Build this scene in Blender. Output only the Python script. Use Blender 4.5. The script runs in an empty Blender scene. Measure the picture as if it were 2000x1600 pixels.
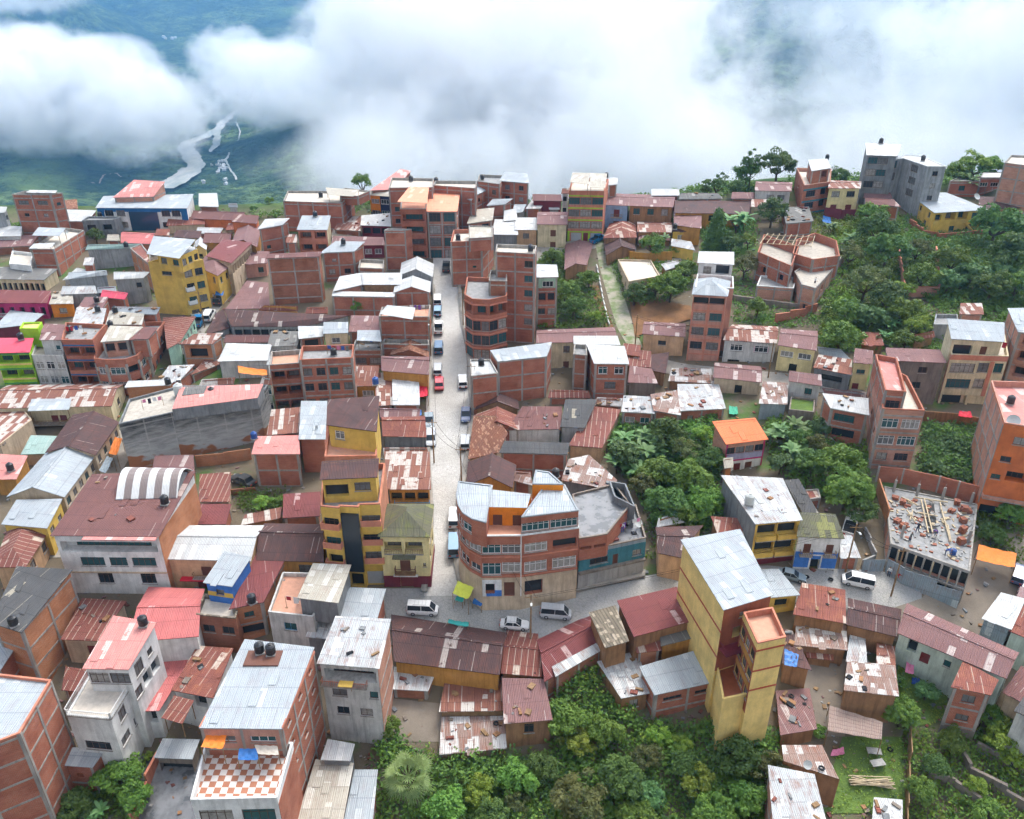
import bpy, math, random
import numpy as np
from mathutils import Vector, Matrix
R = random.Random(7)
C = bpy.context.scene.collection
PX = 1600.0
PITCH = math.radians(28.0)
CP, SP = math.cos(PITCH), math.sin(PITCH)
CAMZ = 80.0
VPY = 800 + PX * CP / SP
V = Vector
def smooth(a, b, t):
	t = max(0.0, min(1.0, (t - a) / (b - a)))
	return t * t * (3 - 2 * t)
_GY = [(-400, -26), (0, -16), (40, -8), (67, 0), (86, 7.2), (128, 11.8), (165, 17.5), (212, 24.5), (232, 26.5), (300, 30)]
def _gtown(X, Y):
	for (a, za), (b, zb) in zip(_GY, _GY[1:]):
		if Y <= b:
			break
	t = max(0.0, (Y - a) / (b - a))
	z = za + (zb - za) * min(t, 1.0)
	return z + 4.0 * smooth(15, 75, X) * smooth(70, 120, Y) - 2.0 * smooth(-40, -110, X) * smooth(60, 200, Y)
def ground(X, Y):
	z = _gtown(X, Y)
	e = 222 - 4 * smooth(-150, 0, X) + 10 * smooth(20, 90, X)
	if Y > e:
		d = Y - e
		z -= 0.85 * d * smooth(0, 22, d)
	return z
def ray(px, py):
	x, y = (px - 1000) / PX, (800 - py) / PX
	return x, CP + y * SP, -SP + y * CP
def at_z(px, py, z):
	d = ray(px, py)
	t = (z - CAMZ) / d[2]
	return V((d[0] * t, d[1] * t, z))
def at_ground(px, py, h=0.0):
	d = ray(px, py)
	lo, hi = 20.0, 460.0
	for t in range(20, 460, 4):          # first place the line of sight meets the ground raised by h
		if CAMZ + d[2] * t < ground(d[0] * t, d[1] * t) + h:
			hi = t; lo = t - 4; break
	for _ in range(24):
		m = (lo + hi) / 2
		if CAMZ + d[2] * m < ground(d[0] * m, d[1] * m) + h: hi = m
		else: lo = m
	return V((d[0] * hi, d[1] * hi, CAMZ + d[2] * hi))
def depth(p):
	return p.y * CP - (p.z - CAMZ) * SP
def mpp(p):
	return depth(p) / PX
def top_from_base(px, py, yb):
	t = (yb - py) / (VPY - py)
	P = at_ground(px + (1000 - px) * t, yb)
	d = ray(px, py)
	return CAMZ + d[2] / d[1] * P.y
class MB:
	"""collects faces with uv in metres and a material index"""
	def __init__(s):
		s.v = []; s.f = []; s.uv = []; s.mi = []
	def face(s, pts, uv=None, mi=0):
		n = len(s.v)
		s.v += [tuple(p) for p in pts]
		s.f.append(tuple(range(n, n + len(pts))))
		if uv is None:
			a = V(pts[1]) - V(pts[0])
			a = a.normalized() if a.length > 1e-6 else V((1, 0, 0))
			nn = a.cross(V(pts[2]) - V(pts[0]))
			b = nn.cross(a)
			b = b.normalized() if b.length > 1e-9 else V((0, 0, 1))
			uv = [((V(p) - V(pts[0])).dot(a), (V(p) - V(pts[0])).dot(b)) for p in pts]
		s.uv += uv; s.mi.append(mi)
	def box(s, c, ax, ay, az, mi=0):
		"""box from centre and three half-axis vectors"""
		c = V(c); ax = V(ax); ay = V(ay); az = V(az)
		P = lambda i, j, k: c + ax * i + ay * j + az * k
		if ax.cross(ay).dot(az) < 0: ax = -ax
		for q in (((-1,-1,-1),(-1,1,-1),(1,1,-1),(1,-1,-1)), ((-1,-1,1),(1,-1,1),(1,1,1),(-1,1,1)),
				  ((-1,-1,-1),(1,-1,-1),(1,-1,1),(-1,-1,1)), ((1,1,-1),(-1,1,-1),(-1,1,1),(1,1,1)),
				  ((-1,1,-1),(-1,-1,-1),(-1,-1,1),(-1,1,1)), ((1,-1,-1),(1,1,-1),(1,1,1),(1,-1,1))):
			s.face([P(*k) for k in q], None, mi)
	def bx(s, x0, x1, y0, y1, z0, z1, mi=0):
		s.box(((x0+x1)/2, (y0+y1)/2, (z0+z1)/2), ((x1-x0)/2,0,0), (0,(y1-y0)/2,0), (0,0,(z1-z0)/2), mi)
	def bar(s, a, b, r, mi=0, n=4):
		a = V(a); b = V(b); d = (b - a)
		if d.length < 1e-6: return
		d.normalize()
		u = d.cross(V((0, 0, 1)))
		u = u.normalized() if u.length > 1e-3 else V((1, 0, 0))
		w = d.cross(u)
		r2 = r if not isinstance(r, tuple) else r[1]
		r1 = r if not isinstance(r, tuple) else r[0]
		ra = [a + (u * math.cos(t) + w * math.sin(t)) * r1 for t in [math.pi/4 + k * 2 * math.pi / n for k in range(n)]]
		rb = [b + (u * math.cos(t) + w * math.sin(t)) * r2 for t in [math.pi/4 + k * 2 * math.pi / n for k in range(n)]]
		for k in range(n):
			j = (k + 1) % n
			s.face([ra[k], ra[j], rb[j], rb[k]], None, mi)
		s.face(ra[::-1], None, mi); s.face(rb, None, mi)
	def lathe(s, prof, n=14, c=(0, 0, 0), mi=0):
		for (r0, z0), (r1, z1) in zip(prof, prof[1:]):
			for k in range(n):
				a, b = 2 * math.pi * k / n, 2 * math.pi * (k + 1) / n
				P = lambda r, t, z: V((c[0] + r * math.cos(t), c[1] + r * math.sin(t), c[2] + z))
				if r1 < 1e-5: s.face([P(r0, a, z0), P(r0, b, z0), P(0, 0, z1)], None, mi)
				elif r0 < 1e-5: s.face([P(0, 0, z0), P(r1, b, z1), P(r1, a, z1)], None, mi)
				else: s.face([P(r0, a, z0), P(r0, b, z0), P(r1, b, z1), P(r1, a, z1)], None, mi)
	def mesh(s, name, mats, off=(0, 0, 0), smooth=False):
		me = bpy.data.meshes.new(name)
		o = V(off)
		me.from_pydata([tuple(V(p) - o) for p in s.v], [], s.f)
		uvl = me.uv_layers.new(name='UVMap')
		if s.uv:
			uvl.data.foreach_set('uv', np.array(s.uv, dtype=np.float32).ravel())
		for m in (mats if isinstance(mats, (list, tuple)) else [mats]):
			me.materials.append(m)
		me.polygons.foreach_set('material_index', np.array(s.mi, dtype=np.int32))
		if smooth:
			me.polygons.foreach_set('use_smooth', np.ones(len(s.f), dtype=bool))
		me.update()
		return me
	def obj(s, name, mats, parent=None, off=(0, 0, 0), smooth=False, loc=None):
		if not s.f: return None
		o = bpy.data.objects.new(name, s.mesh(name, mats, off, smooth))
		C.objects.link(o)
		if parent is not None: o.parent = parent
		if loc is not None: o.location = loc
		return o
LABELS = {}
def tag(o, label, cat, group=None, kind=None):
	o['label'] = label; o['category'] = cat
	if group: o['group'] = group
	if kind: o['kind'] = kind
	LABELS[label] = LABELS.get(label, 0) + 1
	return o
def thing(name, label, cat, loc=(0, 0, 0), rz=0.0, group=None):
	o = bpy.data.objects.new(name, None); C.objects.link(o)
	o.empty_display_size = 0.3
	o.location = loc; o.rotation_euler = (0, 0, rz)
	return tag(o, label, cat, group)
def structure(o, kind='structure'):
	o['kind'] = kind
	return o
def dup(root, loc, rz=0.0, label=None, group=None, sc=1.0, mat=None):
	r = root.copy(); C.objects.link(r); r.location = loc; r.rotation_euler = (0, 0, rz)
	r.scale = (sc, sc, sc) if not isinstance(sc, tuple) else sc
	if label: r['label'] = label; LABELS[label] = LABELS.get(label, 0) + 1
	if group: r['group'] = group
	for ch in list(root.children):
		c = ch.copy(); C.objects.link(c); c.parent = r
		if mat and ch.name.split('.')[0] in mat:
			c.material_slots[0].link = 'OBJECT'; c.material_slots[0].material = mat[ch.name.split('.')[0]]
		for g in list(ch.children):
			d = g.copy(); C.objects.link(d); d.parent = c
	return r
M = {}
class NT:
	def __init__(s, name):
		s.m = bpy.data.materials.new(name); s.m.use_nodes = True
		s.t = s.m.node_tree; s.n = s.t.nodes
		s.b = s.n['Principled BSDF']
	def node(s, t, **kw):
		n = s.n.new(t)
		for k, v in kw.items():
			if k.startswith('i_'):
				k = k[2:]
				n.inputs[int(k) if k.isdigit() else k.replace('_', ' ')].default_value = v
			else: setattr(n, k, v)
		return n
	def link(s, a, b): s.t.links.new(a, b)
	def math(s, op, a, b=None, c=None):
		n = s.node('ShaderNodeMath', operation=op)
		for i, x in enumerate((a, b, c)):
			if x is None: continue
			if isinstance(x, (int, float)): n.inputs[i].default_value = x
			else: s.link(x, n.inputs[i])
		return n.outputs[0]
	def mix(s, f, a, b, blend='MIX'):
		n = s.node('ShaderNodeMix', data_type='RGBA', blend_type=blend)
		for i, x in ((0, f), (6, a), (7, b)):
			if isinstance(x, (int, float)): n.inputs[i].default_value = x
			elif isinstance(x, tuple): n.inputs[i].default_value = (*x, 1)
			else: s.link(x, n.inputs[i])
		return n.outputs[2]
	def ramp(s, x, a, b):
		n = s.node('ShaderNodeMapRange'); n.clamp = True
		s.link(x, n.inputs[0]); n.inputs[1].default_value = a; n.inputs[2].default_value = b
		return n.outputs[0]
	def uv(s):
		return s.node('ShaderNodeTexCoord').outputs['UV']
	def objc(s):
		return s.node('ShaderNodeTexCoord').outputs['Object']
	def geo(s):
		return s.node('ShaderNodeNewGeometry').outputs['Position']
	def mapped(s, v, sc):
		n = s.node('ShaderNodeMapping'); s.link(v, n.inputs[0]); n.inputs['Scale'].default_value = sc
		return n.outputs[0]
	def noise(s, v, scale, det=3.0, rough=0.6):
		n = s.node('ShaderNodeTexNoise'); s.link(v, n.inputs['Vector'])
		n.inputs['Scale'].default_value = scale; n.inputs['Detail'].default_value = det; n.inputs['Roughness'].default_value = rough
		return n.outputs[0]
	def white(s, v):
		n = s.node('ShaderNodeTexWhiteNoise', noise_dimensions='2D'); s.link(v, n.inputs['Vector'])
		return n.outputs[0]
	def bump(s, h, dist=0.02, st=0.6):
		n = s.node('ShaderNodeBump'); s.link(h, n.inputs['Height'])
		n.inputs['Distance'].default_value = dist; n.inputs['Strength'].default_value = st
		s.link(n.outputs[0], s.b.inputs['Normal'])
	def out(s, col, rough=0.8, spec=0.3, metal=0.0):
		if isinstance(col, tuple): s.b.inputs['Base Color'].default_value = (*col, 1)
		else: s.link(col, s.b.inputs['Base Color'])
		s.b.inputs['Roughness'].default_value = rough
		s.b.inputs['Specular IOR Level'].default_value = spec
		s.b.inputs['Metallic'].default_value = metal
		return s.m
def hexc(h):
	c = [int(h[i:i+2], 16) / 255 for i in (0, 2, 4)]
	return tuple(x / 12.92 if x <= 0.04045 else ((x + 0.055) / 1.055) ** 2.4 for x in c)
def sc(c, k): return tuple(min(1, x * k) for x in c)
def plaster(key, col, dirt=0.35, rough=0.85, dirtcol=None):
	n = NT(key)
	p = n.geo()
	a = n.noise(p, 0.55, 4)
	st = n.noise(n.mapped(p, (2.2, 2.2, 0.25)), 1.0, 4)
	f = n.ramp(st, 0.45, 0.68)
	c = n.mix(n.ramp(a, 0.35, 0.65), col, sc(col, 0.74))
	c = n.mix(n.math('MULTIPLY', f, dirt), c, dirtcol or sc(col, 0.35))
	fine = n.noise(p, 7.0, 2)
	n.bump(fine, 0.015, 0.5)
	M[key] = n.out(c, rough, 0.25)
def brick(key, c1, c2, mortar, pale=0.35):
	n = NT(key)
	uv = n.uv()
	t = n.node('ShaderNodeTexBrick')
	n.link(uv, t.inputs['Vector'])
	t.inputs['Color1'].default_value = (*c1, 1); t.inputs['Color2'].default_value = (*c2, 1); t.inputs['Mortar'].default_value = (*mortar, 1)
	t.inputs['Scale'].default_value = 1.0; t.inputs['Brick Width'].default_value = 0.30; t.inputs['Row Height'].default_value = 0.17
	t.inputs['Mortar Size'].default_value = 0.014; t.inputs['Mortar Smooth'].default_value = 0.3
	big = n.noise(uv, 0.35, 4)
	c = n.mix(n.math('MULTIPLY', n.ramp(big, 0.42, 0.68), 0.75), t.outputs[0], sc(c1, 0.58))
	rows = n.noise(n.mapped(uv, (0.25, 4.0, 1)), 1.0, 3)
	c = n.mix(n.math('MULTIPLY', n.ramp(rows, 0.42, 0.72), pale), c, sc(c2, 1.25))
	eff = n.noise(n.mapped(uv, (1.1, 0.28, 1)), 1.0, 4)
	c = n.mix(n.math('MULTIPLY', n.ramp(eff, 0.58, 0.8), 0.35), c, mortar)
	n.bump(t.outputs['Fac'], -0.012, 0.6)
	M[key] = n.out(c, 0.9, 0.2)
def roof(key, base, dark, pale, fpale=0.12, seam=0.25, rust=0.3, rustc=(0.20, 0.075, 0.045), sw=0.8, sl=2.6, rough=0.72, spec=0.22, corr=0.2, seamc=None):
	"""corrugated sheet: u across the corrugations, v down the slope; sheets differ, joints and rust streaks run down the slope"""
	n = NT(key)
	uv = n.uv()
	sx = n.node('ShaderNodeSeparateXYZ'); n.link(uv, sx.inputs[0])
	u, v = sx.outputs[0], sx.outputs[1]
	cu = n.math('FLOOR', n.math('DIVIDE', u, sw))
	jit = n.node('ShaderNodeTexWhiteNoise', noise_dimensions='1D'); n.link(cu, jit.inputs['W'])
	cv = n.math('FLOOR', n.math('ADD', n.math('DIVIDE', v, sl), n.math('MULTIPLY', n.math('FLOOR', n.math('MULTIPLY', jit.outputs[0], 2.2)), 0.5)))
	cb = n.node('ShaderNodeCombineXYZ'); n.link(cu, cb.inputs[0]); n.link(cv, cb.inputs[1])
	w1 = n.white(cb.outputs[0])
	cb2 = n.node('ShaderNodeCombineXYZ'); n.link(n.math('ADD', cu, 31.7), cb2.inputs[0]); n.link(n.math('MULTIPLY', cv, 1.7), cb2.inputs[1])
	w2 = n.white(cb2.outputs[0])
	big = n.noise(uv, 0.22, 5)
	c = n.mix(n.ramp(big, 0.35, 0.68), base, dark)
	c = n.mix(n.math('MULTIPLY', w2, 0.45), c, n.mix(0.5, dark, base))
	st = n.noise(n.mapped(uv, (3.5, 0.35, 1)), 1.0, 5, 0.65)
	blot = n.noise(uv, 0.6, 5, 0.65)
	rf = n.math('MULTIPLY', n.ramp(n.math('ADD', n.math('MULTIPLY', st, 0.5), n.math('MULTIPLY', blot, 0.5)), 0.49, 0.62), rust)
	c = n.mix(rf, c, rustc)
	pf = n.math('MULTIPLY', n.math('LESS_THAN', w1, fpale), n.ramp(n.noise(uv, 1.1, 5, 0.7), 0.34, 0.46))
	c = n.mix(n.math('MULTIPLY', pf, 0.9), c, n.mix(n.math('MULTIPLY', rf, 0.6), pale, rustc))
	fu = n.math('FRACT', n.math('DIVIDE', u, sw))
	j = n.math('MULTIPLY', n.math('LESS_THAN', fu, 0.12), n.math('GREATER_THAN', w2, 1 - seam))
	fv = n.math('FRACT', n.math('DIVIDE', v, sl))
	jb = n.math('MULTIPLY', n.math('LESS_THAN', fv, 0.05), 0.45)
	c = n.mix(n.math('MULTIPLY', j, 0.75), c, seamc or pale)
	c = n.mix(jb, c, sc(dark, 0.6))
	c = n.mix(n.math('MULTIPLY', n.math('LESS_THAN', fu, 0.07), 0.3), c, sc(dark, 0.5))
	trough_shade = n.math('MULTIPLY', n.math('LESS_THAN', n.math('FRACT', n.math('DIVIDE', u, sw / 3)), 0.3), 0.16)  # shade in the troughs between ribs, painted as darker stripes
	c = n.mix(trough_shade, c, sc(dark, 0.45))
	wv = n.math('SINE', n.math('MULTIPLY', u, 2 * math.pi / corr))
	grime = n.math('MULTIPLY', n.ramp(n.noise(n.mapped(uv, (9.0, 0.12, 1)), 1.0, 2), 0.42, 0.75), 0.28)
	c = n.mix(grime, c, sc(dark, 0.55))
	n.bump(n.math('ADD', wv, n.math('MULTIPLY', n.math('LESS_THAN', fu, 0.1), 1.0)), 0.022, 0.8)
	M[key] = n.out(c, rough, spec)
def plain(key, col, rough=0.6, spec=0.4, metal=0.0, var=0.12):
	n = NT(key)
	a = n.noise(n.geo(), 1.7, 3)
	M[key] = n.out(n.mix(n.ramp(a, 0.3, 0.7), col, sc(col, 1 - var)), rough, spec, metal)
plaster('white', (0.72, 0.72, 0.70), 0.35)
plaster('offwhite', (0.58, 0.575, 0.55), 0.55)
plaster('cream', (0.66, 0.56, 0.36), 0.45)
plaster('beige', (0.55, 0.43, 0.30), 0.4)
plaster('peach', (0.60, 0.38, 0.22), 0.4)
plaster('yellow', (0.68, 0.45, 0.10), 0.15)
plaster('paleyellow', (0.80, 0.58, 0.21), 0.18)
plaster('lemon', (0.72, 0.60, 0.30), 0.25)
plaster('ochre', (0.50, 0.25, 0.06), 0.4)
plaster('adobe', (0.33, 0.175, 0.085), 0.6)
plaster('grey', (0.34, 0.35, 0.35), 0.6)
plaster('greyd', (0.22, 0.23, 0.235), 0.6)
plaster('bluegrey', (0.30, 0.35, 0.38), 0.5)
plaster('blue', (0.06, 0.19, 0.55), 0.2)
plaster('skyblue', (0.30, 0.42, 0.60), 0.3)
plaster('deepblue', (0.02, 0.13, 0.33), 0.2)
plaster('navy', (0.03, 0.04, 0.10), 0.2)
plaster('teal', (0.06, 0.20, 0.24), 0.5)
plaster('mint', (0.36, 0.55, 0.42), 0.35)
plaster('palemint', (0.50, 0.58, 0.50), 0.5)
plaster('lime', (0.36, 0.62, 0.04), 0.15)
plaster('green', (0.10, 0.34, 0.10), 0.2)
plaster('orange', (0.62, 0.175, 0.055), 0.15)
plaster('brightorange', (0.80, 0.26, 0.02), 0.15)
plaster('maroonw', (0.20, 0.035, 0.05), 0.3)
plaster('magenta', (0.48, 0.04, 0.15), 0.15)
plaster('pinkwall', (0.52, 0.26, 0.19), 0.35)
plaster('lilac', (0.36, 0.35, 0.48), 0.25)
plaster('redwall', (0.36, 0.11, 0.06), 0.25)
plaster('salmon', (0.55, 0.24, 0.14), 0.2)
plaster('concrete', (0.38, 0.37, 0.35), 0.5)
plaster('conc_frame', (0.36, 0.335, 0.30), 0.6)
plaster('terracotta', (0.56, 0.22, 0.14), 0.25)
plaster('rubble', (0.24, 0.20, 0.165), 0.6)
brick('brick', (0.345, 0.105, 0.06), (0.40, 0.14, 0.085), (0.36, 0.25, 0.19))
brick('brickd', (0.28, 0.10, 0.055), (0.34, 0.13, 0.075), (0.28, 0.20, 0.15))
brick('bricko', (0.42, 0.16, 0.07), (0.46, 0.19, 0.095), (0.40, 0.29, 0.20))
brick('brickp', (0.44, 0.20, 0.13), (0.50, 0.25, 0.175), (0.42, 0.32, 0.26))
brick('stone', (0.22, 0.18, 0.14), (0.28, 0.21, 0.15), (0.14, 0.12, 0.10), 0.3)
ZP = (0.62, 0.64, 0.65)
roof('zinc', (0.40, 0.44, 0.465), (0.32, 0.355, 0.38), (0.50, 0.53, 0.54), 0.10, 0.15, 0.18)
roof('white_tin', (0.55, 0.56, 0.555), (0.44, 0.455, 0.46), (0.64, 0.64, 0.62), 0.15, 0.2, 0.2)
roof('zincrust', (0.46, 0.48, 0.49), (0.37, 0.38, 0.38), (0.66, 0.66, 0.64), 0.25, 0.25, 0.75, (0.26, 0.13, 0.09))
roof('tan', (0.48, 0.45, 0.38), (0.38, 0.35, 0.29), (0.60, 0.58, 0.52), 0.15, 0.2, 0.3)
roof('rust', (0.26, 0.085, 0.06), (0.17, 0.062, 0.05), (0.56, 0.48, 0.40), 0.09, 0.35, 0.7, (0.33, 0.13, 0.07))
roof('rustw', (0.27, 0.115, 0.08), (0.19, 0.08, 0.06), (0.60, 0.57, 0.52), 0.30, 0.45, 0.7, (0.30, 0.13, 0.08))
roof('rustd', (0.105, 0.055, 0.050), (0.065, 0.042, 0.042), (0.45, 0.40, 0.36), 0.025, 0.08, 0.55, (0.17, 0.065, 0.05))
roof('rustseam', (0.23, 0.075, 0.055), (0.16, 0.06, 0.05), (0.60, 0.52, 0.42), 0.03, 0.95, 0.4, (0.28, 0.12, 0.08))
roof('maroon', (0.185, 0.085, 0.076), (0.14, 0.066, 0.062), (0.48, 0.38, 0.34), 0.03, 0.12, 0.35, (0.24, 0.10, 0.08))
roof('mauve', (0.25, 0.135, 0.125), (0.18, 0.10, 0.10), (0.52, 0.45, 0.42), 0.05, 0.15, 0.35, (0.24, 0.10, 0.08))
roof('darkred', (0.22, 0.062, 0.060), (0.16, 0.05, 0.05), (0.5, 0.36, 0.34), 0.02, 0.1, 0.25)
roof('red', (0.55, 0.16, 0.15), (0.43, 0.13, 0.125), (0.72, 0.42, 0.40), 0.05, 0.05, 0.15, (0.62, 0.32, 0.28))
roof('pink', (0.62, 0.25, 0.22), (0.52, 0.21, 0.19), (0.74, 0.52, 0.48), 0.12, 0.08, 0.4, (0.60, 0.36, 0.30))
roof('hotpink', (0.75, 0.10, 0.16), (0.62, 0.09, 0.13), (0.8, 0.5, 0.3), 0.02, 0.05, 0.1)
roof('orange_tin', (0.85, 0.23, 0.095), (0.76, 0.20, 0.08), (0.90, 0.42, 0.28), 0.0, 0.0, 0.05, (0.7, 0.3, 0.2))
roof('orange_pale', (0.85, 0.36, 0.22), (0.78, 0.32, 0.20), (0.88, 0.5, 0.35), 0.1, 0.1, 0.1, (0.7, 0.3, 0.2))
roof('asb', (0.22, 0.215, 0.20), (0.14, 0.14, 0.135), (0.40, 0.39, 0.36), 0.08, 0.12, 0.3, (0.16, 0.12, 0.10), rough=0.9, spec=0.2)
roof('asbd', (0.105, 0.105, 0.105), (0.07, 0.07, 0.072), (0.40, 0.36, 0.28), 0.04, 0.10, 0.2, (0.12, 0.09, 0.08), rough=0.9, spec=0.2)
roof('moss', (0.15, 0.145, 0.10), (0.10, 0.10, 0.075), (0.25, 0.25, 0.10), 0.06, 0.12, 0.55, (0.17, 0.19, 0.05), rough=0.95, spec=0.15)
roof('tile', (0.27, 0.115, 0.07), (0.18, 0.085, 0.06), (0.42, 0.24, 0.16), 0.2, 0.0, 0.5, (0.14, 0.09, 0.07), sw=0.25, sl=0.4, rough=0.9, spec=0.15, corr=0.25)
roof('oldtile', (0.24, 0.20, 0.15), (0.13, 0.115, 0.09), (0.40, 0.34, 0.26), 0.25, 0.9, 0.4, (0.08, 0.07, 0.06), sw=0.45, sl=0.5, rough=0.95, spec=0.1, corr=0.45, seamc=(0.06, 0.05, 0.045))
roof('patch', (0.34, 0.28, 0.25), (0.22, 0.12, 0.09), (0.60, 0.60, 0.58), 0.42, 0.35, 0.85, (0.26, 0.10, 0.06), sw=0.8, sl=1.8)
roof('greentin', (0.35, 0.48, 0.44), (0.28, 0.40, 0.36), (0.55, 0.6, 0.58), 0.1, 0.1, 0.2)
roof('fencetin', (0.28, 0.33, 0.36), (0.20, 0.25, 0.28), (0.45, 0.48, 0.5), 0.2, 0.1, 0.4)
plain('deck', (0.46, 0.42, 0.36), 0.9, 0.2, var=0.3)
plain('deckpale', (0.60, 0.54, 0.46), 0.9, 0.2, var=0.25)
plain('deckgrey', (0.30, 0.30, 0.295), 0.8, 0.3, var=0.35)
plain('deckred', (0.30, 0.085, 0.035), 0.45, 0.5, var=0.25)
plain('decksalmon', (0.58, 0.30, 0.20), 0.7, 0.3, var=0.2)
plain('glass', (0.028, 0.036, 0.044), 0.18, 0.35)
plain('curtainw', (0.36, 0.34, 0.31), 0.6, 0.4, var=0.5)
plain('glassblue', (0.012, 0.05, 0.10), 0.12, 0.5)
plain('glassteal', (0.03, 0.09, 0.10), 0.2, 0.4)
plain('curtain', (0.17, 0.17, 0.17), 0.5, 0.4, var=0.5)
plain('frame_white', (0.66, 0.66, 0.64), 0.5)
plain('frame_brown', (0.09, 0.05, 0.035), 0.6)
plain('frame_blue', (0.06, 0.25, 0.45), 0.6)
plain('frame_green', (0.22, 0.45, 0.05), 0.6)
plain('wood', (0.30, 0.19, 0.10), 0.85, 0.2, var=0.4)
plain('paleplank', (0.52, 0.42, 0.28), 0.85, 0.2, var=0.3)
plain('doorbrown', (0.14, 0.055, 0.035), 0.7)
plain('doorred', (0.16, 0.025, 0.025), 0.7)
plain('shutter', (0.42, 0.44, 0.45), 0.5)
plain('black_plastic', (0.018, 0.019, 0.022), 0.38, 0.5)
plain('blue_plastic', (0.015, 0.07, 0.26), 0.4, 0.5)
plain('grey_fibre', (0.50, 0.52, 0.50), 0.8)
plain('steel', (0.35, 0.36, 0.37), 0.5, 0.5)
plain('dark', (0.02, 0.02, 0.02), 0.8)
plain('rubber', (0.022, 0.022, 0.024), 0.85, 0.2)
plain('tarp_orange', (0.80, 0.22, 0.03), 0.6, 0.3, var=0.2)
plain('tarp_blue', (0.03, 0.17, 0.50), 0.5, 0.4, var=0.5)
plain('tarp_yellow', (0.62, 0.66, 0.08), 0.6, 0.3)
plain('tarp_red', (0.60, 0.02, 0.045), 0.6, 0.3)
plain('tarp_green', (0.04, 0.34, 0.20), 0.6, 0.3)
plain('tarp_teal', (0.05, 0.38, 0.34), 0.6, 0.3)
plain('skin', (0.32, 0.17, 0.10), 0.6)
plain('hair', (0.012, 0.010, 0.009), 0.6)
plain('jeans', (0.035, 0.05, 0.09), 0.8)
plain('shirt_grey', (0.14, 0.15, 0.14), 0.8)
plain('shirt_white', (0.60, 0.60, 0.58), 0.8)
plain('cloth_red', (0.40, 0.02, 0.03), 0.8)
plain('cloth_pink', (0.62, 0.20, 0.32), 0.8)
plain('cloth_blue', (0.03, 0.08, 0.32), 0.8)
plain('cloth_dark', (0.03, 0.03, 0.045), 0.8)
plain('cloth_white', (0.66, 0.66, 0.66), 0.8)
plain('cloth_purple', (0.14, 0.05, 0.28), 0.8)
plain('brickstack', (0.27, 0.10, 0.06), 0.85)
plain('redpaint', (0.40, 0.06, 0.03), 0.5)
def carpaint(key, col):
	n = NT(key); n.b.inputs['Coat Weight'].default_value = 0.6; n.b.inputs['Coat Roughness'].default_value = 0.06
	M[key] = n.out(n.mix(n.ramp(n.noise(n.objc(), 2.2, 4), 0.45, 0.8), col, n.mix(0.25, col, (0.28, 0.24, 0.19))), 0.35, 0.5)
for k, c in dict(car_white=(0.70, 0.70, 0.69), car_silver=(0.42, 0.44, 0.46), car_red=(0.48, 0.02, 0.035), car_blue=(0.03, 0.12, 0.25), car_navy=(0.05, 0.08, 0.19),
				 car_dark=(0.03, 0.033, 0.036), car_greyblue=(0.19, 0.25, 0.29), car_lightblue=(0.14, 0.28, 0.40), car_truckblue=(0.0, 0.16, 0.38), car_maroon=(0.13, 0.02, 0.03)).items():
	carpaint(k, c)
n = NT('stripes'); uv = n.uv(); sx = n.node('ShaderNodeSeparateXYZ'); n.link(uv, sx.inputs[0])
f = n.math('LESS_THAN', n.math('FRACT', n.math('DIVIDE', sx.outputs[0], 2.0)), 0.5)
wv = n.math('SINE', n.math('MULTIPLY', sx.outputs[0], 2 * math.pi / 0.2)); n.bump(wv, 0.02, 0.7)
M['stripes'] = n.out(n.mix(n.math('MULTIPLY', n.noise(uv, 1.0, 4), 0.4), n.mix(f, (0.20, 0.155, 0.145), (0.70, 0.71, 0.70)), (0.3, 0.26, 0.24)), 0.5)
n = NT('checker'); uv = n.uv(); ck = n.node('ShaderNodeTexChecker'); n.link(uv, ck.inputs['Vector']); ck.inputs['Scale'].default_value = 1.55
ck.inputs['Color1'].default_value = (0.36, 0.125, 0.06, 1); ck.inputs['Color2'].default_value = (0.68, 0.64, 0.60, 1)
M['checker'] = n.out(n.mix(n.math('MULTIPLY', n.noise(uv, 1.5, 4), 0.3), ck.outputs[0], (0.3, 0.25, 0.2)), 0.5)
SZ = (9.5, 19.5)
n = NT('stained'); uv = n.uv(); sx = n.node('ShaderNodeSeparateXYZ'); n.link(uv, sx.inputs[0])
st = n.noise(n.mapped(uv, (0.35, 1.6, 1)), 1.0, 6, 0.7)
vv = n.ramp(sx.outputs[1], SZ[0] + 2, SZ[1] + 1)
f = n.ramp(n.math('ADD', st, n.math('MULTIPLY', vv, 0.75)), 0.55, 1.15)
ml = n.node('ShaderNodeTexBrick'); n.link(uv, ml.inputs['Vector']); ml.inputs['Scale'].default_value = 1; ml.inputs['Brick Width'].default_value = 4.2; ml.inputs['Row Height'].default_value = 3.0; ml.inputs['Mortar Size'].default_value = 0.12; ml.offset = 0
c = n.mix(f, (0.40, 0.395, 0.375), (0.035, 0.035, 0.035))
c = n.mix(n.math('MULTIPLY', ml.outputs['Fac'], 0.35), c, (0.42, 0.40, 0.37))
hole = n.ramp(n.math('SUBTRACT', n.noise(n.mapped(uv, (0.13, 0.22, 1)), 1.0, 3), n.math('MULTIPLY', n.ramp(sx.outputs[1], SZ[0], SZ[0] + 8), 0.62)), 0.31, 0.35)
c = n.mix(hole, c, n.mix(n.noise(uv, 5, 2), (0.36, 0.15, 0.07), (0.25, 0.11, 0.055)))
n.bump(st, 0.05, 0.5)
M['stained'] = n.out(c, 0.9, 0.2)
n = NT('wet'); p = n.geo(); f = n.ramp(n.noise(p, 0.45, 4), 0.42, 0.60)
c = n.mix(f, (0.10, 0.105, 0.11), (0.22, 0.225, 0.235))
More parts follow.
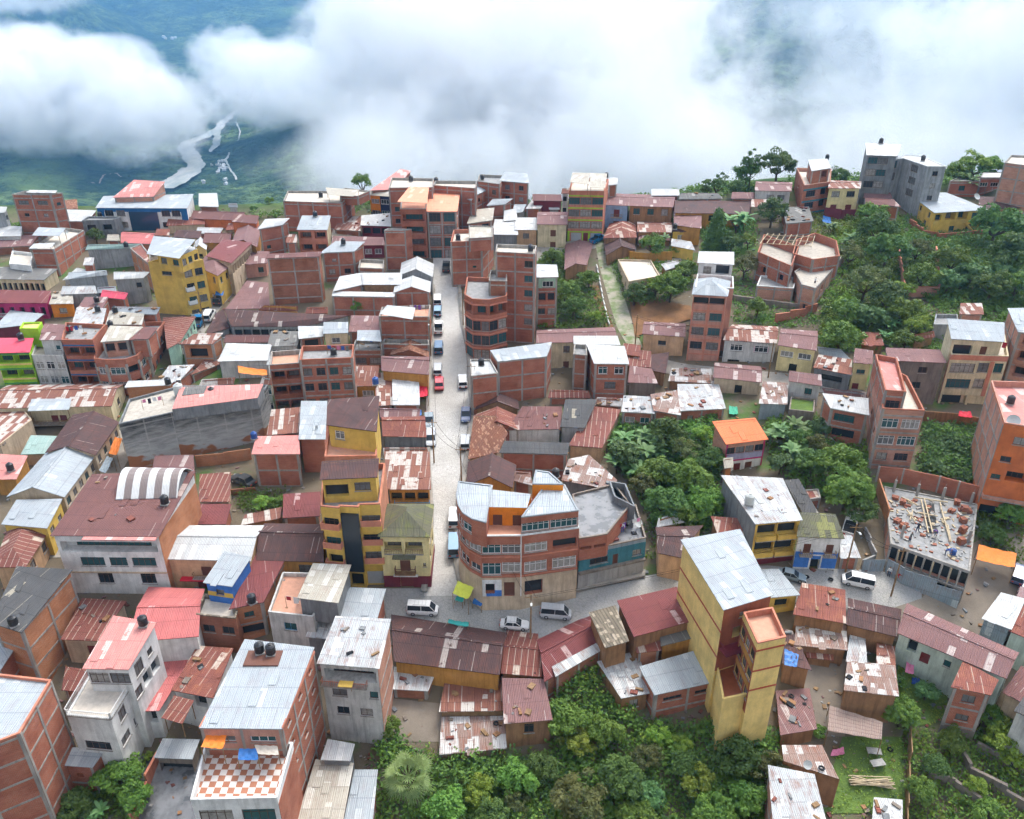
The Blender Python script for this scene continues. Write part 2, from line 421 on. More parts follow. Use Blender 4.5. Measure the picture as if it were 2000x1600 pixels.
n.link(n.mix(f, (0.12, 0.12, 0.12), (0.75, 0.75, 0.75)), n.b.inputs['Roughness']); m = n.out(c, 0.3, 0.5)
n.link(n.mix(f, (0.15, 0.15, 0.15), (0.8, 0.8, 0.8)), n.b.inputs['Roughness']); M['wet'] = m
n = NT('cobble'); p = n.geo()
vo = n.node('ShaderNodeTexVoronoi', feature='DISTANCE_TO_EDGE'); n.link(n.mapped(p, (1, 1, 0.3)), vo.inputs['Vector']); vo.inputs['Scale'].default_value = 2.6
v2 = n.node('ShaderNodeTexVoronoi'); n.link(n.mapped(p, (1, 1, 0.3)), v2.inputs['Vector']); v2.inputs['Scale'].default_value = 2.6
sxc = n.node('ShaderNodeSeparateColor'); n.link(v2.outputs['Color'], sxc.inputs[0])
c = n.mix(n.math('MULTIPLY', sxc.outputs[0], 0.6), (0.53, 0.515, 0.485), (0.40, 0.385, 0.36))
c = n.mix(n.math('MULTIPLY', n.ramp(vo.outputs['Distance'], 0.07, 0.0), 0.6), c, (0.19, 0.17, 0.145))
c = n.mix(n.math('MULTIPLY', n.ramp(n.noise(p, 0.12, 5), 0.38, 0.66), 0.65), c, (0.33, 0.31, 0.275))
n.bump(n.ramp(vo.outputs['Distance'], 0.0, 0.15), 0.03, 0.7); M['cobble'] = n.out(c, 0.85, 0.25)
n = NT('wetroad'); p = n.geo()
vo = n.node('ShaderNodeTexVoronoi', feature='DISTANCE_TO_EDGE'); n.link(n.mapped(p, (1, 1, 0.3)), vo.inputs['Vector']); vo.inputs['Scale'].default_value = 2.6
f = n.ramp(n.noise(p, 0.16, 5), 0.40, 0.62)
c = n.mix(f, (0.24, 0.24, 0.235), (0.36, 0.345, 0.31))
c = n.mix(n.math('MULTIPLY', n.ramp(vo.outputs['Distance'], 0.07, 0.0), 0.55), c, (0.10, 0.10, 0.095))
n.bump(n.ramp(vo.outputs['Distance'], 0.0, 0.15), 0.03, 0.5)
m = n.out(c, 0.5, 0.45); n.link(n.mix(f, (0.38, 0.38, 0.38), (0.8, 0.8, 0.8)), n.b.inputs['Roughness']); M['wetroad'] = m
n = NT('dirt'); p = n.geo(); f = n.ramp(n.noise(p, 0.25, 6), 0.35, 0.7)
c = n.mix(f, (0.26, 0.22, 0.175), (0.17, 0.14, 0.11)); n.bump(n.noise(p, 3, 4), 0.05, 0.5); M['dirt'] = n.out(c, 0.95, 0.15)
n = NT('redearth'); p = n.geo(); f = n.ramp(n.noise(p, 0.5, 6), 0.35, 0.7)
c = n.mix(f, (0.24, 0.125, 0.06), (0.15, 0.085, 0.045)); n.bump(n.noise(p, 2, 5), 0.15, 0.6); M['redearth'] = n.out(c, 0.95, 0.1)
n = NT('pavement'); p = n.geo(); c = n.mix(n.ramp(n.noise(p, 0.5, 5), 0.35, 0.7), (0.34, 0.31, 0.27), (0.22, 0.205, 0.18)); M['pavement'] = n.out(c, 0.9, 0.2)
n = NT('ground'); p = n.geo()
f = n.ramp(n.noise(p, 0.09, 6, 0.65), 0.36, 0.48)
gr = n.mix(n.noise(p, 0.7, 4), (0.055, 0.115, 0.03), (0.085, 0.15, 0.035))
c = n.mix(f, gr, n.mix(n.noise(p, 0.5, 4), (0.115, 0.09, 0.06), (0.17, 0.14, 0.10)))
sy = n.node('ShaderNodeSeparateXYZ'); n.link(p, sy.inputs[0])
wild = n.ramp(n.math('ADD', sy.outputs[1], n.math('MULTIPLY', n.noise(p, 0.1, 4), 20)), 218, 236)
c = n.mix(wild, c, n.mix(n.ramp(n.noise(p, 0.14, 5, .7), .4, .6), (0.03, 0.065, 0.02), (0.07, 0.125, 0.035)))
n.bump(n.noise(p, 1.5, 5), 0.15, 0.6); M['ground'] = n.out(c, 0.95, 0.1)
n = NT('trackgrass'); p = n.geo(); c = n.mix(n.ramp(n.noise(p, 0.5, 6), 0.40, 0.62), (0.34, 0.31, 0.25), (0.15, 0.20, 0.08)); M['trackgrass'] = n.out(c, 0.95, 0.1)
n = NT('grass'); p = n.geo(); c = n.mix(n.ramp(n.noise(p, 0.4, 6), 0.35, 0.7), (0.12, 0.19, 0.04), (0.075, 0.12, 0.035)); n.bump(n.noise(p, 4, 4), 0.12, 0.7); M['grass'] = n.out(c, 0.95, 0.1)
def leafmat(key, c1, c2, c3):
	n = NT(key)
	g = n.node('ShaderNodeNewGeometry'); oi = n.node('ShaderNodeObjectInfo')
	at = n.node('ShaderNodeAttribute', attribute_name='clump')
	c = n.mix(g.outputs['Random Per Island'], c1, c2)
	c = n.mix(n.math('MULTIPLY', at.outputs['Fac'], 0.75), c, c3)
	hs = n.node('ShaderNodeHueSaturation'); n.link(c, hs.inputs['Color'])
	n.link(n.math('ADD', n.math('MULTIPLY', oi.outputs['Random'], 0.045), 0.478), hs.inputs['Hue'])
	n.link(n.math('ADD', n.math('MULTIPLY', oi.outputs['Random'], 0.5), 0.75), hs.inputs['Value'])
	tr = n.node('ShaderNodeBsdfTranslucent'); n.link(hs.outputs[0], tr.inputs[0])
	mx = n.node('ShaderNodeMixShader'); mx.inputs[0].default_value = 0.3
	n.out(hs.outputs[0], 0.6, 0.25)
	o = n.n['Material Output']
	n.link(n.b.outputs[0], mx.inputs[1]); n.link(tr.outputs[0], mx.inputs[2]); n.link(mx.outputs[0], o.inputs[0])
	M[key] = n.m
leafmat('leaf', (0.085, 0.165, 0.030), (0.130, 0.225, 0.040), (0.19, 0.29, 0.050))
leafmat('leaf_dark', (0.062, 0.115, 0.030), (0.090, 0.155, 0.038), (0.13, 0.205, 0.046))
leafmat('leaf_light', (0.13, 0.22, 0.030), (0.18, 0.28, 0.040), (0.27, 0.34, 0.045))
leafmat('leaf_olive', (0.095, 0.125, 0.040), (0.13, 0.155, 0.05), (0.18, 0.19, 0.06))
leafmat('leaf_blue', (0.075, 0.15, 0.055), (0.105, 0.20, 0.07), (0.15, 0.26, 0.085))
leafmat('leaf_banana', (0.085, 0.18, 0.055), (0.13, 0.25, 0.075), (0.22, 0.33, 0.14))
leafmat('leaf_palm', (0.13, 0.19, 0.06), (0.19, 0.25, 0.09), (0.26, 0.31, 0.11))
plain('bark', (0.10, 0.075, 0.05), 0.95, 0.1, var=0.4)
B = {}
WIN = {}
def window_mesh(w, h, kind):
	"""frame and pane meshes: x across, z up, origin at the middle of the opening, looking to -y"""
	k = (round(w, 2), round(h, 2), kind)
	if k in WIN: return WIN[k]
	fr = MB(); t = 0.07 if kind != 'W' else 0.09
	d = 0.03
	fr.bx(-w/2, w/2, -d, d, h/2 - t, h/2); fr.bx(-w/2, w/2, -d, d, -h/2, -h/2 + t)
	fr.bx(-w/2, -w/2 + t, -d, d, -h/2 + t, h/2 - t); fr.bx(w/2 - t, w/2, -d, d, -h/2 + t, h/2 - t)
	nm = max(1, int(round(w / 0.75)))
	for i in range(1, nm):
		x = -w/2 + w * i / nm
		fr.bx(x - t*.4, x + t*.4, -d*.8, d*.8, -h/2 + t, h/2 - t)
	if h > 1.3:
		for i in range(nm):
			a, b = -w/2 + w * i / nm + t, -w/2 + w * (i+1) / nm - t
			fr.bx(a, b, -d*.7, d*.7, h*.22 - t*.35, h*.22 + t*.35)
	sl = MB(); sl.bx(-w/2 - .08, w/2 + .08, -.24, .0, -h/2 - .09, -h/2 - .004)
	fm = {'w': 'frame_brown', 'W': 'frame_white', 'B': 'frame_blue', 'G': 'frame_green'}.get(kind, 'frame_brown')
	pn = []
	for gl in ('glass', 'curtain', 'curtainw', 'glassteal'):
		p = MB(); p.face([(-w/2 + .02, .012, -h/2 + .02), (w/2 - .02, .012, -h/2 + .02), (w/2 - .02, .012, h/2 - .02), (-w/2 + .02, .012, h/2 - .02)])
		p.face([(-w/2 + .02, .03, -h/2 + .02), (-w/2 + .02, .03, h/2 - .02), (w/2 - .02, .03, h/2 - .02), (w/2 - .02, .03, -h/2 + .02)])
		pn.append(p.mesh('pane', M[gl]))
	WIN[k] = (fr.mesh('window', M[fm]), pn, sl.mesh('sill', M['conc_frame']))
	return WIN[k]
DOOR = {}
def door_mesh(w, h, kind):
	k = (round(w, 2), round(h, 2), kind)
	if k not in DOOR:
		m = MB()
		if kind == 's':
			n = int(h / 0.18)
			for i in range(n):
				z = -h/2 + h * i / n
				m.bx(-w/2, w/2, -.02, .03, z + .01, z + h / n - .012)
			m.bx(-w/2, w/2, .031, .05, -h/2, h/2)
			DOOR[k] = m.mesh('garage_door', M['shutter'])
		else:
			m.bx(-w/2, w/2, 0, .05, -h/2, h/2)
			for sx in (-1, 1):
				for z0, z1 in ((-.42, -.05), (.0, .42)):
					m.bx(sx * w * .25 - w * .17, sx * w * .25 + w * .17, -.025, 0.001, h * z0, h * z1)
			DOOR[k] = m.mesh('door', M['doorred' if kind == 'D' else 'doorbrown'])
	return DOOR[k]
def inset(poly, d):
	n = len(poly); out = []
	for i in range(n):
		p, a, b = poly[i], poly[i-1], poly[(i+1) % n]
		e1 = V((p.x - a.x, p.y - a.y)); e2 = V((b.x - p.x, b.y - p.y))
		if e1.length < 1e-4 or e2.length < 1e-4: out.append(p.copy()); continue
		e1.normalize(); e2.normalize()
		n1 = V((-e1.y, e1.x)); n2 = V((-e2.y, e2.x))
		m = n1 + n2
		k = d / max(0.35, (1 + n1.dot(n2)))
		out.append(V((p.x + m.x * k, p.y + m.y * k, p.z)))
	return out
def parse(s):
	t = s.split()
	f = dict(edge=int(t[0]), a=0.0, b=1.0, kind='w', s0=0, sill=0.9)
	f['c'], f['r'] = map(int, t[1].split('x'))
	f['w'], f['h'] = map(float, t[2].split('x'))
	for x in t[3:]:
		if x[0] == '@': f['s0'] = int(x[1:])
		elif x[0] == '^': f['sill'] = float(x[1:])
		elif '-' in x: f['a'], f['b'] = map(float, x.split('-'))
		else: f['kind'] = x
	return f
class Block: pass
SEEDS = [0]
def block(root, pts, h, wall='brick', rf='zinc', kind='shed', rise=None, feats=(), frame=None, over=None, par=0.7, sh=2.9, base=None, deckmat=None, roof_parts=True, ztop=None, dh=None, thick=0.10, parmat=None, foot=0.0):
	"""one block of a building: pixel roof corners front-left, front-right, back-right, back-left at height h (metres) or base row (pixels)"""
	b = Block()
	if ztop is None:
		if h >= 60: ztop = top_from_base(pts[0][0], pts[0][1], h)
		else: ztop = at_ground(sum(p[0] for p in pts)/len(pts), sum(p[1] for p in pts)/len(pts), h).z
	n = len(pts)
	if rise is None: rise = 0.9 if kind == 'shed' else (1.1 if kind in ('gx', 'gy', 'hip', 'arch') else 0)
	P = []
	for i, (x, y) in enumerate(pts):
		z = ztop
		if kind == 'shed' and n >= 4 and 2 <= i < n: z += rise
		if kind == 'lean' and i in (1, 2): z += rise
		P.append(at_z(x, y, z))
	ar = sum(P[i].x * P[(i+1) % n].y - P[(i+1) % n].x * P[i].y for i in range(n))
	if ar < 0: print('CW polygon', root.name if root else '', pts)
	if n > 4 and kind in ('shed', 'lean'):
		A, Bq, Cq = P[0], P[1], P[2]
		nn = (Bq - A).cross(Cq - A)
		for p in P[3:]: p.z = A.z - (nn.x * (p.x - A.x) + nn.y * (p.y - A.y)) / nn.z
	b.P = P; b.ztop = ztop
	cx = sum(p.x for p in P) / n; cy = sum(p.y for p in P) / n
	zg = min(ground(p.x, p.y) for p in P)
	b.zg = zg; b.c = V((cx, cy))
	zb = (zg - 1.2) if base is None else base
	if root.get('_set') is None:
		root['_set'] = 1; root.location = (cx, cy, zg)
	off = V(root.location)
	if over is None: over = 0.0 if kind == 'flat' else 0.28
	Wp = inset(P, over) if over else [p.copy() for p in P]
	def heads(i):
		j = (i + 1) % n
		z0, z1 = Wp[i].z - .06, Wp[j].z - .06
		zm = (z0 + z1) / 2
		if n == 4 and ((kind in ('gx', 'arch') and i in (1, 3)) or (kind == 'gy' and i in (0, 2))):
			zm += rise * (1.0 if kind != 'arch' else 1.25) - 0.1
		return z0, zm, z1
	wm = MB(); walls = {}
	if frame is None: frame = wall.startswith('brick')
	fm = MB()
	fl = [parse(s) for s in feats]
	rr = random.Random(hash((round(cx, 1), round(cy, 1))) & 0xffff)
	SEEDS[0] += 1
	uo = SEEDS[0] * 7.3
	wl = []
	for i in range(n):
		j = (i + 1) % n
		a, c = Wp[i], Wp[j]
		d = V((c.x - a.x, c.y - a.y)); L = d.length
		if L < 0.05: continue
		d /= L; nrm = V((d.y, -d.x))
		z0, zm, z1 = heads(i)
		zt = min(z0, z1)
		ops = []
		for f in fl:
			if f['edge'] != i: continue
			for r in range(f['r']):
				for q in range(f['c']):
					uc = (f['a'] + (f['b'] - f['a']) * (q + .5) / f['c']) * L
					w = min(f['w'], (f['b'] - f['a']) * L / f['c'] - .12)
					if w < 0.25: continue
					fz = ztop - .15 - (par if kind == 'flat' else 0) - (f['s0'] + r + 1) * sh
					sill = 0.02 if f['kind'] in 'dDs' else f['sill']
					v0 = fz + sill; v1 = min(v0 + f['h'], zt - .12)
					if v1 - v0 < .3 or v0 < zb + 0.2: continue
					ops.append((max(.05, uc - w/2), min(L - .05, uc + w/2), v0, v1, f['kind']))
		ok = []
		for o in ops:
			if all(o[1] <= p[0] or o[0] >= p[1] or o[3] <= p[2] or o[2] >= p[3] for p in ok): ok.append(o)
		ops = ok
		us = sorted({0.0, L} | {o[0] for o in ops} | {o[1] for o in ops})
		vs = sorted({zb, zt} | {o[2] for o in ops} | {o[3] for o in ops})
		Q = lambda u, v, k=0.0: V((a.x + d.x * u - nrm.x * k, a.y + d.y * u - nrm.y * k, v))
		for u0, u1 in zip(us, us[1:]):
			um = (u0 + u1) / 2
			cuts = sorted([(o[2], o[3]) for o in ops if o[0] < um < o[1]])
			v = zb
			for c0, c1 in cuts + [(zt, zt)]:
				if c0 > v + 1e-4:
					wm.face([Q(u0, v), Q(u1, v), Q(u1, c0), Q(u0, c0)], [(u0 + uo, v), (u1 + uo, v), (u1 + uo, c0), (u0 + uo, c0)])
				v = c1
		if max(z0, zm, z1) > zt + 1e-3:
			top = [Q(0, zt), Q(L, zt)]
			if z1 > zt + 1e-3: top.append(Q(L, z1))
			if zm > (z0 + z1) / 2 + 1e-3: top.append(Q(L/2, zm))
			if z0 > zt + 1e-3: top.append(Q(0, z0))
			wm.face(top, [((p - V((a.x, a.y, 0))).dot(V((d.x, d.y, 0))) + uo, p.z) for p in top])
		for (u0, u1, v0, v1, k) in ops:
			dp = {'l': 1.3, 'o': 0.9, 'd': .14, 'D': .14, 's': .18}.get(k, .13)
			for q in ([Q(u0, v0), Q(u1, v0), Q(u1, v0, dp), Q(u0, v0, dp)], [Q(u1, v1), Q(u0, v1), Q(u0, v1, dp), Q(u1, v1, dp)],
					  [Q(u0, v1), Q(u0, v0), Q(u0, v0, dp), Q(u0, v1, dp)], [Q(u1, v0), Q(u1, v1), Q(u1, v1, dp), Q(u1, v0, dp)]):
				wm.face(q)
			if k in 'lo':
				wm.face([Q(u0, v0, dp), Q(u1, v0, dp), Q(u1, v1, dp), Q(u0, v1, dp)], [(u0 + uo, v0), (u1 + uo, v0), (u1 + uo, v1), (u0 + uo, v1)])
			wl.append((Q((u0 + u1)/2, (v0 + v1)/2, dp), math.atan2(d.y, d.x), u1 - u0, v1 - v0, k))
		b_ops = ops
		walls[i] = (a, d, nrm, L, zt, ops)
		if frame and L > 2.0:
			lev = []
			z = ztop - (par if kind == 'flat' else 0.0) - .2
			while z > zb + .8:
				lev.append(z); z -= sh
			pr = .03
			for z in lev:
				segs = [(0.0, L)]
				for o in ops:
					if o[2] < z + .16 and o[3] > z - .16:
						segs = [s for x0, x1 in segs for s in ((x0, min(x1, o[0])), (max(x0, o[1]), x1)) if s[1] - s[0] > .1]
				for x0, x1 in segs:
					if z < zt - .05:
						fm.box(Q((x0 + x1)/2, z, -pr/2), V((d.x, d.y, 0)) * ((x1 - x0)/2), V((nrm.x, nrm.y, 0)) * pr, V((0, 0, .13)))
			nb = max(1, int(round(L / 4.2)))
			for q in range(nb + 1):
				u = L * q / nb
				u = min(max(u, .16), L - .16)
				if any(o[0] - .05 < u < o[1] + .05 for o in ops): continue
				ht = zt - .02
				fm.box(Q(u, (zb + ht)/2, -.02), V((d.x, d.y, 0)) * .15, V((nrm.x, nrm.y, 0)) * .045, V((0, 0, (ht - zb)/2)))
	b.walls = walls; b.W = Wp; b.root = root
	b.wallobj = wm.obj('wall', M[wall], root, off)
	if fm.f: fm.obj('concrete_frame', M['conc_frame'], root, off)
	for (p, rz, w, h_, k) in wl:
		if k in 'dDs':
			me = door_mesh(w, h_, k)
			o = bpy.data.objects.new('garage_door' if k == 's' else 'door', me); C.objects.link(o)
		elif k in 'lo':  # dark panes stand in for the shade deep inside loggias and openings
			ww, hh, dz = (w * .78, h_ * .88, -.05) if k == 'l' else (w - .04, h_ - .04, -.35)
			fr, pn, sl = window_mesh(ww, hh, 'w')
			o = bpy.data.objects.new('window' if k == 'l' else 'shade_pane', fr if k == 'l' else pn[0]); C.objects.link(o); p = p + V((-math.sin(rz), math.cos(rz), 0)) * dz
			if k == 'l': q = bpy.data.objects.new('pane', pn[rr.choice((0, 1, 3))]); C.objects.link(q); q.parent = o
		else:
			fr, pn, sl = window_mesh(w, h_, k)
			o = bpy.data.objects.new('window', fr); C.objects.link(o)
			q = bpy.data.objects.new('pane', pn[rr.randrange(4)]); C.objects.link(q); q.parent = o
			q = bpy.data.objects.new('sill', sl); C.objects.link(q); q.parent = o
		o.parent = root; o.location = p - off - V((-math.sin(rz), math.cos(rz), 0)) * .0; o.rotation_euler = (0, 0, rz)
	rm = MB()
	if kind == 'flat':
		t = .2
		deckz = ztop - par
		In = inset(P, t)
		rm2 = MB()
		rm2.face([V((p.x, p.y, deckz)) for p in inset(P, .04)], [(p.x, p.y) for p in In])
		rm2.obj('roof_deck', M[deckmat or rf], root, off)
		if par > .06:
			pm = MB()
			for i in range(n):
				j = (i + 1) % n
				A0, A1, I0, I1 = P[i], P[j], In[i], In[j]
				L = (A1 - A0).length
				zt = ztop + .05
				e = .03
				nx = V((A1.y - A0.y, A0.x - A1.x, 0)).normalized() * e
				f = lambda p, z: V((p.x, p.y, z))
				pm.face([f(A0, ztop - .12) + nx, f(A1, ztop - .12) + nx, f(A1, zt) + nx, f(A0, zt) + nx], [(0, 0), (L, 0), (L, .2), (0, .2)])
				pm.face([f(A0, zt) + nx, f(A1, zt) + nx, f(I1, zt), f(I0, zt)], [(0, 0), (L, 0), (L, .2), (0, .2)])
				pm.face([f(I1, deckz), f(I0, deckz), f(I0, zt), f(I1, zt)], [(0, 0), (L, 0), (L, par), (0, par)])
				pm.face([f(A1, ztop - .12) + nx, f(A0, ztop - .12) + nx, f(A0, ztop - .12), f(A1, ztop - .12)])
			pm.obj('parapet', M[parmat or ('conc_frame' if wall.startswith('brick') else wall)], root, off)
	else:
		faces = []
		if kind in ('shed', 'lean') or n != 4:
			faces.append((P, P[1] - P[0], None))
		elif kind == 'gx':
			a = (P[0] + P[3]) / 2 + V((0, 0, rise)); c = (P[1] + P[2]) / 2 + V((0, 0, rise))
			faces.append(([P[0], P[1], c, a], P[1] - P[0], None)); faces.append(([P[2], P[3], a, c], P[3] - P[2], None))
		elif kind == 'gy':
			a = (P[0] + P[1]) / 2 + V((0, 0, rise)); c = (P[2] + P[3]) / 2 + V((0, 0, rise))
			faces.append(([P[3], P[0], a, c], P[0] - P[3], None)); faces.append(([P[1], P[2], c, a], P[2] - P[1], None))
		elif kind == 'hip':
			lx = ((P[1] - P[0]).length + (P[2] - P[3]).length) / 2; ly = ((P[3] - P[0]).length + (P[2] - P[1]).length) / 2
			up = V((0, 0, rise))
			ml, mr = (P[0] + P[3]) / 2, (P[1] + P[2]) / 2
			mf, mb = (P[0] + P[1]) / 2, (P[2] + P[3]) / 2
			if lx >= ly:
				k = min(.5, ly / 2 / lx); a = ml.lerp(mr, k) + up; c = ml.lerp(mr, 1 - k) + up
				fs = [[P[0], P[1], c, a], [P[1], P[2], c], [P[2], P[3], a, c], [P[3], P[0], a]]
			else:
				k = min(.5, lx / 2 / ly); a = mf.lerp(mb, k) + up; c = mf.lerp(mb, 1 - k) + up
				fs = [[P[0], P[1], a], [P[1], P[2], c, a], [P[2], P[3], c], [P[3], P[0], a, c]]
			faces += [(q, q[1] - q[0], None) for q in fs]
		elif kind == 'arch':
			N = 10
			for k in range(N):
				t0, t1 = k / N, (k + 1) / N
				g = lambda A, D, t: A.lerp(D, t) + V((0, 0, rise * 1.25 * math.sin(math.pi * t)))
				faces.append(([g(P[0], P[3], t0), g(P[1], P[2], t0), g(P[1], P[2], t1), g(P[0], P[3], t1)], P[1] - P[0], None))
		e0 = None
		uo2 = SEEDS[0] * 13.0
		edges = {}
		for (q, e, _) in faces:
			e = e.normalized()
			nn = (V(q[1]) - V(q[0])).cross(V(q[2]) - V(q[0])).normalized()
			s = nn.cross(e)
			uv = [((p - q[0]).dot(e) + uo2, -(p - q[0]).dot(s) + uo2 * .7) for p in q]
			rm.face(q, uv)
			rm.face([p - V((0, 0, thick)) for p in q][::-1], uv[::-1])
			for x in range(len(q)):
				y = (x + 1) % len(q)
				ka = tuple(round(t, 3) for t in q[x]); kb = tuple(round(t, 3) for t in q[y])
				if (kb, ka) in edges: edges.pop((kb, ka))
				else: edges[(ka, kb)] = (q[x], q[y], uv[x], uv[y])
		for (A0, A1, ua, ub) in edges.values():
			dz = V((0, 0, thick))
			rm.face([A0 - dz, A1 - dz, A1, A0], [ua, ub, ub, ua])
		ro = rm.obj('roof', M[rf], root, off)
		if kind in ('gx', 'gy'):
			a, c = faces[0][0][3], faces[0][0][2]
			if kind == 'gy': a, c = faces[0][0][2], faces[0][0][3]
			rc = MB(); dd = (c - a).normalized(); sd = dd.cross(V((0, 0, 1))).normalized()
			rc.box((a + c)/2 + V((0, 0, .03)), (c - a) * .5, sd * .16, V((0, 0, .025)))
			rc.obj('ridge_cap', M[rf], ro, off)
		elif kind in ('shed', 'lean') and n == 4 and (P[3] - P[0]).length > 4:
			for k in range(rr.randint(1, 3)):
				lo = MB()
				s, t = rr.uniform(.08, .8), rr.uniform(.1, .75)
				pa = P[0].lerp(P[1], s).lerp(P[3].lerp(P[2], s), t)
				e = (P[1] - P[0]).normalized(); f = (P[3] - P[0]).normalized(); up = e.cross(f).normalized()
				lo.box(pa + up * .05, e * .42, f * rr.uniform(.7, 1.2), up * .015)
				lo.obj('loose_sheet', M[rf], ro, off)
	return b
def bld(key, name, label, cat, pts, h, wall='brick', rf='zinc', kind='shed', group=None, **kw):
	root = thing(name, label, cat)
	if group: root['group'] = group
	b = block(root, pts, h, wall, rf, kind, **kw)
	B[key] = b
	return b
def add(key, pts, dh, wall='brick', rf='zinc', kind='shed', sub=None, **kw):
	"""another block of the same building, its roof dh metres above the main one"""
	b0 = B[key]
	if dh > 0.3 and 'base' not in kw: kw['base'] = b0.ztop - 1.3
	b = block(b0.root, pts, 0, wall, rf, kind, ztop=b0.ztop + dh, **kw)
	if sub: B[sub] = b
	return b
def canopy(key, pts, dh, rf='zinc', rise=.35, legs=2.3, mat='wood'):
	"""tin sheet on posts, part of a building"""
	b = B[key]; z = b.ztop + dh
	P = [at_z(x, y, z + (rise if i > 1 else 0)) for i, (x, y) in enumerate(pts)]
	off = V(b.root.location)
	m = MB(); e = (P[1] - P[0]).normalized(); SEEDS[0] += 1; uo = SEEDS[0] * 5.1
	nn = e.cross(P[3] - P[0]).normalized(); s = nn.cross(e)
	uv = [((p - P[0]).dot(e) + uo, -(p - P[0]).dot(s) + uo) for p in P]
	m.face(P, uv); lowp = [p - V((0, 0, .06)) for p in P]; m.face(lowp[::-1], uv[::-1])
	for i in range(len(P)):
		j = (i + 1) % len(P); m.face([lowp[i], lowp[j], P[j], P[i]], [uv[i], uv[j], uv[j], uv[i]])
	o = m.obj('canopy', M[rf], b.root, off)
	for p in inset(P, .25):
		lg = MB(); lg.bar((p.x, p.y, p.z - .07), (p.x, p.y, z - legs), .06)
		lg.obj('post', M[mat], o, off)
	return o
def band(key, edge, v0, v1, mat, u=(0, 1), t=.02, name='painted_band', blk=None):
	"""a slab standing proud of a wall, v measured down from the wall head in metres"""
	b = blk or B[key]; a, d, nrm, L, zt, ops = b.walls[edge]
	m = MB(); z1, z0 = zt - v0, zt - v1
	u0, u1 = u[0] * L, u[1] * L
	def put(x0, x1, za, zb):
		if x1 - x0 < .03 or zb - za < .03: return
		c = V((a.x + d.x * (x0 + x1)/2 + nrm.x * t/2, a.y + d.y * (x0 + x1)/2 + nrm.y * t/2, (za + zb)/2))
		m.box(c, V((d.x, d.y, 0)) * ((x1 - x0)/2), V((nrm.x, nrm.y, 0)) * (t/2 + .01), V((0, 0, (zb - za)/2)))
	if t > .2: put(u0, u1, z0, z1)
	else:
		us = sorted({u0, u1} | {min(max(o[k], u0), u1) for o in ops for k in (0, 1)})
		for x0, x1 in zip(us, us[1:]):
			cuts = sorted([(o[2], o[3]) for o in ops if o[0] < (x0 + x1)/2 < o[1] and o[3] > z0 and o[2] < z1])
			v = z0
			for c0, c1 in cuts + [(z1, z1)]:
				put(x0, x1, v, min(c0, z1)); v = max(v, c1)
	return m.obj(name, M[mat], b.root, V(b.root.location))
def balcony(key, edge, u, row, mat, depth=.9, hgt=.95, slab='conc_frame', rail=False, sh=2.9, blk=None, drop=0.0):
	b = blk or B[key]; a, d, nrm, L, zt, ops = b.walls[edge]
	z = b.ztop - .15 - (row + 1) * sh - drop
	D = V((d.x, d.y, 0)); N = V((nrm.x, nrm.y, 0)); off = V(b.root.location)
	u0, u1 = u[0] * L, u[1] * L
	o = V((a.x, a.y, z))
	s = MB(); s.box(o + D * (u0 + u1)/2 + N * depth/2, D * (u1 - u0)/2, N * (depth/2), V((0, 0, .07)))
	so = s.obj('balcony', M[slab], b.root, off)
	r = MB(); hh = V((0, 0, hgt/2)); zc = V((0, 0, .075 + hgt/2))
	if rail:
		def seg(p, q):
			L2 = (q - p).length; k = max(2, int(L2 / .22))
			r.bar(p + V((0, 0, hgt)), q + V((0, 0, hgt)), .045)
			for i in range(k + 1):
				c = p.lerp(q, i / k); r.bar(c, c + V((0, 0, hgt)), .03)
		zz = V((0, 0, .075))
		A0, A1 = o + D * (u0 + .05) + zz, o + D * (u1 - .05) + zz
		seg(A0 + N * (depth - .05), A1 + N * (depth - .05)); seg(A0, A0 + N * (depth - .05)); seg(A1, A1 + N * (depth - .05))
	else:
		r.box(o + D * (u0 + u1)/2 + N * (depth - .05) + zc, D * (u1 - u0)/2, N * .05, hh)
		for uu in (u0 + .05, u1 - .05): r.box(o + D * uu + N * (depth/2 - .055) + zc, D * .05, N * (depth/2 - .05), hh)
	ro = r.obj('railing', M[mat], b.root, off); ro.parent = so
	return so
from mathutils import noise as mn
S = bpy.context.scene
cam = bpy.data.cameras.new('camera'); co = bpy.data.objects.new('camera', cam); C.objects.link(co)
co.location = (0, 0, CAMZ); co.rotation_euler = (math.pi/2 - PITCH, 0, 0)
cam.sensor_width = 36; cam.lens = 36 * PX / 2000; cam.clip_end = 30000; cam.clip_start = 1
S.camera = co
SUN_EL, SUN_AZ = math.radians(58), math.radians(28)       # azimuth from +Y towards +X
sd = V((math.sin(SUN_AZ) * math.cos(SUN_EL), math.cos(SUN_AZ) * math.cos(SUN_EL), math.sin(SUN_EL)))
sl = bpy.data.lights.new('sun', 'SUN'); so = bpy.data.objects.new('sun', sl); C.objects.link(so)
sl.energy = 1.15; sl.angle = math.radians(20); sl.color = (1.0, 0.96, 0.9)
so.rotation_euler = sd.to_track_quat('Z', 'Y').to_euler(); so.location = (0, 100, 200)
w = bpy.data.worlds.new('World'); S.world = w; w.use_nodes = True
nt = w.node_tree; sk = nt.nodes.new('ShaderNodeTexSky'); sk.sky_type = 'NISHITA'; sk.sun_disc = False
sk.sun_elevation = SUN_EL; sk.sun_rotation = SUN_AZ; sk.air_density = 1.0; sk.dust_density = 4.0; sk.ozone_density = 1.0
bg = nt.nodes['Background']; bg.inputs[1].default_value = 0.15
hs = nt.nodes.new('ShaderNodeHueSaturation'); hs.inputs['Saturation'].default_value = 0.35
nt.links.new(sk.outputs[0], hs.inputs['Color']); nt.links.new(hs.outputs[0], bg.inputs[0])
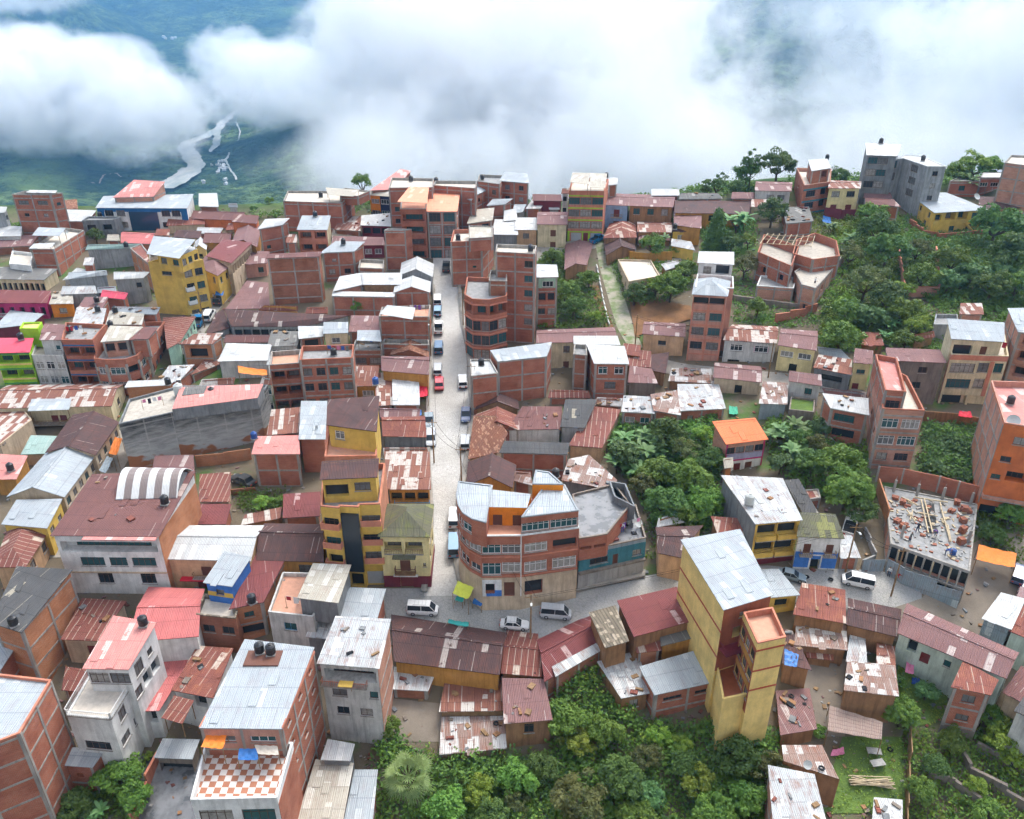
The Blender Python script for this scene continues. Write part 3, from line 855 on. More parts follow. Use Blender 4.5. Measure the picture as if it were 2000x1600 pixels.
S.view_settings.view_transform = 'Standard'; S.view_settings.look = 'None'; S.view_settings.gamma = 1; S.view_settings.exposure = 1.38
S.cycles.max_bounces = 8; S.cycles.diffuse_bounces = 3; S.cycles.glossy_bounces = 2; S.cycles.transmission_bounces = 2
S.cycles.transparent_max_bounces = 6; S.cycles.volume_bounces = 6; S.cycles.volume_step_rate = 0.7; S.cycles.volume_max_steps = 128
S.cycles.use_denoising = True; S.cycles.use_adaptive_sampling = True; S.cycles.adaptive_threshold = 0.04; S.cycles.adaptive_min_samples = 16
def grid(name, nx, ny, fn, mat, smooth=True):
	v = [fn(i / nx, j / ny) for j in range(ny + 1) for i in range(nx + 1)]
	f = [(j * (nx + 1) + i, j * (nx + 1) + i + 1, (j + 1) * (nx + 1) + i + 1, (j + 1) * (nx + 1) + i) for j in range(ny) for i in range(nx)]
	me = bpy.data.meshes.new(name); me.from_pydata([tuple(p) for p in v], [], f); me.materials.append(mat)
	me.polygons.foreach_set('use_smooth', np.full(len(f), smooth)); me.update()
	o = bpy.data.objects.new(name, me); C.objects.link(o)
	return o
def gfn(u, v):
	X, Y = -230 + 460 * u, 10 + 322 * v
	return X, Y, ground(X, Y)
structure(grid('ground', 230, 161, gfn, M['ground']))
def strip(name, left, right, mat, z=0.06, nu=8, nv=60, thick=0, kind='structure'):
	def along(pl, t):
		L = [0.0]
		for a, b in zip(pl, pl[1:]): L.append(L[-1] + math.dist(a, b))
		s = t * L[-1]
		for k in range(len(pl) - 1):
			if s <= L[k + 1] or k == len(pl) - 2:
				q = (s - L[k]) / max(1e-6, L[k + 1] - L[k])
				return (pl[k][0] + (pl[k+1][0] - pl[k][0]) * q, pl[k][1] + (pl[k+1][1] - pl[k][1]) * q)
	def fn(u, v):
		a, b = along(left, v), along(right, v)
		p = at_ground(a[0] + (b[0] - a[0]) * u, a[1] + (b[1] - a[1]) * u)
		return p.x, p.y, p.z + z
	o = grid(name, nu, nv, fn, mat)
	if thick:
		md = o.modifiers.new('kerb', 'SOLIDIFY'); md.thickness = thick; md.offset = -1
	o['kind'] = kind
	return o
ST_L = [(846, 500), (846, 560), (846, 620), (841, 700), (836, 790), (838, 900), (846, 1000), (842, 1080), (828, 1165)]
ST_R = [(893, 500), (893, 560), (902, 640), (918, 700), (922, 790), (916, 880), (897, 960), (885, 1080), (897, 1165)]
strip('main_street', ST_L, ST_R, M['cobble'], 0.10, 10, 90)
strip('side_street', [(745, 1150), (880, 1150), (905, 1165), (975, 1172), (1130, 1150), (1260, 1125), (1330, 1115), (1500, 1105), (1560, 1112), (1650, 1112), (1720, 1115), (1800, 1150)],
	  [(745, 1260), (880, 1262), (960, 1262), (1040, 1262), (1160, 1235), (1300, 1210), (1400, 1190), (1520, 1170), (1580, 1185), (1650, 1215), (1720, 1240), (1800, 1250)], M['wetroad'], 0.07, 10, 110)
strip('dirt_lot', [(1740, 1190), (1800, 1170), (1880, 1070), (1950, 1040), (2040, 1050)], [(1740, 1250), (1830, 1290), (1920, 1290), (2000, 1240), (2060, 1160)], M['dirt'], 0.11, 10, 40)
strip('hill_path', [(1162, 470), (1170, 520), (1190, 590), (1205, 640), (1228, 680)], [(1180, 470), (1200, 520), (1222, 590), (1238, 640), (1256, 680)], M['trackgrass'], 0.08, 4, 40)
strip('market_street', [(478, 520), (440, 555), (405, 590), (375, 640), (340, 720)], [(500, 525), (470, 560), (432, 600), (400, 650), (372, 730)], M['pavement'], 0.08, 5, 40)
strip('back_lane', [(190, 835), (225, 860), (190, 930), (120, 1010), (95, 1090)], [(300, 850), (262, 880), (230, 935), (165, 1010), (140, 1090)], M['pavement'], 0.08, 5, 40)
strip('upper_street', [(1000, 490), (1080, 478), (1160, 462), (1190, 455)], [(1010, 520), (1090, 500), (1165, 485), (1195, 480)], M['pavement'], 0.07, 4, 24)
strip('hill_street', [(1180, 705), (1240, 690), (1340, 712), (1420, 720), (1600, 735), (1700, 770), (1800, 800), (1915, 835)], [(1180, 735), (1240, 722), (1340, 735), (1420, 748), (1600, 765), (1700, 800), (1800, 815), (1915, 855)], M['pavement'], 0.07, 4, 40)
strip('pavement', [(845, 560), (846, 620), (838, 700), (832, 790), (834, 900), (840, 1000), (836, 1080), (822, 1158)], [(850, 560), (851, 620), (844, 700), (839, 790), (841, 900), (848, 1000), (845, 1080), (834, 1160)], M['pavement'], 0.24, 2, 90, 0.3)
strip('pavement', [(893, 560), (901, 640), (912, 700), (917, 790), (910, 880), (893, 960), (883, 1080), (893, 1140), (925, 1172), (975, 1178), (1130, 1158), (1260, 1130)],
	  [(900, 560), (912, 640), (930, 700), (935, 790), (925, 880), (905, 960), (897, 1080), (906, 1135), (935, 1155), (975, 1162), (1130, 1143), (1260, 1117)], M['pavement'], 0.24, 2, 110, 0.3)
strip('red_bank', [(1225, 560), (1300, 590), (1350, 600)], [(1240, 660), (1300, 640), (1350, 625)], M['redearth'], 0.25, 6, 20)
strip('red_bank', [(1150, 560), (1168, 560)], [(1186, 645), (1202, 650)], M['redearth'], 0.25, 8, 8)
strip('lawn', [(1645, 1440), (1700, 1440), (1762, 1440)], [(1600, 1590), (1700, 1590), (1768, 1590)], M['grass'], 0.10, 8, 8)
strip('lawn', [(1755, 1290), (1790, 1305), (1850, 1340)], [(1740, 1410), (1790, 1420), (1850, 1405)], M['grass'], 0.12, 8, 8)
strip('back_yard', [(765, 1365), (860, 1375)], [(760, 1450), (870, 1450)], M['dirt'], 0.10, 6, 6)
strip('back_yard', [(1530, 1270), (1660, 1290)], [(1600, 1440), (1650, 1440)], M['dirt'], 0.10, 6, 6)
strip('driveway', [(268, 1475), (335, 1475), (405, 1475)], [(240, 1620), (330, 1620), (420, 1620)], M['wet'], 0.10, 6, 12)
strip('garden_yard', [(1230, 505), (1330, 505)], [(1235, 550), (1340, 540)], M['pavement'], 0.06, 4, 8)
FLOOR = -220.0
def valley(X, Y):
	q = V((X * 0.0009, Y * 0.0009, 0.0))
	f = mn.fractal(q, 0.9, 2.1, 7)
	r = mn.ridged_multi_fractal(q * 1.3 + V((5.2, 1.7, 0)), 1.0, 2.1, 6, 1.0, 2.0)
	u = X / max(Y, 1.0)
	s = u + 0.37 + 0.05 * math.sin(Y * 0.0011)
	flat = smooth(0.05, 0.2, abs(s))
	z = FLOOR
	z += 330 * smooth(0.05, 0.42, -s) * smooth(1500, 3600, Y)
	z += 300 * smooth(0.12, 0.8, s) * smooth(1100, 3200, Y)
	z += 560 * smooth(2900, 6200, Y) + 500 * smooth(5200, 7600, Y)
	z += flat * (f * 55 * smooth(300, 1500, Y) + (r - 1.1) * (70 * smooth(900, 2000, Y) + 330 * smooth(2000, 4300, Y)) + f * 25)
	g = ground(X, Y)
	t = smooth(420, 700, Y)
	e = max(g, FLOOR + f * 30 + 10)
	return e * (1 - t) + z * t if Y < 700 else z
def vfn(u, v):
	Y = 318 * (8200 / 318) ** v
	X = Y * (-1.35 + 2.7 * u)
	return X, Y, valley(X, Y)
n = NT('forest'); p = n.geo()
a = n.noise(p, 0.005, 7, 0.7); b_ = n.noise(p, 0.035, 4, 0.7)
c = n.mix(n.ramp(a, 0.42, 0.60), (0.016, 0.042, 0.020), (0.13, 0.19, 0.06))
c = n.mix(n.math('MULTIPLY', n.ramp(b_, 0.42, 0.58), 0.8), c, (0.010, 0.028, 0.014))
c = n.mix(n.math('MULTIPLY', n.ramp(n.noise(p, 0.0022, 3), 0.57, 0.66), 0.7), c, (0.13, 0.20, 0.055))
c = n.mix(n.math('MULTIPLY', n.ramp(n.noise(p, 0.006, 6, 0.7), 0.66, 0.72), 0.6), c, (0.24, 0.19, 0.13))
n.bump(n.math('ADD', n.math('MULTIPLY', n.noise(p, 0.02, 3), 1.0), n.math('MULTIPLY', b_, 1.3)), 28.0, 1.0); n.out(c, 0.95, 0.05); M['forest'] = n.m
structure(grid('valley', 420, 300, vfn, M['forest']))
def valley_hit(px, py):
	d = ray(px, py); t = 330.0
	while t < 8000:
		if CAMZ + d[2] * t < valley(d[0] * t, d[1] * t): break
		t *= 1.004
	return V((d[0] * t, d[1] * t, valley(d[0] * t, d[1] * t)))
n = NT('gravel'); p = n.geo()
c = n.mix(n.ramp(n.noise(n.mapped(p, (1, .35, 1)), 0.02, 5), 0.36, 0.62), (0.42, 0.41, 0.385), (0.19, 0.22, 0.21)); M['gravel'] = n.out(c, 0.9, 0.2)
def river(name, line, w, mat, dz=1.0):
	m = MB(); P = []
	for (a, b) in zip(line, line[1:]):
		for k in range(8):
			t = k / 8; P.append((a[0] + (b[0] - a[0]) * t, a[1] + (b[1] - a[1]) * t, a[2] + (b[2] - a[2]) * t))
	P.append(line[-1])
	K = 5
	rows = []
	for (x, y, hw) in P:
		x += (1.6 * math.sin(y * .35) + 1.1 * math.sin(y * .83)) * min(1, hw / 4)
		row = []
		for k in range(K + 1):
			q = valley_hit(x + hw * w * (-1 + 2 * k / K), y); q.z += dz
			row.append(q)
		rows.append(row)
	for r0, r1 in zip(rows, rows[1:]):
		for k in range(K): m.face([r0[k], r0[k+1], r1[k+1], r1[k]])
	o = m.obj(name, M[mat]); structure(o); return o
river('river', [(292, 378, 9), (318, 366, 12), (340, 357, 10), (356, 344, 9), (366, 334, 8)], 1.3, 'gravel', 5)
river('river', [(330, 376, 10), (352, 362, 12), (372, 346, 15), (385, 332, 14), (378, 318, 16), (370, 304, 15), (362, 294, 14), (372, 284, 11), (390, 277, 10), (412, 268, 9), (428, 256, 7), (440, 241, 7), (452, 232, 5), (462, 222, 3)], 1.2, 'gravel', 6)
river('river', [(412, 305, 2), (420, 294, 5), (426, 284, 6), (424, 272, 5), (430, 262, 4)], 1.3, 'gravel', 7)
river('valley_road', [(464, 355, 2.2), (455, 342, 2.0), (446, 328, 1.8), (442, 316, 2.2), (449, 302, 1.6)], 1.0, 'gravel', 3.2)
river('valley_road', [(465, 278, 1.2), (470, 262, 1.2), (464, 246, 1.2), (460, 240, .8)], 1.0, 'gravel', 2.6)
river('valley_road', [(170, 360, 1.5), (195, 362, 1.8), (203, 345, 1.8), (228, 342, 1.6), (238, 350, 1.6)], 1.0, 'dirt', 2.6)
river('valley_road', [(1536, 192, 1.0), (1550, 204, 1.2), (1590, 213, 1.2), (1640, 229, 1.3), (1700, 235, 1.2), (1745, 236, .8)], 1.0, 'gravel', 6)
hp = None
for k in range(26):
	px, py = (R.gauss(432, 9), R.gauss(327, 7)) if k < 17 else (R.uniform(395, 450), R.uniform(350, 362)) if k < 22 else (R.gauss(338, 9), R.gauss(76, 2))
	p = valley_hit(px, py)
	lab = 'tiny pale house among the village houses beside the river' if k < 22 else 'tiny white house high on the far blue mountainside'
	grp = 'village houses far down in the valley' if k < 22 else 'white houses on the far mountainside'
	if hp is None:
		hp = thing('valley_house', lab, 'house', p, .4, grp); hp.scale = (.55, .55, .4)
		m = MB(); m.bx(-5, 5, -3.5, 3.5, -6, 5); m.obj('wall', M['white'], hp)
		m = MB(); m.face([(-5.4, -4, 5), (5.4, -4, 5), (5.4, 0, 7.5), (-5.4, 0, 7.5)]); m.face([(5.4, 4, 5), (-5.4, 4, 5), (-5.4, 0, 7.5), (5.4, 0, 7.5)])
		m.face([(-5.4, 4, 5), (-5.4, -4, 5), (-5.4, 0, 7.5)]); m.face([(5.4, -4, 5), (5.4, 4, 5), (5.4, 0, 7.5)]); m.obj('roof', M['white_tin'], hp)
	else: dup(hp, p, R.uniform(0, 3), lab, grp, R.uniform(.4, .75) * (1.0 if k < 22 else 1.8))
n = NT('haze_air'); n.n.remove(n.b)
vol = n.node('ShaderNodeVolumePrincipled'); vol.inputs['Color'].default_value = (0.25, 0.58, 1.0, 1); vol.inputs['Density'].default_value = 0.00013; vol.inputs['Anisotropy'].default_value = 0.2
n.link(vol.outputs[0], n.n['Material Output'].inputs['Volume'])
m = MB(); m.bx(-12500, 12500, -60, 8300, -420, 1250)
hz = m.obj('haze', n.m); hz['kind'] = 'stuff'
G = 'houses of the hill town'
def b(key, name, label, pts, h, wall='brick', rf='zinc', kind='shed', *feats, cat='house', **kw):
	return bld(key, name, label, cat, pts, h, wall, rf, kind, group=G, feats=feats, **kw)
def a(key, pts, dh, wall='brick', rf='zinc', kind='shed', *feats, **kw):
	return add(key, pts, dh, wall, rf, kind, feats=feats, **kw)
AP = 'apartment_building'
b('F1', AP, 'tall square red brick tower block standing alone at the far left edge of town', [(23,380),(98,381),(122,377),(48,373)], 462, 'brick','deckgrey','flat','0 2x1 1.2x.8 @1 ^1.2','0 2x1 2.6x1.0 @0 ^1.3','1 1x1 1x.8 @0', cat='apartments')
canopy('F1', [(50,376),(108,377),(112,372),(58,371)], .5, 'white_tin', legs=.9)
b('F2', 'brick_house', 'brick house with tin canopies on its roof just below the far left brick tower', [(60,487),(105,487),(164,450),(119,444)], 540, 'brick','deckpale','flat','0 1x1 1x.9 @1')
canopy('F2', [(62,460),(116,461),(128,446),(75,444)], 1.6, 'zinc', legs=2.4)
canopy('F2', [(56,486),(100,483),(108,474),(66,476)], .5, 'white_tin', legs=1.0)
b('F3', 'school_building', 'long white building with a blue upper band and a dark blue glass front', [(186,406),(366,407),(378,379),(202,383)], 452, 'white','zinc','shed','0 2x1 2.2x1.5 @0 .06-.32 w','0 2x1 2.2x1.5 @0 .70-.93 w','0 1x1 1.8x1.4 @1 .2-.34','0 1x1 1.8x1.4 @1 .68-.80', cat='school')
band('F3', 0, .05, 1.0, 'deepblue', t=.06); band('F3', 0, 1.0, 3.2, 'deepblue', (0, .07), .05); band('F3', 0, 1.0, 3.2, 'deepblue', (.93, 1), .05)
band('F3', 0, 1.0, 7.5, 'glassblue', (.345, .665), .12, 'glass_front')
b('F4', 'hall', 'hall with a plain faded red roof rising behind the blue and white building', [(220,386),(300,384),(322,355),(262,351)], 440, 'brickp','pink','shed', cat='hall', rise=2.5)
b('F5', 'brick_house', 'small brick house under a bright white roof right of the blue and white building', [(388,403),(427,404),(424,377),(388,378)], 432, 'brickd','white_tin')
b('F6', 'cabin', 'tiny white cabin alone at the edge of the far meadow', [(446,405),(465,405),(463,397),(446,397)], 418, 'offwhite','zinc','shed','0 1x1 1x.9', cat='cabin')
b('F7', 'concrete_house', 'grey concrete house with a pale roof cut by the left edge in the back row', [(-24,418),(10,415),(14,404),(-15,403)], 470, 'grey','white_tin','shed','1 1x1 2.5x1.2 l')
b('F8', 'house', 'low house with a wide white tin roof below the far left tower', [(-14,462),(41,461),(43,442),(4,441)], 485, 'offwhite','white_tin')
b('F9', 'house', 'low house with maroon roof patched by one white sheet at the left edge', [(-14,484),(60,480),(76,459),(0,459)], 500, 'brickd','mauve')
b('F10','house', 'little orange tiled house peeping out behind the far left tower', [(126,409),(152,407),(150,389),(124,391)], 425, 'brick','tile')
b('F11','brick_house', 'white roofed brick house between the tower and the blue building', [(131,432),(171,432),(188,411),(129,409)], 458, 'brickd','white_tin')
b('F12','concrete_house', 'unplastered dark grey house in front of the blue and white building', [(160,431),(222,429),(236,424),(172,423)], 468, 'greyd','deckgrey','flat','0 2x1 2.2x1.4 o', par=.4)
b('F14','house', 'house with a crumpled bright red tin roof behind the yellow tower', [(236,474),(302,477),(303,456),(240,453)], 498, 'brick','red','gx')
b('F14b','shed', 'small brick shed beside the crumpled red roof', [(208,470),(234,470),(232,458),(210,458)], 484, 'brick','tan', cat='shed')
b('F15','house', 'house with pale green roof and big bare grey wall left of the yellow tower', [(166,488),(254,485),(276,476),(172,478)], 528, 'grey','greentin','shed', cat='house')
b('F15b','brick_wall', 'orange brick block joined to the big bare grey wall', [(254,485),(290,515),(294,500),(276,476)], 530, 'bricko','rust','flat', cat='house', par=.2)
b('F16','row_house', 'long low cream row with many dark doors under a grey asbestos roof', [(-14,545),(86,547),(113,525),(-14,521)], 568, 'cream','asb','shed','0 9x1 .9x2.0 o ^.1', cat='row house')
b('F17','house', 'white house with a curved terrace below the brick house with tin canopies', [(18,515),(60,519),(64,494),(24,490)], 3.6, 'white','deckpale','flat','0 1x1 2x1.2 o')
b('F18','row_house', 'magenta walled house with long dark red roof at the left edge', [(-14,592),(92,592),(100,568),(-14,566)], 625, 'magenta','darkred','shed','0 5x1 1x1.9 o ^.1', cat='house')
balcony('F18', 0, (0,.8), 0, 'frame_white', .7, .8, rail=True)
b('F19','house', 'small orange house with a littered tan roof beside the magenta house', [(95,594),(144,593),(141,568),(104,569)], 622, 'brightorange','tan','shed','0 1x1 1.6x1.1 @0')
b('F20','concrete_house', 'bare grey concrete block with pale roof left of the yellow tower', [(131,546),(210,537),(208,528),(134,532)], 592, 'grey','zinc')
b('F20b','house', 'white roofed gable behind the bare grey concrete block', [(122,547),(150,541),(184,529),(150,523)], 560, 'offwhite','white_tin')
b('F21','concrete_house', 'stained grey block with one maroon window touching the yellow tower', [(222,546),(280,543),(292,531),(222,531)], 598, 'grey','white_tin','shed','0 1x1 1.1x1.1 @0 .65-.95')
b('F21b','house', 'small red walled hut with zinc roof in front of the stained grey block', [(190,572),(228,571),(226,559),(190,561)], 592, 'maroonw','zinc', cat='hut')
b('F22', AP, 'narrow bright yellow tower of five floors with a tin roofed terrace', [(289,512),(349,516),(397,507),(341,499)], 612, 'yellow','deckpale','flat','0 1x1 2.2x.8 @0 .3-.8 ^1.4','1 2x4 1.6x1.5 .1-.95', cat='apartments', par=.9, parmat='yellow')
for r_ in range(1,4): balcony('F22', 1, (.08,.42), r_-.0, 'frame_white', .8, .8)
add('F22', [(306,493),(352,500),(386,485),(348,472)], 2.2, 'yellow','zincrust','flat', par=.05, sub='F22t', feats=['0 2x1 1.5x1.2 w','1 3x1 1.2x1.3 w'])
canopy('F22', [(286,496),(350,505),(382,468),(300,461)], 3.2, 'zinc', rise=.8, legs=3.0, mat='yellow')
b('F23','market_house', 'long shop house with dark red roof and dark bays facing the market street', [(402,500),(452,514),(493,474),(437,467)], 560, 'beige','darkred','shed','1 9x1 1.3x1.9 o ^.3', cat='shop house', rise=.2)
b('F23b','house', 'ochre corner house with brown hipped roof where the market street begins', [(388,522),(425,539),(460,513),(400,500)], 575, 'yellow','mauve','hip','1 3x1 1x1.3 w','0 2x1 1x1.3 w')
b('F24','house', 'house with a rusty red roof right under the blue and white building', [(325,441),(400,438),(404,426),(335,428)], 458, 'beige','rust','gx')
b('F24b','house', 'dark brown roofed house behind the yellow tower roof', [(337,463),(390,466),(394,451),(345,449)], 478, 'beige','rustd')
b('F24c','house', 'maroon roofed house above the small yellow house', [(396,474),(450,475),(456,456),(406,454)], 490, 'ochre','maroon','gx')
b('F24d','house', 'long dark maroon roof directly behind the market rows', [(372,427),(478,431),(480,416),(386,413)], 446, 'orange','maroon','gx')
b('F24e','brick_house', 'low brick box with a flat white roof among the maroon roofs', [(382,456),(430,456),(436,445),(386,444)], 466, 'brick','white_tin')
b('F24f','house', 'big maroon gabled roof stepping down toward the market street', [(452,473),(502,483),(511,443),(470,432)], 510, 'ochre','mauve','gy')
b('F25','house', 'small yellow house with bright white roof behind the yellow tower', [(377,487),(403,488),(406,473),(380,472)], 502, 'paleyellow','white_tin','gy','1 1x1 1x1 o','0 1x1 1x1 w')
b('F26','house', 'low rusty roofed house tucked behind the small brick box near the market', [(440,450),(470,447),(472,434),(446,436)], 458, 'beige','rust')
b('C1','brick_house', 'wide brick building with bare side wall at the middle of the skyline', [(553,393),(668,397),(690,374),(562,373)], 452, 'brick','deckpale','flat', cat='apartments', par=.5)
a('C1', [(664,383),(699,383),(722,373),(672,367)], 1.0, 'brick','deckpale','flat', par=.4)
canopy('C1', [(640,380),(690,384),(702,371),(636,366)], 1.8, 'tan', legs=2.2)
b('C3','house', 'orange and navy house with white roof left of the salmon roofed tower', [(720,381),(762,384),(760,371),(722,371)], 425, 'navy','tan','shed','0 1x2 2.4x1.2 .05-.5 W','0 1x2 2.4x1.2 .55-.98 W')
band('C3', 0, .05, 4.2, 'brightorange', (0,.52), .1, 'orange_bay')
b('C4','house', 'gabled house with a long faded pink roof on the skyline', [(722,372),(768,370),(803,334),(782,330)], 425, 'brickd','pink','shed', rise=2)
b('C5', AP, 'high flat brick block behind the salmon roofed tower', [(759,367),(845,366),(847,349),(765,347)], 470, 'brick','deckpale','flat','0 3x2 1.2x1.1 @1', cat='apartments', par=.6)
b('C6', AP, 'six floor brick tower with a salmon coloured roof facing the main street', [(832,413),(893,413),(899,375),(838,372)], 506, 'brick','orange_pale','shed','0 2x4 2.6x2.0 ^.6 w','1 2x3 1.3x1.3 w', cat='apartments', rise=.6)
band('C6', 0, 11.2, 13.5, 'dark', (.3,.95), .03, 'street_shop')
b('C6b', AP, 'brick apartment wing with long open loggias and an orange pitched canopy', [(782,408),(832,408),(836,378),(785,376)], 504, 'brick','orange_pale','flat','0 1x5 5.0x1.6 l ^.8', cat='apartments', par=.6, deckmat='decksalmon', frame=False)
canopy('C6b', [(776,394),(834,397),(838,366),(800,364)], 2.4, 'orange_pale', rise=.9, legs=2.6)
b('C7','brick_house', 'brick block with dark flat top behind the salmon roofed tower', [(846,362),(929,368),(931,354),(850,353)], 450, 'brick','deckpale','flat', cat='apartments')
b('C7b','brick_house', 'narrow brick wing with gabled side right of the salmon roof', [(897,384),(921,392),(930,376),(905,366)], 450, 'brick','zinc','shed','1 2x2 1x1 w')
b('C8','brick_house', 'brick house with pale zinc roof right of the salmon roofed tower on the skyline', [(928,382),(958,368),(946,357),(926,360)], 430, 'brick','zinc','shed','0 2x2 1x1 w')
b('C9','brick_house', 'brick house carrying a water tank frame on the skyline', [(932,354),(976,360),(986,343),(936,341)], 410, 'brick','deckgrey','flat','0 2x2 1.2x1.2')
b('C9b','brick_house', 'brick house with sloping zinc roof at the end of the skyline row', [(975,353),(1034,358),(1030,339),(985,336)], 408, 'brick','zinc','shed','0 2x2 1.3x1.2','1 1x2 1x1')
b('C10','brick_house', 'stout brick house with white roof standing over the market street', [(503,448),(552,439),(566,426),(518,428)], 510, 'brick','white_tin','shed','0 1x1 1x.8 @1 .1-.5')
b('C11','house', 'house with a clean square zinc roof and two tiers of loggias', [(579,449),(640,449),(646,421),(590,421)], 498, 'terracotta','zinc','shed','0 2x3 2.6x1.5 l', rise=1.2)
band('C11', 1, .1, 6, 'cream', (0,1), .03)
b('C12','house', 'low house with rusty pale patched roof behind the zinc topped loggia house', [(652,448),(704,451),(706,423),(666,422)], 470, 'brickd','rustw')
b('C12b','house', 'white tin roof with dark holes right of the patched roof', [(704,440),(764,442),(762,416),(706,421)], 470, 'maroonw','white_tin','shed','0 3x1 2x1.5 o')
b('C12c','house', 'cream roofed lean-to below the rusty patched roof', [(647,464),(700,463),(706,447),(650,448)], 476, 'brickd','tan')
b('C13','house', 'maroon walled house with a dusty pink roof', [(646,480),(752,479),(749,463),(650,461)], 506, 'maroonw','mauve','shed','0 2x1 1.6x1.2 .6-.98 W')
b('C14','brick_house', 'slim square brick tower with a white top beside the salmon roofed tower', [(750,450),(792,450),(804,448),(758,446)], 528, 'brick','white_tin','flat', cat='tower house', par=.3)
b('C15','brick_house', 'brick house with a sloping zinc roof and blue window in mid town', [(625,494),(692,491),(713,472),(655,471)], 552, 'brick','zinc','shed','0 2x1 1.4x1.1 @1','0 1x1 1x.6 @0 .2-.5')
b('C16','brick_house', 'long blank brick wall building left of the drain piped house', [(519,505),(624,501),(629,491),(522,496)], 598, 'brickd','maroon','shed', rise=.4, cat='warehouse')
b('C17','house', 'pink house with dark maroon roof by the market street corner', [(466,517),(521,514),(527,491),(480,490)], 546, 'pinkwall','mauve','shed','0 1x1 1.2x1.2 .6-.95 w')
b('C17b','house', 'large brown roof with pale streaks falling toward the market street', [(440,604),(527,602),(524,552),(482,548)], 625, 'beige','mauve','shed', rise=1.8)
b('C18','courtyard_house', 'long dark brown roofed market hall with glazed side bays', [(452,638),(592,638),(682,617),(437,603)], 664, 'grey','rustd','shed','0 8x1 2.2x1.4 o', cat='market hall', rise=1.6)
b('C18b','house', 'dark brown roof wing running down beside the blue market truck', [(400,654),(450,640),(436,604),(422,612)], 672, 'grey','rustd','shed', rise=.9)
b('C18c','house', 'low brown roof strip with broken white sheets below the market hall', [(437,669),(525,669),(527,654),(441,654)], 684, 'grey','maroon','shed')
b('C19','brick_house', 'brick house with a perforated white roof round a small courtyard', [(648,578),(770,580),(772,571),(650,569)], 617, 'brick','white_tin','shed', rise=.15, over=.1)
a('C19', [(650,569),(709,556),(705,533),(663,540)], .6, 'brickp','white_tin','shed', rise=.5)
a('C19', [(709,556),(784,556),(786,533),(705,533)], .8, 'wood','white_tin','shed','0 6x1 1x1.6 o ^.3', rise=.6)
b('C20','house', 'grey gabled house with speckled white roof at the top of the main street', [(781,537),(845,541),(848,516),(784,513)], 572, 'grey','white_tin','gy', rise=1.6)
b('C20b','brick_house', 'brick house with a low white gabled roof facing the main street', [(768,572),(840,571),(842,550),(772,550)], 612, 'brick','white_tin','gy', rise=1.3)
b('C22','brick_house', 'brick terrace house with white awning roof beside the main street', [(740,618),(838,619),(841,596),(746,600)], 690, 'brick','decksalmon','flat','0 1x2 1.1x1.3 @1 .05-.35 w')
canopy('C22', [(741,613),(806,624),(811,601),(756,596)], 1.6, 'white_tin', legs=2.2);
b('C23','house', 'faded rusty roof between the round tree and the brick terrace house', [(680,648),(742,648),(740,617),(686,616)], 690, 'brickd','mauve')
b('C24','brick_house', 'brick house with messy white tin terrace and two yellow curtained windows', [(688,684),(746,684),(744,664),(694,664)], 722, 'brickd','deckgrey','flat','0 2x1 2.2x1.3 @0 w')
canopy('C24', [(697,665),(745,667),(742,645),(698,645)], 1.9, 'zinc', legs=2.2)
b('C25','house', 'cream house with a square zinc roof above a laundry terrace', [(631,652),(680,650),(680,629),(632,629)], 700, 'cream','zinc','shed','0 1x1 1.6x1.1 .25-.7 W')
b('C26','house', 'white tin roof left of the cream laundry house', [(583,662),(631,657),(632,637),(582,637)], 700, 'brickd','white_tin','shed','0 1x1 2.6x1.6 o')
b('C27','house', 'old grey rusty asbestos roof over the plant covered apartment front', [(521,677),(581,675),(588,647),(530,646)], 705, 'offwhite','asb','shed','0 2x1 1.5x1.3 W')
b('C28', AP, 'four floor brick apartment block with twelve small windows', [(585,703),(688,699),(691,673),(590,676)], 812, 'brick','deckgrey','flat','0 4x3 1.5x1.4 w', cat='apartments', par=.9, parmat='brick')
b('C28b', AP, 'brick apartment front overgrown with hanging plants', [(527,713),(584,709),(588,683),(530,687)], 800, 'brick','decksalmon','flat','0 2x3 2.2x1.6 l', cat='apartments', par=.8)
b('C29','hall', 'large bright white flat tin roof in the middle of the town', [(425,706),(522,704),(531,673),(442,670)], 742, 'offwhite','white_tin','shed', cat='hall', rise=.4)
b('C29b','house', 'zinc roofed box with a chimney hatch in front of the large white roof', [(459,713),(526,713),(528,690),(465,690)], 738, 'offwhite','zinc','shed','0 3x1 1x.8 w')
b('C29c','house', 'rust and white roof left of the large bright white roof', [(372,733),(428,712),(455,680),(408,692)], 750, 'brickd','rustw','shed')
b('C31','house', 'little orange house with rusty pale roof by the brick apartments', [(690,754),(737,754),(741,714),(692,714)], 785, 'ochre','rustw','shed','0 1x1 2.0x1.1 .3-.9 W', rise=1.6)
b('C32','brick_house', 'house whose rust roof is striped with pale sheets beside the main street', [(735,793),(767,791),(765,727),(730,729)], 822, 'brickd','rustw','shed', rise=1.2)
b('C32b','brick_house', 'house with a new white tin roof beside the main street', [(767,791),(820,791),(818,727),(765,727)], 826, 'brick','white_tin','shed', rise=.9)
b('C33','house', 'ochre house with flat brown roof and a red car awning on the main street', [(745,724),(838,732),(839,697),(745,695)], 770, 'ochre','mauve','gx')
b('C34','house', 'house with a mottled orange tile gable beside the main street', [(762,694),(838,698),(838,674),(768,669)], 722, 'brickd','tile','gy', rise=1.3)
b('C35','brick_house', 'narrow brick house behind the mottled orange tile gable', [(746,672),(838,674),(838,664),(750,662)], 708, 'brick','deckpale','flat','0 2x1 1.2x1.2')
b('C36','house', 'rust tin roof strip at the foot of the long blank brick wall', [(505,606),(582,607),(582,598),(516,596)], 622, 'ochre','rust','shed')
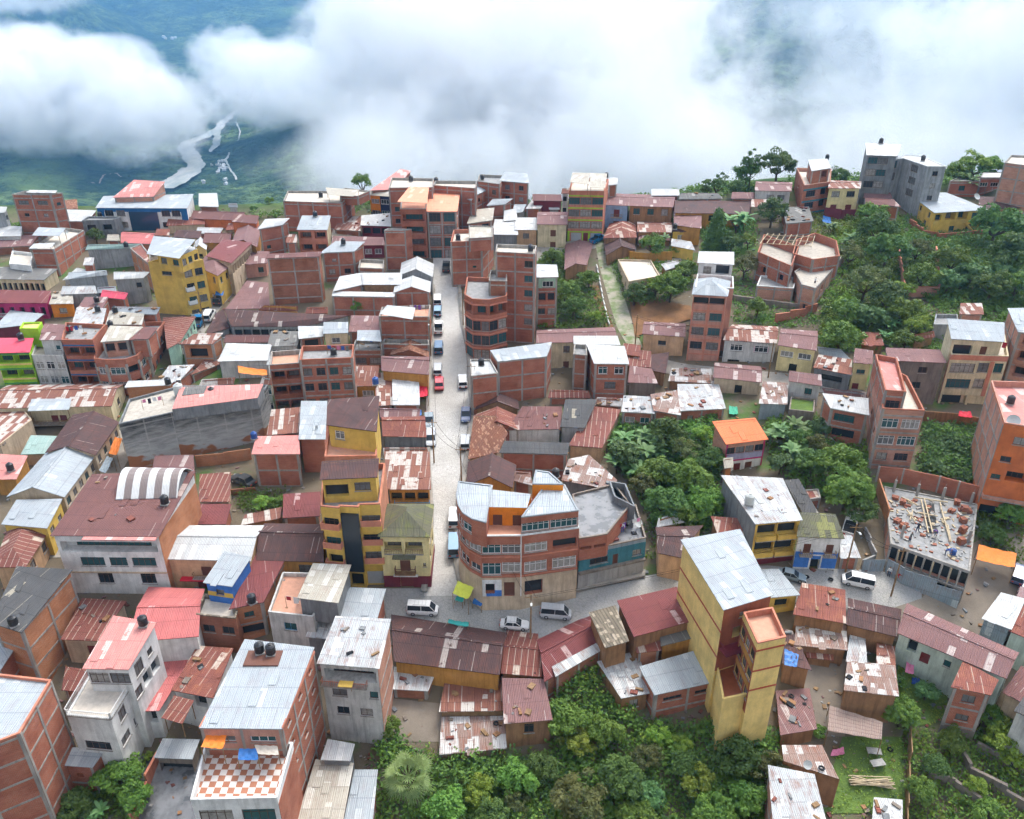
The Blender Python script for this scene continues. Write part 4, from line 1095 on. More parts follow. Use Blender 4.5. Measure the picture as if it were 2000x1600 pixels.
b('K1','brick_house','small rust roofed brick room left of the yellow tower canopy',[(302,460),(330,460),(332,447),(306,447)],3.5,'brick','rust')
b('K2','house','orange walled house with maroon roof behind the stout brick house',[(452,433),(502,437),(506,421),(456,418)],4,'orange','maroon')
b('K4','brick_house','narrow rusty room squeezed beside the clean square zinc roof',[(558,474),(580,474),(580,458),(562,458)],4,'brick','rustw')
b('K6','brick_house','low brick terrace left of the slim white topped tower',[(700,523),(749,525),(750,508),(703,506)],4,'brickd','deckpale','flat')
b('K9','house','low zinc roof between the cream door row and the grey blocks',[(118,575),(190,573),(186,558),(122,559)],3.2,'grey','zincrust')
b('K31','brick_house','small brick room between the canopied brick house and the green roofed grey wall',[(162,518),(182,518),(184,503),(166,503)],3,'brick','zincrust')
b('K32','house','patched rust roof under the orange tarpaulin of the white hall',[(388,755),(456,750),(460,737),(394,741)],4,'brickd','rustw')
b('K33','brick_house','low brick room at the foot of the long blank brick wall',[(596,612),(640,612),(640,600),(600,600)],3,'brick','rust')
b('R1','brick_house', 'tall brick house with a roof terrace at the top right of the main street', [(880,473),(941,471),(964,446),(886,449)], 561, 'brick','deckpale','flat','0 1x2 .8x.5 @1 .55-.95', cat='tower house', par=.9, parmat='brick')
a('R1', [(916,466),(962,463),(962,442),(916,441)], 1.6, 'brick','tan','flat', par=.2)
b('R2','house', 'flat white roofed grey block behind the tall brick corner tower', [(962,458),(1012,459),(1010,430),(966,428)], 492, 'greyd','white_tin','shed', rise=.3)
b('R3','house', 'small pale grey house with white roof in the second row from the skyline', [(983,432),(1011,430),(1008,407),(985,411)], 458, 'grey','white_tin')
b('R3b','house', 'house with cluttered tan awnings right of the salmon roofed tower', [(912,437),(962,430),(966,405),(922,410)], 478, 'brickd','tan','shed','0 2x1 2x1.4 o')
b('R3c','house', 'sloping zinc roofed brick house below the skyline brick houses', [(950,402),(986,399),(1002,388),(962,389)], 440, 'brick','zinc')
b('R3d','house', 'small house with blue grey zinc roof beside the rusty white gable', [(1000,418),(1021,414),(1028,399),(1004,399)], 440, 'grey','zinc')
b('R4', AP, 'brick corner tower with rounded bay and wide dark glass windows beside the main street', [(907,575),(922,584),(955,586),(990,578),(990,545),(912,541)], 694, 'brick','deckgrey','flat','0 1x1 2.4x1.9 @0 l ^.7','1 1x1 3.2x1.9 @0 l ^.7','2 2x1 2.2x1.9 @0 l ^.7','0 1x3 2.5x1.9 @1 w ^.5','1 2x3 1.9x1.9 @1 w ^.5','2 2x3 2.2x1.9 @1 w ^.5', cat='apartments', par=.8, parmat='brick', frame=False)
for e_ in range(3):
	for r_ in range(4): band('R4', e_, .9 + 2.9 * r_, 1.15 + 2.9 * r_, 'terracotta', t=.18, name='ledge')
a('R4', [(955,548),(990,549),(990,528),(958,528)], 2.2, 'brickd','deckgrey','flat','0 1x1 1.2x1.9 d')
b('R5', AP, 'very tall blank brick building behind the rounded corner tower', [(968,492),(1045,496),(1048,480),(970,477)], 665, 'brick','deckpale','flat','0 1x5 1.6x1.3 @0 .70-.98 w', cat='apartments', par=.6)
b('R6','house', 'narrow brick house with a lime green top floor and white roof', [(1046,542),(1091,541),(1088,517),(1048,516)], 642, 'brick','white_tin','shed','0 1x1 2.2x1.2 @0 .2-.9 W','0 2x1 1.4x1.6 @1 .05-.95 o','0 2x1 1.5x1.3 @2 w', rise=.7)
band('R6', 0, .0, 2.3, 'mint', t=.03)
b('R7', AP, 'five storey brick apartment block trimmed in lime green with a tin rooftop', [(1111,373),(1180,374),(1189,350),(1118,346)], 471, 'terracotta','deckpale','flat','0 3x3 3.0x1.6 w ^.7','0 1x1 2.4x2.4 @3 .1-.4 s','0 1x1 2.0x2.4 @3 .45-.6 D','0 1x1 2.4x2.4 @3 .65-.98 s', cat='apartments', par=.8, parmat='terracotta')
for r_ in range(4): band('R7', 0, .95 + 2.9 * r_, 1.2 + 2.9 * r_, 'lime', t=.1, name='lime_ledge')
band('R7', 0, 9.6, 12.4, 'lime', (0,.06), .05); band('R7', 0, 9.6, 12.4, 'lime', (.42,.46), .05); band('R7', 0, 9.6, 12.4, 'lime', (.6,.65), .05)
canopy('R7', [(1113,356),(1150,360),(1152,338),(1118,337)], 2.6, 'tan', legs=2.6); canopy('R7', [(1152,366),(1182,367),(1186,339),(1152,338)], 2.4, 'tan', legs=2.6)
b('R8','brick_house', 'brick block with white roof right behind the lime trimmed apartments', [(1187,362),(1206,360),(1207,347),(1190,347)], 430, 'brickd','white_tin')
b('R9','house', 'pale blue house with a small balcony under the long rusty roof', [(1178,400),(1228,402),(1231,379),(1184,377)], 446, 'skyblue','mauve','gx','0 1x1 1.4x1.9 @0 .35-.75 D','0 1x1 1.4x1.9 @1 .35-.75 d', rise=.6)
balcony('R9', 0, (.3,.8), 0, 'wood', .9, .8, rail=True)
b('R9b','house', 'brown adobe house with three shuttered windows sharing the long rusty roof', [(1228,402),(1315,405),(1320,381),(1231,379)], 446, 'adobe','mauve','gx','0 3x1 1.6x1.5 @0 w', rise=.6)
b('R10','house', 'long ochre house with ribbed dark brown roof beside the conifer', [(1317,416),(1463,418),(1468,393),(1318,391)], 455, 'ochre','rustd','shed','0 5x1 1.2x1.6 o', rise=.5)
b('R10b','brick_house', 'low brick house with white roof peeping over the long rusty roof', [(1272,382),(1328,382),(1326,369),(1272,369)], 418, 'brick','white_tin')
b('R10c','house', 'house with a patched grey asbestos roof below the far bare trees', [(1325,389),(1412,388),(1402,377),(1330,377)], 420, 'brickd','asb')
b('R10d','house', 'small house with pink striped roof left of the white two storey house', [(1428,388),(1474,388),(1474,376),(1430,375)], 412, 'brickd','mauve')
b('R10e','house', 'rusty roofed house at the end of the ribbed brown roof', [(1466,404),(1522,406),(1520,390),(1468,389)], 430, 'cream','rustw')
b('R11','house', 'house with rusty hipped roof at the head of the grassy path', [(1178,465),(1244,464),(1242,434),(1190,437)], 492, 'adobe','rust','hip', rise=1.5)
b('R11b','house', 'low long rusty roof right of the hipped rusty roof', [(1244,453),(1312,454),(1312,434),(1244,433)], 478, 'adobe','rustw','gx', rise=.6)
b('R11c','house', 'small maroon lean-to roof behind the bushy tree by the yellow wall', [(1246,470),(1310,470),(1308,456),(1250,455)], 486, 'adobe','maroon')
b('R12','house', 'dark brown gabled hut beside the grassy path', [(1184,499),(1242,488),(1236,464),(1178,466)], 522, 'adobe','rustd','gy', rise=1.5, cat='hut')
b('R13','house', 'cream two storey house with purple brown roof left of the lime trimmed block', [(1048,438),(1108,439),(1110,414),(1050,414)], 484, 'cream','mauve','gx','0 1x2 1.3x1.6 .4-.7 d', rise=.7)
b('R13b','house', 'peach house with plain white roof in the upper street', [(1005,449),(1050,449),(1048,425),(1008,425)], 482, 'peach','white_tin','shed','0 1x1 1.5x1.2 .3-.7 w')
b('R13c','brick_house', 'brick house with a striped rusty white gable roof near the skyline', [(1026,408),(1056,407),(1070,388),(1042,386)], 428, 'brick','zincrust','shed', rise=.5)
b('R13d','house', 'tiny white roofed hut next to the striped rusty white gable', [(1072,409),(1093,409),(1089,392),(1072,392)], 424, 'grey','white_tin', cat='hut')
b('R13e','brick_house', 'long dark red walled house closing the view behind the cream house', [(1040,392),(1098,393),(1096,380),(1040,379)], 420, 'maroonw','maroon')
b('R13f','house', 'tall thin cream house squeezed beside the lime trimmed apartments', [(1096,378),(1111,378),(1112,368),(1098,368)], 428, 'offwhite','rustw','shed','0 1x2 1x1.3 o')
b('R15','house', 'ochre cottage with a long rusty purple roof left of the grassy path', [(1102,527),(1146,518),(1159,474),(1104,477)], 556, 'adobe','mauve','gy','0 1x1 1.0x.8 .5-.9', rise=.9, cat='cottage')
b('R16','house', 'beige house with a bare flat terrace roof right of the grassy path', [(1228,550),(1289,539),(1271,508),(1207,507)], 588, 'beige','deckpale','flat','3 2x1 1.2x1.1', par=.35)
b('R17','house', 'small yellow house with a dark tank on its corner near the conifer', [(1312,452),(1348,452),(1350,441),(1315,436)], 480, 'yellow','rustd','shed','0 1x1 1.4x1.2 .3-.7 W')
b('R17b','house', 'yellow porch house with maroon roof behind the dark tank', [(1316,440),(1370,446),(1370,420),(1316,416)], 476, 'ochre','mauve','shed','1 1x1 1.2x1.6 o')
b('R17c','house', 'low yellow shed with pale rusty awning above the garden wall', [(1310,480),(1358,489),(1350,472),(1312,466)], 502, 'yellow','zincrust', cat='shed')
b('R17d','shed', 'pale pink tin roof lying over a garden shed by the yellow wall', [(1300,528),(1333,518),(1321,509),(1291,516)], 544, 'adobe','white_tin','shed', cat='shed')
b('R18', AP, 'narrow five storey pink brick tower with a grey pyramid roof', [(1351,575),(1422,579),(1428,549),(1357,545)], 706, 'pinkwall','zinc','hip','0 2x1 3.5x1.3 @0 .02-.98 o ^1.2','0 2x3 2.2x1.5 @1 w','0 1x1 2.4x2.2 @4 .08-.5 s','0 1x1 1.1x2.0 @4 .7-.9 d', cat='apartments', rise=1.7)
for u_ in ((0,.05),(.47,.53),(.95,1)): band('R18', 0, 1.7, 15.5, 'terracotta', u_, .08, 'pilaster')
for r_ in range(4): band('R18', 0, 2.9 + 2.9 * r_, 3.2 + 2.9 * r_, 'terracotta', (0,1), .05)
b('R18b','house', 'white terrace house with a white tin roof behind the grey pyramid roof', [(1362,513),(1434,517),(1434,492),(1365,491)], 640, 'white','white_tin','shed','0 1x1 1.6x1.4 @0 .15-.4','0 1x1 2.6x1.8 @0 .5-.95 o', rise=.5)
a('R18b', [(1358,561),(1433,563),(1432,540),(1362,535)], -1.9, 'pinkwall','deckred','flat', par=.8, parmat='white')
b('R19','unfinished_house', 'unfinished brick house with open rooms and bare roof beams on the green slope', [(1480,492),(1546,520),(1560,482),(1492,458)], 545, 'brick','deck','flat','0 2x1 1.6x1.4 o', cat='unfinished house', par=1.8, parmat='brick')
a('R19', [(1548,495),(1588,507),(1640,500),(1634,470),(1592,455),(1556,468)], .2, 'brick','deck','flat', par=1.8, parmat='brick')
a('R19', [(1566,556),(1593,563),(1651,498),(1636,488),(1600,500),(1552,530)], -2.4, 'brickp','deck','flat','1 1x1 1.5x1.3 @0 .1-.4 o','0 1x1 1.4x1.5 @1 o', par=.25)
b('R19b','garden_house', 'low brick outbuilding with white edged terrace beside the unfinished house', [(1478,558),(1550,563),(1556,543),(1486,538)], 590, 'brickp','deckgrey','flat', cat='outbuilding', par=.4, parmat='white')
b('R20','brick_house', 'small brick house with broken asbestos roof above the unfinished house', [(1535,437),(1589,432),(1580,403),(1528,405)], 470, 'brick','asb','shed','3 1x1 1.2x1')
b('R21', AP, 'four storey brick house with teal ledges and a stepped white roof', [(1571,362),(1622,355),(1624,330),(1556,328)], 425, 'brick','deckpale','flat','0 1x1 3x1.5 @0 .05-.55','0 1x1 2.2x1.8 @0 .62-.98 o','0 1x1 3x1.5 @1 .05-.55','0 1x1 2.2x1.8 @1 .62-.98 o','3 1x1 .8x.6 @0 .3-.6', cat='apartments', frame=False, par=.9, parmat='brickp')
for r_ in range(3): band('R21', 0, .95 + 2.9 * r_, 1.35 + 2.9 * r_, 'teal', t=.12, name='teal_ledge')
a('R21', [(1585,334),(1623,328),(1616,310),(1578,312)], 2.6, 'brickd','white_tin','shed','0 1x1 2x1.6 l .5-.95', rise=.7)
b('R22','house', 'cream yellow two storey house with a rusty roof and a red gate wall', [(1617,368),(1681,368),(1682,354),(1620,352)], 424, 'lemon','rustw','gx','0 2x1 2.0x1.4 @0 w','0 2x1 1.5x1.9 @1 D', rise=.5)
b('R22b','house', 'long white house with dusty rust roof behind the dark leafy trees', [(1474,372),(1546,374),(1548,356),(1476,354)], 412, 'offwhite','mauve','gx','0 2x1 1.8x1.1 @0 .3-.9 w', rise=.5)
b('R23', AP, 'tall grey concrete house with a white roof topping the right skyline', [(1692,303),(1753,305),(1761,282),(1690,279)], 400, 'greyd','white_tin','shed','0 2x3 2.4x1.6 .05-.75 w', cat='apartments', rise=.8)
b('R23b', AP, 'angled bare grey building with a slanted white roof on the right skyline', [(1738,312),(1764,309),(1812,325),(1848,325),(1800,305),(1768,303)], 402, 'grey','white_tin','flat','1 1x3 2.8x1.6 .15-.9 w','2 1x3 1.3x1.1 w','0 1x2 1.2x1.8', cat='apartments', par=.12, parmat='white')
b('R24','house', 'small maroon roofed house under the tall grey concrete house', [(1686,387),(1743,387),(1736,369),(1690,369)], 410, 'grey','mauve','shed')
b('R24b','brick_house', 'low brick house with a dark rusty lean-to under the grey buildings', [(1690,398),(1760,404),(1745,389),(1690,387)], 440, 'brick','maroon','shed')
b('R25','house', 'large yellow two storey house with an outside stair and white roof', [(1825,416),(1930,410),(1887,391),(1848,376),(1774,377)], 464, 'yellow','zinc','shed','0 1x1 2.0x1.4 @0 .02-.15 o','0 2x1 2.6x1.9 @0 .2-.68 l','0 1x1 3x1.4 @0 .72-.98 w','0 1x1 1.4x1.2 @1 .3-.5','0 1x1 2x1.4 @1 .6-.9 o','4 3x1 1.3x1.2 @0','4 1x1 1.6x1.6 @1 .6-.9', cat='house', rise=0, sh=2.7)
b('R26','brick_house', 'low brick house with a white dish on its roof at the right skyline', [(1855,354),(1915,354),(1958,343),(1870,347)], 385, 'brick','deckpale','flat','0 1x1 1.6x1.3 .3-.6 w', par=.3)
a('R26', [(1915,347),(1956,347),(1958,337),(1921,337)], 1.2, 'brick','white_tin','flat','0 2x1 2x1 @0 W', par=.1)
b('R27', AP, 'big bare brick building cut by the right edge on the skyline', [(1962,318),(2060,330),(2070,308),(1975,303)], 420, 'brickp','deckpale','flat', cat='apartments', par=.5)
b('R28','house', 'dark brown ribbed roof right of the large yellow house', [(1912,410),(1996,406),(1986,385),(1912,384)], 440, 'adobe','rustd','shed')
b('M1','house', 'ochre adobe house with a purple brown roof left of the pyramid roofed tower', [(1254,652),(1339,658),(1339,632),(1258,628)], 694, 'peach','mauve','gx','0 1x1 1.5x.9 @0 .35-.6', rise=.7)
b('M2','house', 'grey house with pink and white shutters under a white and rust roof', [(1412,664),(1518,671),(1520,638),(1430,634)], 708, 'offwhite','rustw','gx','0 1x1 2.6x1.3 @0 .12-.38 W','0 1x1 2.6x1.3 @0 .6-.88 W','0 1x1 2.2x1.1 @1 .1-.35','0 1x1 1.4x1.9 @1 .5-.68 d', rise=.8)
for u_ in ((.60,.67),(.81,.88)): band('M2', 0, .9, 2.1, 'cloth_pink', u_, .06, 'pink_shutter')
b('M3','house', 'cream house with a mauve roof and a pile of sacks at its door', [(1519,674),(1595,685),(1597,647),(1525,642)], 724, 'lemon','mauve','gx','0 2x1 2.2x1.1 @0 W','0 1x1 1.6x1.7 @1 .35-.6 o', rise=.8)
b('M4','house', 'low dark house with a striped rust roof beside the cream house', [(1588,718),(1665,733),(1664,702),(1598,692)], 752, 'greyd','rustw','shed','0 1x1 3.6x1.2 o', rise=.7)
b('M4b','shed', 'pale zinc lean-to roof at the foot of the green garden', [(1600,692),(1662,702),(1642,682),(1597,677)], 716, 'grey','zinc','shed', cat='shed')
b('M5','house', 'tall thin cream house with rusty roof left of the slim brick tower', [(1666,708),(1704,711),(1706,685),(1670,680)], 762, 'lemon','mauve','shed','0 1x1 1.4x.8 @0','0 1x1 1.1x1.9 @1 .1-.6 D', cat='house')
b('M5b','shed', 'little rusty roofed hut at the edge of the upper garden', [(1683,674),(1727,675),(1721,650),(1680,648)], 694, 'adobe','rust','shed', cat='shed')
b('M6', AP, 'long slim brick tower with glazed front floors and a plant lined terrace', [(1724,798),(1806,802),(1772,735),(1708,702)], 915, 'brickp','deckpale','flat','0 1x1 2.6x1.6 @0 .05-.47 W ^.7','0 1x1 3.4x1.6 @0 .52-.98 W ^.7','0 1x1 2.6x1.6 @1 .05-.47 W ^.7','0 1x1 3.4x1.6 @1 .52-.98 W ^.7','0 1x1 1.6x1.3 @2 .1-.4','0 1x1 2.4x1.3 @2 .55-.9','3 3x1 1.2x1.2 @1', cat='apartments', par=.9, parmat='brick')
a('M6', [(1729,762),(1770,765),(1752,700),(1710,692)], 2.3, 'brick','pink','flat','0 1x1 2.0x1.3 @0 .1-.9 w', par=.8, parmat='brick')
b('M7','house', 'old rubble stone house with peeling plaster and a long mauve roof', [(1733,704),(1849,709),(1836,683),(1730,679)], 790, 'rubble','mauve','shed','0 1x1 1.4x1.1 @0 .55-.75','0 1x1 1.4x1.2 @1 .5-.7', rise=.6)
b('M8', AP, 'cream four storey house with brick trim and a roof terrace with zinc roof', [(1858,692),(1970,696),(1962,652),(1850,641)], 788, 'cream','deckpale','flat','0 1x1 4.4x1.7 @0 .04-.48 w ^.7','0 1x1 1.8x1.7 @0 .52-.72','0 1x1 1.6x1.7 @0 .8-.97','0 1x1 4.4x1.7 @1 .04-.48 w ^.7','0 1x1 1.8x1.7 @1 .52-.72','0 2x1 4x2.2 @2 .02-.98 o ^.1', cat='apartments', par=.9, parmat='cream')
band('M8', 0, 0, .9, 'terracotta', t=.05); band('M8', 0, 1.0, 7.5, 'terracotta', (.72,.79), .06)
band('M8', 3, .2, 9.5, 'brickp', (0,1), .03, 'brick_side')
a('M8', [(1858,662),(1962,668),(1962,630),(1850,622)], 2.5, 'cream','zinc','shed','0 1x1 4.5x1.9 @0 .05-.45 o ^.1','0 1x1 1.2x1.9 @0 .6-.75 d', rise=1.2, base=None)
b('M9', AP, 'brick apartment with stepped gable end and balconies at the right edge', [(1988,648),(2060,655),(2050,600),(1968,602)], 768, 'brickp','zinc','lean','0 1x3 3x1.8 l','0 1x3 1.2x1.6 w .7-.99', cat='apartments', rise=.5)
b('M10', AP, 'bright orange building with brick side wall and pink terrace at the right edge', [(1962,826),(2070,842),(2045,748),(1936,744)], 1005, 'orange','pink','flat','0 1x1 1.9x1.2 @0 .25-.55 w','0 1x1 1.7x.9 @1 .12-.34','0 1x1 1.6x.8 @2 .05-.25','0 1x1 3.0x1.6 @2 .32-.75 l','0 2x1 3x2.2 @4 .02-.98 o ^.1', cat='apartments', par=.9, parmat='pinkwall')
band('M10', 3, .3, 12.8, 'brickp', (0,1), .04, 'brick_side')
for v_ in (3.2, 6.1, 9.0): band('M10', 3, v_, v_ + .3, 'conc_frame', (0,1), .09, 'concrete_beam')
for u_ in (.0,.25,.5,.75,.97): band('M10', 3, .3, 13, 'conc_frame', (u_,u_+.03), .08, 'concrete_column')
balcony('M10', 0, (0,1), 3, 'pinkwall', 1.0, .4)
b('M11a','brick_house', 'small brick house with rusty white roof and two lit windows above the banana grove', [(1213,804),(1279,808),(1276,775),(1218,772)], 838, 'brick','zincrust','shed','0 2x1 1.6x1.1 @0 W', cat='house')
b('M11b','brick_house', 'patched rust and white roof between the two brick cottages', [(1276,802),(1330,811),(1323,762),(1270,770)], 838, 'brick','patch','shed')
b('M11c','brick_house', 'long brick cottage with a patched zinc roof above the green ravine', [(1325,803),(1418,798),(1404,750),(1323,750)], 832, 'brick','zincrust','shed','0 1x1 1.0x1.0 @0 .1-.4','0 1x1 1.6x1.1 @0 .6-.9', rise=.6)
b('M11d','shed', 'low roof of half white and half rusty sheets riddled with holes', [(1305,744),(1396,749),(1389,720),(1312,719)], 762, 'adobe','patch','shed', cat='shed')
b('M11e','brick_house', 'brick two storey house with white curtains and a square zinc roof', [(1160,710),(1229,711),(1220,676),(1145,672)], 786, 'brick','white_tin','shed','0 2x1 1.6x1.4 @0 W','0 1x1 2.0x1.4 @1 .3-.7', rise=.5)
b('M11f','house', 'house with alternating rust and pale sheets beside the curtained brick house', [(1226,714),(1272,718),(1272,686),(1222,681)], 742, 'adobe','rustseam','shed')
b('M11g','house', 'dark mauve roof right of the striped rust sheets', [(1268,722),(1300,730),(1307,688),(1272,692)], 748, 'adobe','rustd','shed')
b('M11h','house', 'brown roofed lean-to on a stone wall below the striped rust sheets', [(1226,747),(1285,749),(1273,720),(1230,714)], 776, 'rubble','mauve','shed')
b('M12','house', 'cream cottage with ribbed mauve roof and one dark doorway', [(1393,737),(1488,747),(1486,716),(1395,708)], 768, 'beige','mauve','gx','0 1x1 1.3x1.7 @0 .45-.65 o ^.2', cat='cottage', rise=.7)
b('M13','shed', 'corrugated tin shed with a checkered rust and white roof', [(1482,788),(1538,790),(1539,748),(1490,745)], 822, 'bluegrey','patch','shed', cat='shed', rise=1)
b('M14','house', 'whitewashed cottage with mauve roof above the planted terrace', [(1540,744),(1606,754),(1604,732),(1542,724)], 788, 'offwhite','mauve','shed','0 1x1 1.2x1.2 .5-.8', cat='cottage')
b('M14b','garden_terrace', 'small brick walled terrace holding green bushes', [(1541,800),(1590,805),(1592,780),(1545,775)], 828, 'rubble','grass','flat', cat='terrace', par=.3)
b('M15','brick_house', 'house with cracked white roof and a brick loggia left of the slim brick tower', [(1622,797),(1698,811),(1696,778),(1606,768)], 862, 'brick','white_tin','shed','0 1x1 3.2x1.3 @0 .1-.7 w','0 1x1 3.4x1.6 @1 .1-.8 o')
b('M15b','house', 'mauve roof strip behind the cracked white roof', [(1612,770),(1696,780),(1690,766),(1606,758)], 800, 'grey','mauve','shed')
b('N1','house', 'house with a bright orange new roof and a purple and magenta front', [(1418,868),(1501,858),(1475,816),(1391,823)], 928, 'brickp','orange_tin','shed','0 4x1 1.7x1.2 @0 w','0 1x1 1.3x2.0 @1 .25-.45 D','0 1x1 1.5x2.0 @1 .55-.75 d', rise=1.6, frame=False, over=.35)
band('N1', 0, 1.9, 3.1, 'lilac', (.02,.98), .1); band('N1', 0, .1, 3.2, 'magenta', (0,.03), .14); band('N1', 0, .1, 6.2, 'magenta', (.97,1), .14); band('N1', 0, 3.1, 3.35, 'magenta', (0,1), .14); band('N1', 0, 3.35, 6.2, 'white', (.02,.97), .05)
for v_ in (3.0,): band('N1', 3, v_, v_ + .3, 'conc_frame', (0,1), .05, 'concrete_beam')
add('N1', [(1415,915),(1432,913),(1432,893),(1412,895)], -2.6, 'bricko','tan','shed')
add('N1', [(1432,935),(1507,930),(1492,898),(1420,903)], -5.3, 'rubble','deckgrey','flat', par=.25)
b('N2', AP, 'grey sided house with yellow loggia front and peeling white and rust roof', [(1475,1024),(1568,1016),(1529,934),(1408,928)], 1108, 'yellow','zincrust','shed','0 2x2 3.2x1.7 o ^.8 .04-.96','0 1x1 1.2x2 @2 .15-.3 d','0 1x1 1.6x2 @2 .6-.8 d', cat='apartments', rise=.5, sh=2.8)
band('N2', 3, .1, 9, 'greyd', (0,1), .04, 'cement_side'); band('N2', 0, 5.7, 8.6, 'maroonw', (0,1), .05)
for r_ in range(2): balcony('N2', 0, (.03,.48), r_, 'yellow', .5, .75, sh=2.8); balcony('N2', 0, (.52,.97), r_, 'yellow', .5, .75, sh=2.8)
b('N3','house', 'white house with cobalt blue ground floor and white arched doorway', [(1556,1048),(1650,1052),(1632,1004),(1563,1000)], 1114, 'white','moss','shed','0 1x1 1.1x1.7 @0 .15-.35 d','0 1x1 1.1x1.7 @0 .68-.88 d','0 1x1 1.6x2.1 @1 .38-.62 o ^.05', rise=1.2)
band('N3', 0, 2.6, 5.2, 'blue', (0,1), .05); balcony('N3', 0, (.08,.38), 0, 'wood', .7, .7, rail=True); balcony('N3', 0, (.64,.94), 0, 'wood', .7, .7, rail=True)
band('N3', 0, 2.95, 3.15, 'white', (.36,.64), .10, 'door_arch'); band('N3', 0, 2.95, 5.2, 'white', (.35,.385), .10, 'door_arch'); band('N3', 0, 2.95, 5.2, 'white', (.615,.65), .10, 'door_arch'); band('N3', 0, 2.9, 4.0, 'blue', (.1,.25), .12, 'blue_shutter'); band('N3', 0, 2.9, 4.0, 'blue', (.76,.95), .12, 'blue_shutter')
b('N3b','house', 'long blackened roof strip behind the cobalt blue house', [(1566,1000),(1600,1004),(1560,935),(1532,938)], 1035, 'greyd','asbd','shed')
b('N4','brick_house', 'tiny square brick tower with a white sheet on top in the green ravine', [(1572,977),(1603,972),(1598,955),(1567,958)], 1000, 'brick','rust','flat','0 1x1 1.4x1.1', cat='hut', par=.1)
b('N5','store', 'small brick store with rusty white roof beside the corrugated fence', [(1640,1088),(1682,1090),(1664,1046),(1642,1044)], 1114, 'brick','zincrust','shed', cat='store', rise=.5)
b('K14','house','small rust roofed room at the foot of the grassy path',[(1215,692),(1250,696),(1252,674),(1218,670)],3,'adobe','rust')
b('K16','house','brown roofed adobe house beside the big pale yellow building',[(1284,1080),(1334,1090),(1374,1026),(1280,1030)],1128,'peach','rustd','gx',rise=.8)
b('K16b','shed','white tin sheets behind the brown roofed adobe house',[(1282,1030),(1337,1020),(1324,1002),(1286,1012)],2.6,'adobe','white_tin',cat='shed')
b('K17','shed','rusty shed roofs between the pale yellow roof and the grey cement wall',[(1402,1044),(1456,1054),(1444,1012),(1388,1008)],3,'adobe','rust',cat='shed')
b('K25','house','roofless grey block behind the cream four storey house',[(1824,634),(1872,634),(1870,614),(1828,614)],3,'grey','deckgrey','flat')
b('K25b','house','square rust roof just behind the cream four storey house',[(1874,614),(1922,614),(1918,592),(1876,592)],3.4,'brickp','rustw')
b('K26','shed','tilted rusty shed roof left of the cream four storey house',[(1786,664),(1826,658),(1824,646),(1786,654)],2.6,'wood','rust',cat='shed')
b('E1','brick_house', 'large blank brick house with stepped roofline on the right of the main street', [(972,706),(1068,696),(1078,668),(957,684)], 790, 'brick','zinc','shed', cat='house', rise=.3, over=.05)
a('E1', [(920,735),(973,729),(958,702),(918,702)], -.9, 'brick','white_tin','flat', par=.3)
b('E2','house', 'cream house with long pinkish rust roof behind the stepped brick house', [(1047,670),(1205,667),(1200,639),(1048,645)], 722, 'cream','mauve','gx','0 4x1 1.2x1.3 @0 w','0 4x1 1.1x1.9 @1 d', rise=.6)
canopy('E2', [(1120,672),(1212,674),(1206,656),(1120,656)], .2, 'white_tin', legs=2.2)
b('E3','brick_house', 'narrow dark brick block beside the cream house yard', [(1120,692),(1146,694),(1146,674),(1122,672)], 762, 'brickd','deckgrey','flat')
b('E4','shed', 'low shed with bright orange striped rust roof in the brick yard', [(1070,777),(1154,777),(1150,763),(1075,761)], 792, 'brick','rustseam', cat='shed')
b('E5','house', 'house with sagging dark gable roof at the foot of the stepped brick house', [(928,800),(1014,800),(1012,782),(934,784)], 822, 'wood','rustd','gy','0 2x1 1.2x.8 o', rise=1.6)
b('E6','house', 'house with rust gable streaked white facing the right street kerb', [(925,838),(1016,841),(1013,812),(930,809)], 868, 'brick','rust','gy', rise=1.6)
b('E7','house', 'house with mottled old clay tile roof beside the main street', [(914,897),(973,884),(992,846),(968,830),(926,834)], 922, 'beige','tile','shed', rise=1.5)
b('E8','brick_house', 'long brick house with dark asbestos roof between the tile roof and ravine', [(975,884),(1108,888),(1113,865),(985,861)], 932, 'brick','asbd','shed', rise=.5)
b('E9','house', 'long white wall house with patched maroon roof and zinc sheets', [(990,840),(1096,838),(1098,794),(1020,794)], 872, 'offwhite','maroon','shed', rise=.9)
b('E9b','house', 'house under a dark asbestos roof with two pale skylights', [(1094,834),(1142,836),(1166,780),(1104,780)], 872, 'grey','asbd','shed', rise=1.2)
b('E10','house', 'long house with rust roof striped by pale seams over an ochre wall', [(1110,870),(1176,875),(1213,800),(1155,793)], 902, 'peach','rustseam','shed', rise=1.0)
b('E10b','shed', 'ruined shed with broken zinc and dark holes above the striped rust roof', [(1158,790),(1214,794),(1216,778),(1166,776)], 812, 'brickd','patch', cat='shed')
b('E11','house', 'house with dark brown gable roof at the upper corner of the curved building', [(910,948),(1001,953),(1009,908),(914,902)], 992, 'ochre','rustd','gy', rise=1.8)
b('E11b','shed', 'tumbled zinc lean-to beside the dark brown gable', [(1000,938),(1040,948),(1036,922),(1006,920)], 975, 'brickd','patch', cat='shed')
b('E13','house', 'low house with torn rust and white patched roof above the wet terrace', [(1096,938),(1187,955),(1206,938),(1150,897),(1110,902)], 985, 'greyd','patch','shed', rise=.4)
